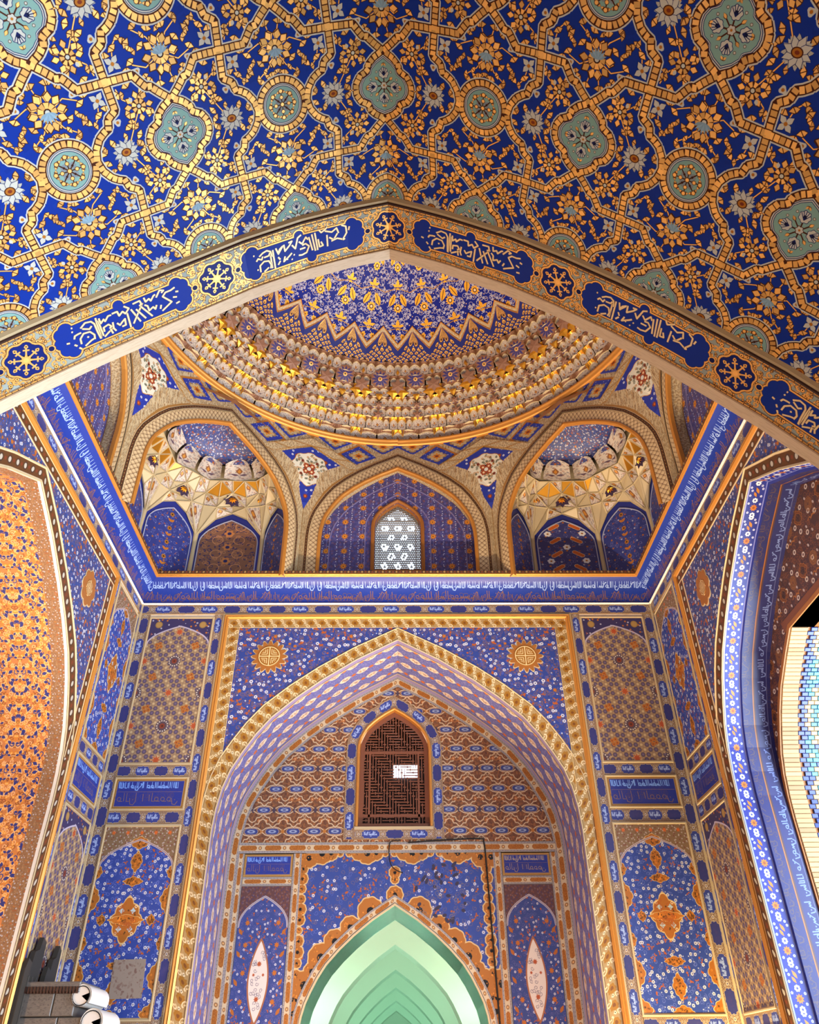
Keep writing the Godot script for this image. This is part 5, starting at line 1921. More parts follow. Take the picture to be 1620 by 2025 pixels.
# ---- octagonal zone of arches
func drum_at(theta: float, y: float, w: float) -> Vector3:
	var rel := wrapf(theta, -PI / 8, PI / 8)
	var t := smoothstep(10.0, 12.4, y)
	var r := lerpf(5.1 / cos(rel), 5.22, t) - w
	return Vector3(sin(theta) * r, y, -cos(theta) * r)

func side_at(k: float, s: float, y: float, w: float) -> Vector3:
	return drum_at(k * PI / 4 + atan2(s, 5.1), y, w)

# flat outline laid on the drum round angle th0 (arc metres, height), cut fine so that it follows the curve
func laid(f: Form, th0: float, outline: PackedVector2Array, w: float, org: Vector2, size: Vector2, cuts := 4) -> void:
	var idx := Geometry2D.triangulate_polygon(outline)
	for i in range(0, idx.size(), 3):
		var a := outline[idx[i]]
		var b := outline[idx[i + 1]]
		var c := outline[idx[i + 2]]
		for u in cuts:
			for v in cuts - u:
				var g := [[u, v], [u + 1, v], [u, v + 1], [u + 1, v + 1]]
				for tr in ([[0, 1, 2], [1, 3, 2]] if u + v < cuts - 1 else [[0, 1, 2]]):
					var pt := []
					for e in tr:
						pt.append(a + (b - a) * (float(g[e][0]) / cuts) + (c - a) * (float(g[e][1]) / cuts))
					var p3 := []
					var uv := []
					for q in pt:
						p3.append(drum_at(th0 + q.x / 5.2, q.y, w))
						uv.append(Vector2((q.x - org.x) / size.x, -(q.y - org.y) / size.y))
					f.tri(p3[0], p3[1], p3[2], uv[0], uv[1], uv[2])
	var n := outline.size()
	for i in n:
		var p := outline[i]
		var q := outline[(i + 1) % n]
		f.quad(drum_at(th0 + p.x / 5.2, p.y, w), drum_at(th0 + q.x / 5.2, q.y, w), drum_at(th0 + q.x / 5.2, q.y, w - 0.04), drum_at(th0 + p.x / 5.2, p.y, w - 0.04))

func drum_band(n: Node3D, called: String, k: int, a: PackedVector2Array, b: PackedVector2Array, wa: float, wb: float, m: Material, tile: float, cuts := 1) -> void:
	var f := Form.new()
	var u := runs(a, 0, tile)
	for i in a.size() - 1:
		for c in cuts:
			var t := float(c) / cuts
			var t2 := float(c + 1) / cuts
			var P := [a[i].lerp(b[i], t), a[i + 1].lerp(b[i + 1], t), a[i + 1].lerp(b[i + 1], t2), a[i].lerp(b[i], t2)]
			f.quad(side_at(k, P[0].x, P[0].y, lerpf(wa, wb, t)), side_at(k, P[1].x, P[1].y, lerpf(wa, wb, t)), side_at(k, P[2].x, P[2].y, lerpf(wa, wb, t2)), side_at(k, P[3].x, P[3].y, lerpf(wa, wb, t2)), Vector2(u[i].x, t), Vector2(u[i + 1].x, t), Vector2(u[i + 1].x, t2), Vector2(u[i].x, t2))
	part(n, called, f, m)

func fine(a: PackedVector2Array) -> PackedVector2Array:
	var r := PackedVector2Array()
	for i in a.size() - 1:
		r.append(a[i])
		r.append((a[i] + a[i + 1]) / 2)
	r.append(a[a.size() - 1])
	return r

func drum() -> void:
	var n := setting("wall_drum", "octagon of tall arches below the dome with kite and lozenge panels between them", Transform3D(Basis(), Vector3(0, E, ZC)))
	var I0 := fine(arch(0, 1.72, 9.6, 11.62, 8.45))
	var I1 := fine(arch(0, 1.955, 9.6, 11.96, 8.45))
	var I2 := fine(arch(0, 2.03, 9.6, 12.08, 8.45))
	for k in 8:
		if k in [0, 1, 2, 6, 7]:
			drum_band(n, "arch_trellis", k, I1, I0, 0.06, 0.06, M.trellis, 0.7)
			drum_band(n, "arch_dentils", k, I2, I1, 0.045, 0.075, M.dentil, 0.16)
			var f := Form.new()
			var pth := PackedVector3Array()
			for q in I0:
				pth.append(side_at(k, q.x, q.y, 0.06))
			f.sweep(pth, pv([-0.03, 0, -0.02, 0.03, 0.02, 0.035, 0.045, 0.01, 0.045, -0.06]), Vector3(-sin(k * PI / 4), 0, cos(k * PI / 4)))
			part(n, "gilt_arch_moulding", f, M.gilt)
		# ground between the arches up to the ring
		for s in [-1, 1]:
			var A := PackedVector2Array()
			for q in I2:
				if q.x * s >= -0.001:
					A.append(q)
			if s > 0:
				A.reverse()
			# A now runs from the foot up to the apex
			var B := PackedVector2Array()
			var m := A.size()
			for i in m:
				var t := float(i) / (m - 1)
				B.append(Vector2(s * 2.1125, lerpf(8.45, 12.42, t / 0.55)) if t < 0.55 else Vector2(s * 2.1125 * (1.0 - (t - 0.55) / 0.45), 12.42))
			drum_band(n, "scroll_ground", k, A, B, 0.046, 0.0, M.scroll, 0.5, 6)
		if k in [0, 2, 6, 4]:
			high_window(n, k, I0)
	# kite panels on the angles, chevrons, lozenges and triangles under the ring
	for k in [-3, -2, -1, 0, 1, 2]:
		var th: float = PI / 8 + k * PI / 4
		var f := Form.new()
		laid(f, th, pv([0, 10.38, 0.24, 10.95, 0.46, 11.28, 0.74, 11.56, 0.36, 11.80, 0, 11.98, -0.36, 11.80, -0.74, 11.56, -0.46, 11.28, -0.24, 10.95]), 0.03, Vector2(-0.8, 12.1), Vector2(1.6, 1.6))
		part(n, "kite_panel", f, M.kite)
		f = Form.new()
		for s in [-1, 1]:
			laid(f, th, pv([0, 12.02, 0, 12.22, s * 0.42, 12.03, s * 1.16, 11.58, s * 1.02, 11.44, s * 0.80, 11.58, s * 0.38, 11.84]), 0.045, Vector2(0, 12), Vector2(0.5, 0.25))
		part(n, "chevron", f, M.scroll)
		for s in [-1, 1]:
			f = Form.new()
			laid(f, th + s * 0.2145, pv([-0.50, 11.95, 0, 11.58, 0.50, 11.95, 0, 12.32]), 0.02, Vector2.ZERO, Vector2.ONE)
			part(n, "lozenge_frame", f, M.gilt)
			f = Form.new()
			laid(f, th + s * 0.2145, pv([-0.41, 11.95, 0, 11.65, 0.41, 11.95, 0, 12.25]), 0.035, Vector2(-0.41, 12.25), Vector2(0.82, 0.6))
			part(n, "lozenge_panel", f, M.loz)
			for q in [0.105, 0.325]:
				f = Form.new()
				laid(f, th + s * q, pv([-0.44, 12.37, 0, 12.05, 0.44, 12.37]), 0.03, Vector2(-0.44, 12.6), Vector2(0.88, 0.6))
				part(n, "triangle_panel", f, M.loz)
	# gilt ring under the dome
	var f := Form.new(true)
	f.lathe(pv([5.24, 12.34, 5.17, 12.345, 5.13, 12.37, 5.14, 12.40, 5.10, 12.42, 5.08, 12.46, 5.12, 12.49, 5.2, 12.5]), 128)
	part(n, "gilt_ring", f, M.gilt)
	f = Form.new()
	for i in 64:
		var a0 := TAU * (i - 0.5) / 64
		var a1 := TAU * (i + 0.5) / 64
		var bands := [[8.3, 9.6]] if i in [0, 1, 63] else [[8.3, 13.2]]
		for b in bands:
			f.quad(Vector3(sin(a0) * 7.6, b[0], -cos(a0) * 7.6), Vector3(sin(a1) * 7.6, b[0], -cos(a1) * 7.6), Vector3(sin(a1) * 7.6, b[1], -cos(a1) * 7.6), Vector3(sin(a0) * 7.6, b[1], -cos(a0) * 7.6))
		f.quad(Vector3(sin(a0) * 7.6, 13.2, -cos(a0) * 7.6), Vector3(sin(a1) * 7.6, 13.2, -cos(a1) * 7.6), Vector3(sin(a1) * 5.3, 12.8, -cos(a1) * 5.3), Vector3(sin(a0) * 5.3, 12.8, -cos(a0) * 5.3))
	for e in [[-8, -8, 8, -5.12], [-8, 5.18, 8, 8], [-8, -8, -5.22, 8], [5.22, -8, 8, 8]]:
		f.quad(Vector3(e[0], 8.4, e[1]), Vector3(e[2], 8.4, e[1]), Vector3(e[2], 8.4, e[3]), Vector3(e[0], 8.4, e[3]))
	part(n, "light_shield", f, M.brown)  # unseen closure added round the drum to keep sky light out
	# corner niches: one is built, the others are copies
	for k in [-1, 1, 3, -3]:
		corner_niche(k)

func high_window(n: Node3D, k: int, I0: PackedVector2Array) -> void:
	var d := 0.22
	var f := Form.new()
	# shallow reveal and wall
	var th := k * PI / 4
	var B := Basis(Vector3.UP, -th)
	var a := PackedVector3Array()
	var b := PackedVector3Array()
	for q in I0:
		a.append(side_at(k, q.x, q.y, 0.06))
		b.append(B * Vector3(q.x, q.y, -5.1 - d))
	f.loft(a, b, runs(I0, 0, 0.5), runs(I0, 1, 0.5))
	part(n, "arch_reveal", f, M.scroll)
	var g := Node3D.new()
	g.name = "window_wall"
	var T := Transform3D(B, B * Vector3(0, 0, -5.1 - d))
	f = Form.new()
	var W := arch(0.0, 0.50, 10.05, 10.72, 8.92)
	if k == 0:
		var o := PackedVector2Array()
		for q in I0:
			o.append(q)
		# with an opening: left and right halves
		for s in [-1, 1]:
			var h := PackedVector2Array()
			for q in I0:
				if q.x * s >= -0.001:
					h.append(q)
			if s > 0:
				h.reverse()
			var w := PackedVector2Array()
			for q in W:
				if q.x * s >= -0.001:
					w.append(q)
			if s < 0:
				w.reverse()
			h.append_array(w)
			h.append(Vector2(0, 8.92))
			h.append(Vector2(0, 8.45))
			if s > 0:
				pass
			flat(f, h, 0, 0, Vector2(-0.585, 10.0), Vector2(0.78, 0.78))
	else:
		flat(f, I0, 0, 0, Vector2(-0.585, 10.0), Vector2(0.78, 0.78))
	var m := part(n, "flower_wall", f, M.winwall)
	m.transform = T
	# borders drawn as raised fillets
	for q in [[1.50, 9.6, 11.36, 8.62], [0.72, 10.0, 10.98, 8.72]]:
		f = Form.new()
		var p := arch(0, q[0], q[1], q[2], q[3])
		f.sweep(deep(p, 0.0), pv([-0.012, 0, -0.012, 0.012, 0.012, 0.012, 0.012, 0]), Vector3(0, 0, 1))
		part(n, "fillet", f, plain(Color(0.46, 0.44, 0.62), 0.5)).transform = T
	if k != 0:
		return
	f = Form.new()
	f.sweep(deep(arch(0, 0.53, 10.05, 10.76, 8.90), 0), pv([-0.06, 0, -0.06, 0.03, -0.02, 0.05, 0.02, 0.02, 0.03, -0.25]), Vector3(0, 0, 1))
	f.box(Vector3(-0.55, 8.84, -0.2), Vector3(0.55, 8.92, 0.03))
	var fr := part(n, "window_frame", f, M.ochre)
	fr.transform = T
	# pierced plaster screen: rows of small bars that leave eight-sided openings
	f = Form.new()
	var holes := []
	for r in 6:
		for c in (2 if r % 2 else 3):
			holes.append(Vector2((c - (0.5 if r % 2 else 1.0)) * 0.29, 9.1 + 0.25 * r))
	var step := 0.0485
	for j in 38:
		var y := 8.94 + j * step
		for i in 22:
			var x := -0.5 + i * step + (step / 2 if j % 2 else 0.0)
			var ok := Geometry2D.is_point_in_polygon(Vector2(x, y), W)
			if not ok:
				continue
			var near := 9.0
			for h in holes:
				near = minf(near, (Vector2(x, y) - h).length())
			var edge: bool = absf(x) > 0.40 or y < 9.02
			if near < 0.085 and near > 0.03 and not edge:
				continue
			f.box(Vector3(x - step * 0.5, y - 0.0085, -0.02), Vector3(x + step * 0.5, y + 0.0085, 0.0))
			f.box(Vector3(x - 0.007, y, -0.02), Vector3(x + 0.007, y + step, 0.0))
	for e in [[-0.41, 8.94, -0.395, 10.35], [0.395, 8.94, 0.41, 10.35], [-0.47, 9.0, 0.47, 9.015], [-0.44, 10.3, 0.44, 10.315]]:
		f.box(Vector3(e[0], e[1], -0.035), Vector3(e[2], e[3], 0.005))
	part(n, "window_screen", f, plain(Color(0.52, 0.50, 0.47), 0.7)).transform = Transform3D(B, B * Vector3(0, 0, -5.1 - d - 0.12))

# faceted corner niche with five panelled sides and a stalactite hood
func corner_niche(k: int) -> void:
	var n := setting("wall_corner_niche", "corner niche of the drum with panelled sides and a gilded stalactite hood", Transform3D(Basis(Vector3.UP, -k * PI / 4), Vector3(0, E, ZC)))
	if k == 1:
		n.set_meta("label", "right corner niche of the drum with ochre bar panels and a gilded stalactite hood")
	elif absi(k) == 3:
		n.set_meta("label", "corner niche of the drum above the entrance side")
	var R := 5.1
	var plan := [Vector2(-1.78, 0.0), Vector2(-1.72, 0.85), Vector2(-0.64, 1.86), Vector2(0.64, 1.86), Vector2(1.72, 0.85), Vector2(1.78, 0.0)]
	var at := func(p: Vector2, y: float) -> Vector3: return Vector3(p.x, y, -R - p.y)
	for i in 5:
		var a: Vector2 = plan[i]
		var b: Vector2 = plan[i + 1]
		var d := (b - a).normalized()
		var w := a.distance_to(b)
		var ux := Vector3(d.x, 0, -d.y)
		var T := Transform3D(Basis(ux, Vector3.UP, ux.cross(Vector3.UP)), at.call((a + b) / 2, 0.0))
		var f := Form.new()
		flat(f, arch(0, w / 2, 9.75, 10.50, 8.56), 0, 0, Vector2.ZERO, Vector2(0.3, 0.3))
		part(n, "niche_side", f, M.bluep).transform = T
		var hw := w / 2 - 0.10
		f = Form.new()
		var pa := arch(0, hw, 9.65, 10.28, 8.62)
		flat(f, pa, 0.004, 0.016, Vector2(-hw, 10.4), Vector2(maxf(2 * hw, 0.6), 2.0))
		var pm: Material = M.pan1 if i == 3 and k != 1 else M.pan2 if i == 1 and k == 1 else M.pan0
		part(n, "niche_panel", f, pm).transform = T
		f = Form.new()
		f.sweep(deep(arch(0, hw, 9.65, 10.28, 8.62), 0.014), pv([-0.012, 0, -0.01, 0.012, 0.01, 0.012, 0.012, 0]), Vector3(0, 0, 1))
		part(n, "panel_line", f, plain(Color(0.62, 0.64, 0.74), 0.5)).transform = T
	# ribs between the sides, opening into the hood
	for i in range(1, 5):
		var p: Vector2 = plan[i]
		var inw := (Vector2(0, 0.2) - p).normalized()
		var f := Form.new(true)
		var prev: Array = []
		for r in [[8.56, 0.06, 0.0], [9.5, 0.05, 0.0], [9.85, 0.055, 0.02], [10.12, 0.08, 0.05], [10.34, 0.12, 0.09]]:
			var ringp := []
			for j in 7:
				var a := PI * j / 6.0
				var e := Vector2(-inw.y, inw.x)
				var q: Vector2 = p + e * cos(a) * r[1] + inw * (sin(a) * r[1] * 0.8 + r[2])
				ringp.append(at.call(q, r[0]))
			if prev:
				for j in 6:
					f.quad(prev[j], prev[j + 1], ringp[j + 1], ringp[j], Vector2(j / 6.0, 0), Vector2((j + 1) / 6.0, 0), Vector2((j + 1) / 6.0, 1), Vector2(j / 6.0, 1))
			prev = ringp
		part(n, "rib", f, M.cream)
	# hood: rings of facets drawn in towards a small half dome
	var c0 := Vector2(0, 0.05)
	var ringat := func(i: float, s: float) -> Vector2:
		var j := clampi(int(floor(i)), 0, 4)
		var q: Vector2 = plan[j].lerp(plan[j + 1], i - j)
		return c0 + (q - c0) * s
	var rows := [[], [], [], []]
	for i in 21:
		var v := i % 4 == 0
		var md := i % 4 == 2
		rows[0].append(at.call(ringat.call(i / 4.0, 0.985), 9.85 if v else 10.47 if md else 10.30))
		rows[1].append(at.call(ringat.call(i / 4.0, 0.86 if v else 0.95 if md else 0.88), 10.52 if v else 10.62 if md else 10.50))
		rows[2].append(at.call(ringat.call(i / 4.0, 0.80 if i % 2 == 0 else 0.84), 10.80 if i % 2 == 0 else 10.72))
		rows[3].append(at.call(ringat.call(i / 4.0, 0.70), 11.02))
	var rim := Form.new()
	for r in 3:
		for i in 20:
			var q4 := [rows[r][i], rows[r][i + 1], rows[r + 1][i + 1], rows[r + 1][i]]
			for h in 2:
				var t := [q4[0], q4[1], q4[2]] if (h == 0) == ((i + r) % 2 == 0) else [q4[0], q4[2], q4[3]]
				if (i + r) % 2:
					t = [q4[0], q4[1], q4[3]] if h == 0 else [q4[1], q4[2], q4[3]]
				else:
					t = [q4[0], q4[1], q4[2]] if h == 0 else [q4[0], q4[2], q4[3]]
				var f := Form.new()
				f.tri(t[0], t[1], t[2], Vector2(0.1, 0.1), Vector2(0.9, 0.1), Vector2(0.5, 0.9))
				var kind := (i * 3 + r * 5 + h * 2) % 8
				part(n, "hood_facet", f, M.gold if r == 2 and kind in [1, 4, 6] else M.cell if kind % 2 else M.cream)
				var c: Vector3 = (t[0] + t[1] + t[2]) / 3.0
				for e in [[0, 1], [1, 2]]:
					var A: Vector3 = t[e[0]]
					var B: Vector3 = t[e[1]]
					var nr: Vector3 = (t[1] - t[0]).cross(t[2] - t[0]).normalized()
					if nr.dot(Vector3(0, 10.2, -R + 1.0) - c) < 0:
						nr = -nr
					var sd := (B - A).cross(nr).normalized() * 0.016
					rim.quad(A + sd, B + sd, B + nr * 0.03, A + nr * 0.03)
					rim.quad(A + nr * 0.03, B + nr * 0.03, B - sd, A - sd)
	part(n, "hood_ribs", rim, M.cream)
	# dark stars with gilded flowers above the panels
	for i in [1.0, 1.5, 2.0, 2.5, 3.0, 3.5, 4.0]:
		if fmod(i, 1.0) == 0.0 and i != 1.0 and i != 4.0:
			continue
		var q: Vector2 = ringat.call(i + 0.0, 0.86)
		var o: Vector3 = at.call(q, 10.66)
		var inw := (Vector3(c0.x, 10.1, -R + 0.6) - o).normalized()
		var e1 := inw.cross(Vector3.UP).normalized()
		var e2 := inw.cross(e1)
		var f := Form.new()
		for j in 16:
			var a := TAU * j / 16
			var a2 := TAU * (j + 1) / 16
			var ra := 0.21 if j % 2 == 0 else 0.14
			var rb := 0.21 if j % 2 == 1 else 0.14
			f.tri(o + inw * 0.03, o + (e1 * cos(a) + e2 * sin(a) * 0.8) * ra + inw * 0.03, o + (e1 * cos(a2) + e2 * sin(a2) * 0.8) * rb + inw * 0.03)
		f.cut(M.purple)
		part(n, "star_plate", f)
		f = Form.new()
		for j in 8:
			var a := TAU * j / 8
			var d := e1 * cos(a) + e2 * sin(a) * 0.8
			var sd := e1 * -sin(a) + e2 * cos(a) * 0.8
			f.quad(o + inw * 0.07, o + d * 0.05 + sd * 0.022 + inw * 0.075, o + d * 0.095 + inw * 0.04, o + d * 0.05 - sd * 0.022 + inw * 0.075)
		part(n, "gilt_flower", f, M.gold)
	# ring of small niches and the blue half dome
	var bk := Form.new()
	for i in 20:
		bk.quad(at.call(ringat.call(i / 4.0, 0.70), 11.0), at.call(ringat.call((i + 1) / 4.0, 0.70), 11.0), at.call(ringat.call((i + 1) / 4.0, 0.70), 11.45), at.call(ringat.call(i / 4.0, 0.70), 11.45))
	part(n, "niche_ground", bk, M.cream)
	for i in 6:
		var f := Form.new(true)
		var i0 := 0.30 + i * 0.75
		for u in 6:
			for v in 4:
				var g := []
				for e in [[u, v], [u + 1, v], [u + 1, v + 1], [u, v + 1]]:
					var x: float = e[0] / 6.0
					var y: float = e[1] / 4.0
					var topy := 11.02 + 0.46 * (1.0 - 0.5 * pow(absf(x * 2 - 1), 1.9))
					var s := 0.63 + 0.05 * (1.0 - pow(x * 2 - 1, 2)) - 0.10 * y * y
					g.append(at.call(ringat.call(i0 + 0.66 * x, s), lerpf(11.0, topy, y)))
				f.quad(g[0], g[1], g[2], g[3], Vector2(u / 6.0, 1 - v / 4.0), Vector2((u + 1) / 6.0, 1 - v / 4.0), Vector2((u + 1) / 6.0, 1 - (v + 1) / 4.0), Vector2(u / 6.0, 1 - (v + 1) / 4.0))
		part(n, "hood_niche", f, M.cell)
	var f := Form.new(true)
	for i in 20:
		for v in 5:
			var g := []
			var uv := []
			for e in [[i, v], [i + 1, v], [i + 1, v + 1], [i, v + 1]]:
				var ii: float = e[0] / 4.0
				var y: float = e[1] / 5.0
				var s := 0.60 * cos(y * PI / 2)
				g.append(at.call(ringat.call(ii, s) + Vector2(0, 0.1 * y), 11.34 + 0.45 * sin(y * PI / 2)))
				uv.append(Vector2(ii / 1.6, y * 1.0))
			f.quad(g[0], g[1], g[2], g[3], uv[0], uv[1], uv[2], uv[3])
	part(n, "half_dome", f, M.spandrel2)
	# shell behind so that no light leaks
	f = Form.new()
	for i in 5:
		var a: Vector2 = plan[i] * 1.06
		var b: Vector2 = plan[i + 1] * 1.06
		f.quad(at.call(a, 8.58), at.call(b, 8.58), at.call(b, 11.2), at.call(a, 11.2))
		f.quad(at.call(a, 11.2), at.call(b, 11.2), at.call(b * 0.5, 12.1), at.call(a * 0.5, 12.1))
		f.tri(at.call(a * 0.5, 12.1), at.call(b * 0.5, 12.1), at.call(Vector2(0, -0.02), 12.3))
	part(n, "niche_shell", f, M.brown)

# ---- stalactite dome
const UNIT := TAU / 32.0
func prof(t: float) -> Vector2:
	if t <= 1.0:
		return Vector2(5.2 - 1.28 * t, 12.45 + 1.8 * t)
	var a := deg_to_rad(54.6) * (2.0 - t)
	return Vector2(4.81 * sin(a), 11.46 + 4.81 * cos(a))

func polar(r: float, y: float, th: float) -> Vector3:
	return Vector3(sin(th) * r, y, -cos(th) * r)

# one niche: leaning pointed face, hood of gold or brown over it
func cell(t0: float, t1: float, wf: float, face: Material, hood: Material, blunt := 0.5) -> ArrayMesh:
	var a := prof(t0)
	var b := prof(t1)
	var aw := wf * UNIT * 0.5
	var f := Form.new(true)
	var nu := 8
	var line_ := []
	for u in nu + 1:
		var x := u * 2.0 / nu - 1.0
		line_.append(0.90 - blunt * 0.95 * pow(absf(x), 1.8))
	var pt := func(x: float, top: float, v: float) -> Vector3:
		var y: float = lerpf(a.y, b.y, top * v)
		var r: float = a.x + 0.035 * (1.0 - x * x) - 0.01 - (a.x - b.x) * 0.55 * v * v * top
		return polar(r, y, x * aw)
	for u in nu:
		var x0 := u * 2.0 / nu - 1.0
		var x1 := (u + 1) * 2.0 / nu - 1.0
		for v in 4:
			var v0 := v / 4.0
			var v1 := (v + 1) / 4.0
			f.quad(pt.call(x0, line_[u], v0), pt.call(x1, line_[u + 1], v0), pt.call(x1, line_[u + 1], v1), pt.call(x0, line_[u], v1), Vector2(u / 8.0, 1 - v0 * line_[u]), Vector2((u + 1) / 8.0, 1 - v0 * line_[u + 1]), Vector2((u + 1) / 8.0, 1 - v1 * line_[u + 1]), Vector2(u / 8.0, 1 - v1 * line_[u]))
	f.cut(face)
	# rounded pale edge of the face, then the hood
	f.smooth = false
	f.begin()
	for u in nu:
		var x0 := u * 2.0 / nu - 1.0
		var x1 := (u + 1) * 2.0 / nu - 1.0
		var e0: Vector3 = pt.call(x0, line_[u], 1.0)
		var e1: Vector3 = pt.call(x1, line_[u + 1], 1.0)
		var o0 := polar(Vector2(e0.x, e0.z).length() - 0.03, e0.y + 0.004, x0 * aw * 1.1)
		var o1 := polar(Vector2(e1.x, e1.z).length() - 0.03, e1.y + 0.004, x1 * aw * 1.1)
		f.quad(e0, e1, o1, o0)
	f.cut(M.cream)
	for u in nu:
		var x0 := u * 2.0 / nu - 1.0
		var x1 := (u + 1) * 2.0 / nu - 1.0
		var e0: Vector3 = pt.call(x0, line_[u], 1.0)
		var e1: Vector3 = pt.call(x1, line_[u + 1], 1.0)
		var o0 := polar(Vector2(e0.x, e0.z).length() - 0.03, e0.y + 0.004, x0 * aw * 1.1)
		var o1 := polar(Vector2(e1.x, e1.z).length() - 0.03, e1.y + 0.004, x1 * aw * 1.1)
		f.quad(o0, o1, polar(b.x + 0.02, b.y, x1 * aw * 1.25), polar(b.x + 0.02, b.y, x0 * aw * 1.25), Vector2(u / 8.0, 1), Vector2((u + 1) / 8.0, 1), Vector2((u + 1) / 8.0, 0), Vector2(u / 8.0, 0))
	f.cut(hood)
	return f.mesh

# a small plate hung under the profile: star, rosette or gold kite
func plate(t: float, r: float, r2: float, points: int, m: Material, off := 0.05) -> ArrayMesh:
	var c := prof(t)
	var d := (prof(t + 0.02) - prof(t - 0.02)).normalized()
	var up := Vector3(0, d.y, -d.x)
	var o := Vector3(0, c.y, -c.x)
	var inw := Vector3(0, -0.55, 0.83)
	up = Vector3.RIGHT.cross(inw).normalized()
	o += inw * off
	var f := Form.new()
	for i in points * 2:
		var a := PI * i / points + PI / 2
		var b := PI * (i + 1) / points + PI / 2
		var ra := r if i % 2 == 0 else r2
		var rb := r if i % 2 == 1 else r2
		var p := Vector3.RIGHT * cos(a) * ra + up * sin(a) * ra
		var q := Vector3.RIGHT * cos(b) * rb + up * sin(b) * rb
		f.tri(o + inw * 0.02, o + p, o + q, Vector2(0.5, 0.5), Vector2(0.5 + 0.5 * cos(a) * ra / r, 0.5 + 0.5 * sin(a) * ra / r), Vector2(0.5 + 0.5 * cos(b) * rb / r, 0.5 + 0.5 * sin(b) * rb / r))
		f.quad(o + p, o + q, o + q - inw * 0.12, o + p - inw * 0.12)
	f.cut(m)
	return f.mesh

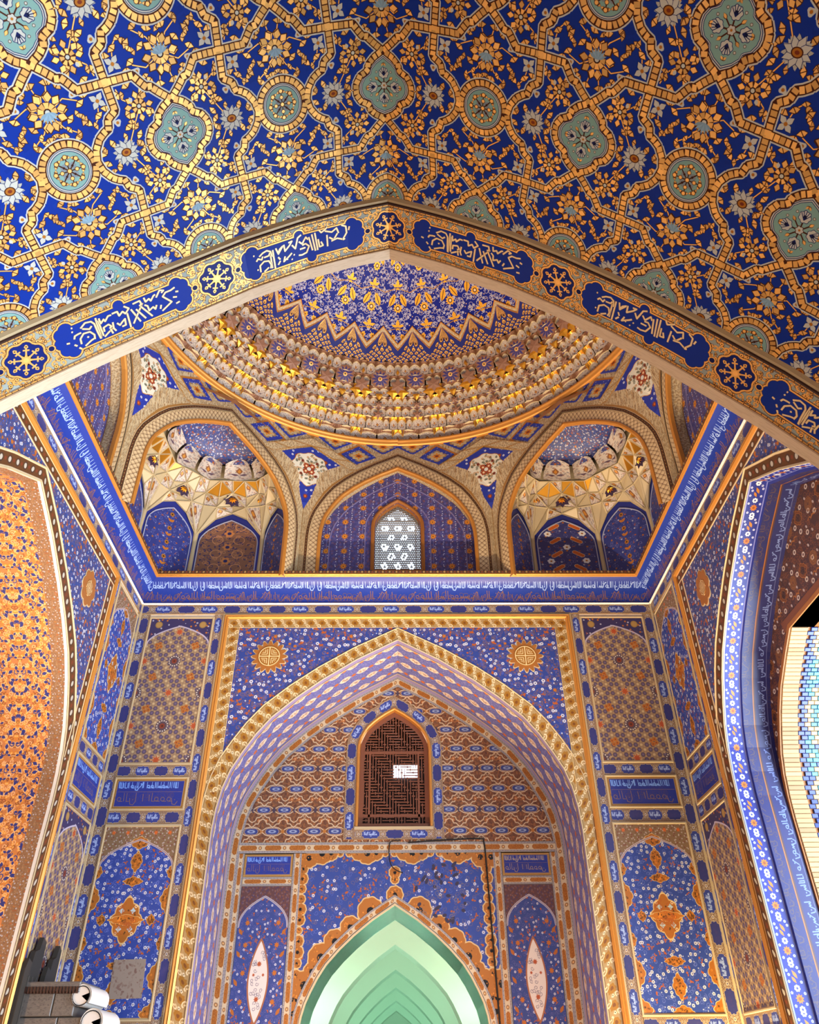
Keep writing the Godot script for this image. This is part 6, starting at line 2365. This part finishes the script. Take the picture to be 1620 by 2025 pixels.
func dome() -> void:
	var n := setting("ceiling_dome", "gilded stalactite dome with a blue flowered crown inside a zigzag border", Transform3D(Basis(), Vector3(0, E, ZC)))
	# added shell behind the niches, blocks light through the gaps
	var f := Form.new(true)
	var p := PackedVector2Array()
	for i in 11:
		p.append(prof(i / 10.0) + Vector2(0.30, 0.02))
	p.append(prof(1.12) + Vector2(0.25, 0.1))
	p.append(prof(1.2) + Vector2(0.02, 0.05))
	f.lathe(p, 96)
	part(n, "dome_shell", f, M.brown)
	f = Form.new(true)
	p = PackedVector2Array()
	for i in 15:
		p.append(prof(0.985 + 1.014 * i / 14.0))
	for i in 128:
		var a0 := TAU * i / 128
		var a1 := TAU * (i + 1) / 128
		for k in 14:
			var v0 := -k * 4.65 / 14 / 1.87 - 0.02
			var v1 := -(k + 1) * 4.65 / 14 / 1.87 - 0.02
			f.quad(polar(p[k].x, p[k].y, a0), polar(p[k].x, p[k].y, a1), polar(p[k + 1].x, p[k + 1].y, a1), polar(p[k + 1].x, p[k + 1].y, a0), Vector2(i / 8.0 + 0.25, v0), Vector2((i + 1) / 8.0 + 0.25, v0), Vector2((i + 1) / 8.0 + 0.25, v1), Vector2(i / 8.0 + 0.25, v1))
	part(n, "crown", f, M.crown)
	# zigzag border: gilt strip with raised edges
	f = Form.new()
	var g := Form.new()
	for i in 64:
		for h in 4:
			var q0 := (i + h / 4.0) * UNIT / 2
			var q1 := (i + (h + 1) / 4.0) * UNIT / 2
			var z := func(q: float) -> float: return 1.005 + 0.092 * absf(fposmod(q / UNIT + 0.5, 1.0) * -2.0 + 1.0) * -1.0 + 0.092
			var zz := func(q: float) -> float: return 1.002 + 0.092 * (1.0 - absf(1.0 - 2.0 * fposmod(q / UNIT, 1.0)))
			var row := func(q: float, dt: float, w: float) -> Vector3:
				var c := prof(zz.call(q) + dt)
				return polar(c.x - w * 0.8, c.y - w * 0.6, q)
			for e in [[-0.004, 0.03, 0.004, 0.055], [0.004, 0.055, 0.010, 0.03], [0.028, 0.03, 0.034, 0.05], [0.034, 0.05, 0.040, 0.0]]:
				f.quad(row.call(q0, e[0], e[1]), row.call(q1, e[0], e[1]), row.call(q1, e[2], e[3]), row.call(q0, e[2], e[3]))
			g.quad(row.call(q0, 0.008, 0.032), row.call(q1, 0.008, 0.032), row.call(q1, 0.03, 0.032), row.call(q0, 0.03, 0.032), Vector2(q0 * 8, 0), Vector2(q1 * 8, 0), Vector2(q1 * 8, 1), Vector2(q0 * 8, 1))
	part(n, "zigzag_edge", f, M.gilt)
	part(n, "zigzag_border", g, M.scroll)
	# tiers: [called, t0, t1, place in the unit, width, hood, blunt]
	var T := [0.0, 0.15, 0.29, 0.40, 0.51, 0.62, 0.74, 0.89]
	var plan := [
		["niche", 0, 0.0, 0.24, M.gold, 0.5], ["wide_niche", 0, 0.30, 0.36, M.brown, 0.3], ["wide_niche", 0, 0.70, 0.36, M.brown, 0.3],
		["niche", 1, 0.10, 0.19, M.gold, 0.5], ["niche", 1, -0.10, 0.19, M.gold, 0.5], ["wide_niche", 1, 0.5, 0.27, M.gold, 0.35], ["niche", 1, 0.29, 0.15, M.brown, 0.45], ["niche", 1, 0.71, 0.15, M.brown, 0.45],
		["niche", 2, 0.20, 0.20, M.brown, 0.5], ["niche", 2, 0.40, 0.18, M.soffit, 0.5], ["niche", 2, 0.60, 0.18, M.soffit, 0.5], ["niche", 2, 0.80, 0.20, M.brown, 0.5], ["niche", 2, 0.0, 0.17, M.gold, 0.5],
		["niche", 3, 0.0, 0.24, M.gold, 0.6], ["niche", 3, 0.36, 0.20, M.brown, 0.5], ["niche", 3, 0.64, 0.20, M.brown, 0.5], ["niche", 3, 0.19, 0.14, M.soffit, 0.5], ["niche", 3, 0.81, 0.14, M.soffit, 0.5],
		["niche", 4, 0.375, 0.26, M.brown, 0.5], ["niche", 4, 0.625, 0.26, M.brown, 0.5], ["niche", 4, 0.12, 0.16, M.gold, 0.5], ["niche", 4, -0.12, 0.16, M.gold, 0.5],
		["niche", 5, 0.11, 0.19, M.brown, 0.5], ["niche", 5, -0.11, 0.19, M.brown, 0.5], ["niche", 5, 0.32, 0.14, M.soffit, 0.5], ["niche", 5, 0.68, 0.14, M.soffit, 0.5],
		["niche", 6, 0.5, 0.31, M.brown, 0.45], ["niche", 6, 0.22, 0.24, M.brown, 0.45], ["niche", 6, 0.78, 0.24, M.brown, 0.45], ["niche", 6, 0.0, 0.18, M.brown, 0.3],
	]
	var pieces := []
	for q in plan:
		pieces.append([q[0], cell(T[q[1]], T[q[1] + 1], q[3], M.cell, q[4], q[5]), q[2]])
	var dun := plain(Color(0.50, 0.36, 0.28), 0.5, 0.1)
	pieces.append(["rosette_plate", plate(0.69, 0.24, 0.21, 12, M.soffit, -0.01), 0.5])
	pieces.append(["star_plate", plate(0.615, 0.19, 0.11, 6, dun, 0.04), 0.0])
	pieces.append(["star_plate", plate(0.30, 0.12, 0.06, 6, dun, 0.04), 0.5])
	pieces.append(["star_plate", plate(0.41, 0.10, 0.05, 6, dun, 0.04), 0.5])
	pieces.append(["gold_kite", plate(0.50, 0.10, 0.06, 3, M.gold, 0.05), 0.5])
	pieces.append(["gold_kite", plate(0.765, 0.07, 0.035, 2, M.gold, 0.05), 0.0])
	pieces.append(["gold_kite", plate(0.545, 0.16, 0.09, 4, M.gold, 0.02), -0.13])
	pieces.append(["gold_kite", plate(0.545, 0.16, 0.09, 4, M.gold, 0.02), 0.13])
	# blue fans between the highest niches and the zigzag
	f = Form.new(true)
	for u in 8:
		for v in 5:
			var gq := []
			var uv := []
			for e in [[u, v], [u + 1, v], [u + 1, v + 1], [u, v + 1]]:
				var x: float = e[0] / 8.0 - 0.5
				var y: float = e[1] / 5.0
				var lo := 0.875 - 0.02 * cos(x * TAU * 3)
				var hi := 1.006 + 0.092 * (1.0 - 2.0 * absf(x))
				var c := prof(lerpf(lo, hi, y))
				gq.append(polar(c.x - 0.03 - 0.02 * cos(x * PI), c.y - 0.02, x * UNIT))
				uv.append(Vector2(0.5 + x, 1.0 - y))
			f.quad(gq[0], gq[1], gq[2], gq[3], uv[0], uv[1], uv[2], uv[3])
	f.cut(M.fan)
	pieces.append(["blue_fan", f.mesh, 0.5])
	for k in range(-8, 9):
		for q in pieces:
			put(n, q[0], q[1], Transform3D(Basis(Vector3.UP, -(k + q[2]) * UNIT), Vector3.ZERO))
	# the half of the dome behind the viewer's arch
	for q in pieces:
		var mm := MultiMesh.new()
		mm.transform_format = MultiMesh.TRANSFORM_3D
		mm.mesh = q[1]
		mm.instance_count = 15
		for i in 15:
			mm.set_instance_transform(i, Transform3D(Basis(Vector3.UP, -(9 + i + q[2]) * UNIT), Vector3.ZERO))
		var o := MultiMeshInstance3D.new()
		o.name = q[0] + "_ring"
		o.multimesh = mm
		o.set_meta("kind", "stuff")
		n.add_child(o, true)
	# scalloped ledges under each tier
	for i in range(1, 7):
		var c := prof(T[i])
		f = Form.new(true)
		for j in 256:
			var row := func(jj: int, dr: float, dy: float) -> Vector3:
				var th := TAU * jj / 256
				var sc := 0.07 * absf(cos(th * 16 * (2.0 if i < 3 else 1.0)))
				return polar(c.x - dr + sc, c.y + dy, th)
			for e in [[-0.10, -0.012, 0.0, -0.014], [0.0, -0.014, 0.014, -0.002], [0.014, -0.002, 0.0, 0.010]]:
				f.quad(row.call(j, e[0], e[1]), row.call(j + 1, e[0], e[1]), row.call(j + 1, e[2], e[3]), row.call(j, e[2], e[3]))
		part(n, "tier_ledge", f, M.cream)

# ---- recess of the far wall
func back_recess() -> void:
	var n := setting("wall_recess", "back of the far recess: ogival lattice painting, wooden screen window and doorway", frame_at(Vector3(0, E, ZB), Vector3.RIGHT, Vector3(0, 0, 1)))
	var A0 := arch(0, 3.17, 3.55, 7.15, -E)
	var D := -1.73
	var lil := plain(Color(0.50, 0.46, 0.60), 0.42)
	reveal(n, "soffit_edge", A0, 0, -0.14, lil, Vector2(1, 1))
	reveal(n, "leaf_soffit", A0, -0.14, -1.52, M.leaves, Vector2(1.6, 1.55))
	reveal(n, "soffit_edge", A0, -1.52, D, lil, Vector2(1, 1))
	for w in [-0.14, -1.52]:
		var f := Form.new()
		var pth := deep(arch(0, 3.16, 3.55, 7.14, -E), w)
		var pth2 := deep(arch(0, 3.16, 3.55, 7.14, -E), w - 0.03)
		f.loft(pth, pth2, runs(A0, 0), runs(A0, 1))
		part(n, "soffit_line", f, M.cream)
	var q := Node3D.new()
	# all that follows lies in the plane of the back of the recess, z = D
	var P := func(o: MeshInstance3D) -> void: o.position.z = D
	var A1 := arch(0, 2.99, 3.5, 6.93, -E)
	P.call(band(n, "segment_border", A0, A1, 0.012, 0.012, M.segs, 0.46))
	# painted wall above the strip, cut for the window
	var cx := -0.07
	var W := arch(cx, 0.70, 5.55, 6.40, 4.06)
	for s in [-1, 1]:
		var h := PackedVector2Array()
		for v in A1:
			if v.x * s >= -0.001 and v.y > 3.78:
				h.append(v)
		if s > 0:
			h.reverse()
		# h runs from the side up to the apex
		h.insert(0, Vector2(s * 2.99, 3.78))
		var w := PackedVector2Array()
		for v in W:
			if (v.x - cx) * s >= -0.001:
				w.append(v)
		if s < 0:
			w.reverse()
		h.append_array(w)
		h.append(Vector2(cx, 4.06))
		h.append(Vector2(cx, 3.78))
		var f := Form.new()
		flat(f, h, 0, 0, Vector2(0, 3.78), Vector2(0.80, 0.80))
		P.call(part(n, "ogival_wall", f, M.ogival))
	# masonry behind the painted coat
	for s in [-1, 1]:
		var h := PackedVector2Array()
		for v in A0:
			if v.x * s >= -0.001 and v.y > 3.5:
				h.append(v)
		if s > 0:
			h.reverse()
		h.insert(0, Vector2(s * 3.17, 3.45))
		for v in [Vector2(cx, 6.45), Vector2(cx + s * 0.45, 6.2), Vector2(cx + s * 0.72, 5.6), Vector2(cx + s * 0.72, 4.03), Vector2(cx, 4.03), Vector2(cx, 3.45)]:
			h.append(v)
		var f := Form.new()
		flat(f, h, -0.012, -0.012, Vector2.ZERO, Vector2(1.5, 1.5))
		flat(f, box2(minf(s * 1.72, s * 3.17), -E, maxf(s * 1.72, s * 3.17), 3.6), -0.012, -0.012, Vector2.ZERO, Vector2(1.5, 1.5))
		P.call(part(n, "masonry", f, M.plaster))
	# cartouche border round the window, following its arch
	P.call(band(n, "cartouche_border", arch(cx, 0.97, 5.55, 6.72, 3.83), arch(cx, 0.75, 5.55, 6.45, 3.83), 0.014, 0.014, M.cart, 0.92))
	P.call(strip(n, "cartouche_border", cx - 0.97, 3.82, cx + 0.97, 4.02, 0, 0.013, M.cart, 0.92, 0.18))
	screen_window(cx, D)
	# strips, boards and narrow panels at the sides of the doorway
	P.call(strip(n, "segment_border", -3.0, 3.59, 3.0, 3.77, 0, 0.014, M.segs, 0.46))
	for s in [-1, 1]:
		var bm: Material = M.insc if s < 0 else M.insc_dark
		P.call(panel(n, "inscription_panel", minf(s * 1.96, s * 2.86), 3.18, maxf(s * 1.96, s * 2.86), 3.57, 0, 0.012, bm))
		P.call(strip(n, "segment_border", minf(s * 1.96, s * 2.86), 3.03, maxf(s * 1.96, s * 2.86), 3.17, 0, 0.013, M.segs, 0.46))
		P.call(panel(n, "spindle_panel", minf(s * 1.96, s * 2.86), 0.2, maxf(s * 1.96, s * 2.86), 3.02, 0, 0.012, M.spindle))
		P.call(strip(n, "segment_border", minf(s * 1.80, s * 1.95), -E, maxf(s * 1.80, s * 1.95), 3.58, 0, 0.014, M.segs, 0.46))
		P.call(strip(n, "segment_border", minf(s * 2.87, s * 3.0), -E, maxf(s * 2.87, s * 3.0), 3.58, 0, 0.013, M.segs, 0.46))
		P.call(panel(n, "dado_panel", minf(s * 1.96, s * 2.86), -E, maxf(s * 1.96, s * 2.86), 0.19, 0, 0.03, M.marble))
	# field over the doorway
	var dx := -0.05
	var D0 := arch(dx, 1.63, 0.55, 2.70, -E)
	var D1 := arch(dx, 1.76, 0.60, 2.86, -E)
	for s in [-1, 1]:
		var h := PackedVector2Array()
		for v in D1:
			if (v.x - dx) * s >= -0.001:
				h.append(v)
		if s > 0:
			h.reverse()
		h.append(Vector2(dx, 3.58))
		h.append(Vector2(s * 1.85, 3.58))
		h.append(Vector2(s * 1.85, -E))
		var f := Form.new()
		flat(f, h, 0, 0.006, Vector2(-1.76, 3.58), Vector2(3.42, 2.8))
		P.call(part(n, "door_field", f, M.doorfield))
	P.call(band(n, "door_border", D1, D0, 0.016, 0.016, M.segs, 0.46))
	var f := Form.new()
	f.sweep(deep(D0, 0.016), pv([-0.02, 0, -0.015, 0.02, 0.015, 0.02, 0.02, 0]), Vector3(0, 0, 1))
	P.call(part(n, "door_bead", f, M.cream))
	# deep green reveal of the doorway
	f = Form.new()
	f.loft(deep(D0, D), deep(D0, D - 1.6), runs(D0, 0, 1), runs(D0, 1.6, 1))
	part(n, "door_reveal", f, M.green)

func screen_window(cx: float, D: float) -> void:
	# carved wooden screen in a gilt and wooden frame, dim room behind with a small bright window
	var n := setting("window_1", "brown carved wooden screen window under a pointed arch", frame_at(Vector3(0, E, ZB + D), Vector3.RIGHT, Vector3(0, 0, 1)))
	var W := arch(cx, 0.70, 5.55, 6.40, 4.06)
	var f := Form.new()
	f.sweep(deep(W, 0.0), pv([-0.05, 0.0, -0.045, 0.035, -0.02, 0.045, 0.0, 0.03, 0.01, -0.12]), Vector3(0, 0, 1))
	part(n, "gilt_frame", f, M.gilt)
	f = Form.new()
	f.sweep(deep(arch(cx, 0.64, 5.55, 6.32, 4.10), -0.10), pv([-0.07, -0.02, -0.07, 0.02, 0.03, 0.02, 0.03, -0.02]), Vector3(0, 0, 1))
	f.box(Vector3(cx - 0.72, 4.04, -0.13), Vector3(cx + 0.72, 4.12, -0.02))
	f.box(Vector3(cx - 0.66, 5.50, -0.12), Vector3(cx + 0.66, 5.56, -0.085))
	f.box(Vector3(cx - 0.66, 4.26, -0.12), Vector3(cx + 0.66, 4.31, -0.085))
	for s in [-1, 1]:
		f.box(Vector3(cx + s * 0.49 - 0.02, 4.1, -0.12), Vector3(cx + s * 0.49 + 0.02, 5.5, -0.085))
	part(n, "wooden_frame", f, M.wood)
	f = Form.new()
	f.box(Vector3(cx - 0.76, 4.0, -0.02), Vector3(cx + 0.76, 4.05, 0.05))
	part(n, "sill", f, M.cream)
	# screen of short bars laid in right-angled meanders
	f = Form.new()
	var step := 0.058
	var I := arch(cx, 0.66, 5.55, 6.36, 4.06)
	for j in 42:
		for i in 24:
			var x := cx - 0.66 + i * step
			var y := 4.08 + j * step
			if not Geometry2D.is_point_in_polygon(Vector2(x, y), I):
				continue
			var bx := posmod(i + 2 * int(j / 4.0), 8)
			var by := posmod(j, 4)
			var horizontal := bx < 4
			if horizontal:
				f.box(Vector3(x - step * 0.5, y - 0.0095, -0.11), Vector3(x + step * 0.5, y + 0.0095, -0.09))
			else:
				f.box(Vector3(x - 0.0095, y - step * 0.5, -0.11), Vector3(x + 0.0095, y + step * 0.5, -0.09))
			if (i + j) % 4 == 0:
				f.box(Vector3(x - 0.0095, y - step * 0.5, -0.112), Vector3(x + 0.0095, y + step * 0.5, -0.092))
				f.box(Vector3(x - step * 0.5, y - 0.0095, -0.112), Vector3(x + step * 0.5, y + 0.0095, -0.092))
	part(n, "screen", f, M.wood)
	# dim room behind
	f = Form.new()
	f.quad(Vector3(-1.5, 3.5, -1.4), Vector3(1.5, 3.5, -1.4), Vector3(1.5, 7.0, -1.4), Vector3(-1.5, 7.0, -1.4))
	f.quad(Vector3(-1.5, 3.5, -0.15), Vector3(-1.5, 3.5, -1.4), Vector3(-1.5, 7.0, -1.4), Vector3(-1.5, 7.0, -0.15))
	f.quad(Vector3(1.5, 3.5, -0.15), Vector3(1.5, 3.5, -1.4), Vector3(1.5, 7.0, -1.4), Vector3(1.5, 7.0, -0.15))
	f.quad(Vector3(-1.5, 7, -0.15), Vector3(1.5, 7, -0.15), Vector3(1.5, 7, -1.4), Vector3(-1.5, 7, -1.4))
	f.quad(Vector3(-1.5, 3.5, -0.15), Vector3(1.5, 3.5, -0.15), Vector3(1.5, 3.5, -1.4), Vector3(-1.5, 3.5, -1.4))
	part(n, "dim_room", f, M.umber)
	f = Form.new()
	f.box(Vector3(-0.09, 5.44, -1.39), Vector3(0.43, 5.70, -1.37))
	var g := plain(Color(0.9, 0.95, 1.0), 0.4)
	g.emission_enabled = true
	g.emission = Color(0.86, 0.90, 1.0)
	g.emission_energy_multiplier = 9.0
	part(n, "bright_window", f, g)

# ---- corridor beyond the doorway
func corridor() -> void:
	var n := setting("wall_corridor", "pale green lit plaster corridor of repeated pointed arches beyond the doorway", Transform3D(Basis(), Vector3(-0.05, E, 0)))
	var big := arch(0, 1.80, 0.75, 3.02, -E)
	var small := arch(0, 1.50, 0.45, 2.55, -E)
	var D0 := arch(0, 1.63, 0.55, 2.70, -E)
	var z := -17.2
	var f := Form.new()
	f.loft(deep(D0, z), deep(big, z), runs(D0, 0), runs(big, 1))
	part(n, "bay_wall", f, M.hallw)
	for k in 5:
		var z1 := z - 2.1 - 1.6 * minf(k, 1.0)
		f = Form.new(true)
		f.loft(deep(big, z), deep(big, z1), runs(big, 0), runs(big, 1))
		part(n, "bay_vault", f, M.hallw)
		f = Form.new()
		f.loft(deep(big, z1), deep(small, z1), runs(big, 0), runs(small, 1))
		f.loft(deep(small, z1), deep(small, z1 - 0.75), runs(small, 0), runs(small, 1))
		f.loft(deep(small, z1 - 0.75), deep(big, z1 - 0.75), runs(small, 0), runs(big, 1))
		part(n, "transverse_arch", f, M.hallw)
		for s in [-1, 1]:
			wall_lamp(Vector3(-0.05 + s * 1.62, E + 0.78, lerpf(z, z1, 0.5)), s, k)  # pairs past the first bay are unseen, added to brighten the far end
		z = z1 - 0.75
	f = Form.new()
	flat(f, big, z, z, Vector2.ZERO, Vector2.ONE)
	part(n, "end_wall", f, M.hallw)

func wall_lamp(at: Vector3, s: int, k: int) -> void:
	var bay: String = ["first", "second", "third", "fourth", "fifth"][k]
	var t := thing("wall_lamp", "white wall lamp, added in all but the first bay, in the corridor's %s bay beyond the doorway, on the %s side" % [bay, "pulpit" if s < 0 else "brick arch"], "lamp", Transform3D(Basis(), at), "corridor wall lamps")
	var f := Form.new(true)
	f.lathe(pv([0.01, -0.10, 0.05, -0.09, 0.09, 0.0, 0.10, 0.04, 0.085, 0.04, 0.02, -0.06]), 20)
	var sh := part(t, "shade", f, M.white)
	f = Form.new(true)
	f.lathe(pv([0.001, 0.06, 0.03, 0.05, 0.04, 0.02, 0.03, -0.02, 0.001, -0.03]), 14)
	var g := plain(Color(0.9, 1.0, 0.95), 0.4)
	g.emission_enabled = true
	g.emission = Color(0.75, 1.0, 0.88)
	g.emission_energy_multiplier = 6.0
	part(sh, "bulb", f, g)
	f = Form.new()
	f.box(Vector3(0.0 if s > 0 else -0.18, -0.07, -0.02), Vector3(0.18 if s > 0 else 0.0, -0.05, 0.02))
	part(t, "bracket", f, M.white)
	var l := OmniLight3D.new()
	l.name = "wall_lamp_glow"
	l.light_color = Color(0.70, 1.0, 0.84)
	l.light_energy = 2.2
	l.light_size = 0.04
	l.omni_range = 30.0
	l.omni_attenuation = 2.0
	l.shadow_enabled = true
	add_child(l, true)
	l.position = at + Vector3(0, 0.02, 0)

# ---- things
func minbar() -> void:
	var t := thing("minbar", "grey marble pulpit top with rolled white corner scrolls in the left far corner", "pulpit", Transform3D(Basis(), Vector3(-4.60, 0, -12.75)))
	var f := Form.new()
	f.box(Vector3(-0.5, 0, -0.5), Vector3(0.55, 2.05, 0.16))
	part(t, "body", f, M.marble)
	# courses of slabs
	for q in [[-0.55, 2.06, -0.55, 0.02, 2.42, 0.24], [0.03, 2.06, -0.55, 0.42, 2.42, 0.24], [-0.55, 2.43, -0.55, -0.08, 2.70, 0.26], [-0.07, 2.43, -0.55, 0.22, 2.70, 0.26], [-0.55, 2.705, -0.55, 0.26, 2.83, 0.30]]:
		f = Form.new()
		f.slab(Vector3(q[0], q[1], q[2]), Vector3(q[3], q[4], q[5]), 0.012)
		part(t, "slab", f, M.marble)
	# small teeth under the top slab
	f = Form.new()
	for i in 18:
		var x := -0.53 + i * 0.044
		f.box(Vector3(x, 2.69, 0.26), Vector3(x + 0.026, 2.77, 0.318))
	part(t, "teeth", f, M.umber)
	# rolled ends
	for q in [[0.30, 2.66, 0.15], [0.50, 2.36, 0.17]]:
		f = Form.new(true)
		var prev := []
		for k in 2:
			var r := []
			for i in 25:
				var a := i / 24.0 * TAU * 1.15 - 0.6
				var rr: float = q[2] * (1.0 - 0.25 * i / 24.0)
				r.append(Vector3(q[0] + cos(a) * rr * 0.95, q[1] + sin(a) * rr, 0.30 if k == 0 else -0.5))
			if k:
				for i in 24:
					f.quad(prev[i], prev[i + 1], r[i + 1], r[i])
			prev = r
		f.cut(M.white)
		f.begin()
		for i in 24:
			f.tri(Vector3(q[0], q[1], 0.285), prev[i] + Vector3(0, 0, 0.785), prev[i + 1] + Vector3(0, 0, 0.785))
		f.cut(M.white)
		part(t, "scroll", f).set_meta("label", "white rolled scroll")
		f = Form.new(true)
		for i in 20:
			var a := i / 20.0 * TAU
			var a2 := (i + 1) / 20.0 * TAU
			for e in [[0.72, 0.80]]:
				f.quad(Vector3(q[0] + cos(a) * q[2] * e[0], q[1] + sin(a) * q[2] * e[0], 0.305), Vector3(q[0] + cos(a2) * q[2] * e[0], q[1] + sin(a2) * q[2] * e[0], 0.305), Vector3(q[0] + cos(a2) * q[2] * e[1], q[1] + sin(a2) * q[2] * e[1], 0.303), Vector3(q[0] + cos(a) * q[2] * e[1], q[1] + sin(a) * q[2] * e[1], 0.303))
		part(t, "scroll_line", f, M.dark)
	# dark upright slabs behind, leaning on the wall
	var k := 0
	for q in [[-12.55, 0.26, 3.40, "taller dark grey stone slab with a broken top standing behind the pulpit"], [-13.25, 0.20, 3.38, "narrower dark grey stone slab with a broken top standing behind the pulpit"]]:
		var b := thing("stone_slab", q[3], "slab", Transform3D(Basis(), Vector3(-5.15, 0, q[0])))
		f = Form.new()
		var h: float = q[1]
		var top: float = q[2]
		var o := pv([-h, 0, h, 0, h, top - 0.05, h * 0.5, top, h * 0.3, top - 0.16, -h * 0.2, top - 0.2, -h * 0.3, top - 0.34, -h * 0.8, top - 0.3, -h, top - 0.42])
		flat(f, o, 0.0, 0.07, Vector2.ZERO, Vector2(1, 1))
		flat(f, o, 0.0, 0.0, Vector2.ZERO, Vector2(1, 1))
		f.cut(plain(Color(0.20, 0.19, 0.17), 0.6))
		for e in [-0.4, 0.1, 0.6]:
			f.box(Vector3(h * e - 0.012, 0.3, 0.07), Vector3(h * e + 0.012, top - 0.5, 0.085))
		f.cut(plain(Color(0.28, 0.27, 0.25), 0.6))
		var o2 := put(b, "face", f.mesh)
		o2.transform = Transform3D(Basis(Vector3(0, 0, -1), Vector3.UP, Vector3(1, 0, 0)), Vector3.ZERO)
		k += 1

func cable(called: String, label: String, pts: Array, r: float) -> void:
	var t := thing(called, label, "cable")
	var cv := Curve3D.new()
	for i in pts.size():
		var a: Vector3 = pts[maxi(i - 1, 0)]
		var b: Vector3 = pts[mini(i + 1, pts.size() - 1)]
		cv.add_point(pts[i], (a - b) / 6, (b - a) / 6)
	var bp := cv.tessellate_even_length(4, 0.06)
	var f := Form.new(true)
	for i in bp.size() - 1:
		var d := (bp[i + 1] - bp[i]).normalized()
		var e1 := d.cross(Vector3(0.2, 0.1, 1)).normalized()
		var e2 := d.cross(e1)
		for j in 6:
			var a := TAU * j / 6
			var b := TAU * (j + 1) / 6
			var ra := e1 * cos(a) * r + e2 * sin(a) * r
			var rb := e1 * cos(b) * r + e2 * sin(b) * r
			f.quad(bp[i] + ra, bp[i] + rb, bp[i + 1] + rb, bp[i + 1] + ra)
	part(t, "sheath", f, M.dark)

func cables() -> void:
	var z := ZB - 1.73 + 0.03
	cable("cable", "thin dark cable with a loose hooked end hanging over the doorway", [Vector3(0.06, E + 3.80, z), Vector3(-0.10, E + 3.79, z), Vector3(-0.15, E + 3.74, z), Vector3(-0.16, E + 3.52, z + 0.02), Vector3(-0.12, E + 3.36, z + 0.03), Vector3(-0.03, E + 3.27, z + 0.04), Vector3(0.10, E + 3.22, z + 0.04)], 0.010)
	cable("cable", "black cable running down the wall right of the doorway", [Vector3(0.2, E + 3.76, z), Vector3(0.9, E + 3.80, z), Vector3(1.55, E + 3.82, z), Vector3(1.64, E + 3.74, z), Vector3(1.66, E + 3.3, z), Vector3(1.68, E + 2.5, z), Vector3(1.70, E + 1.6, z), Vector3(1.72, E + 0.6, z), Vector3(1.74, 0.05, z)], 0.014)
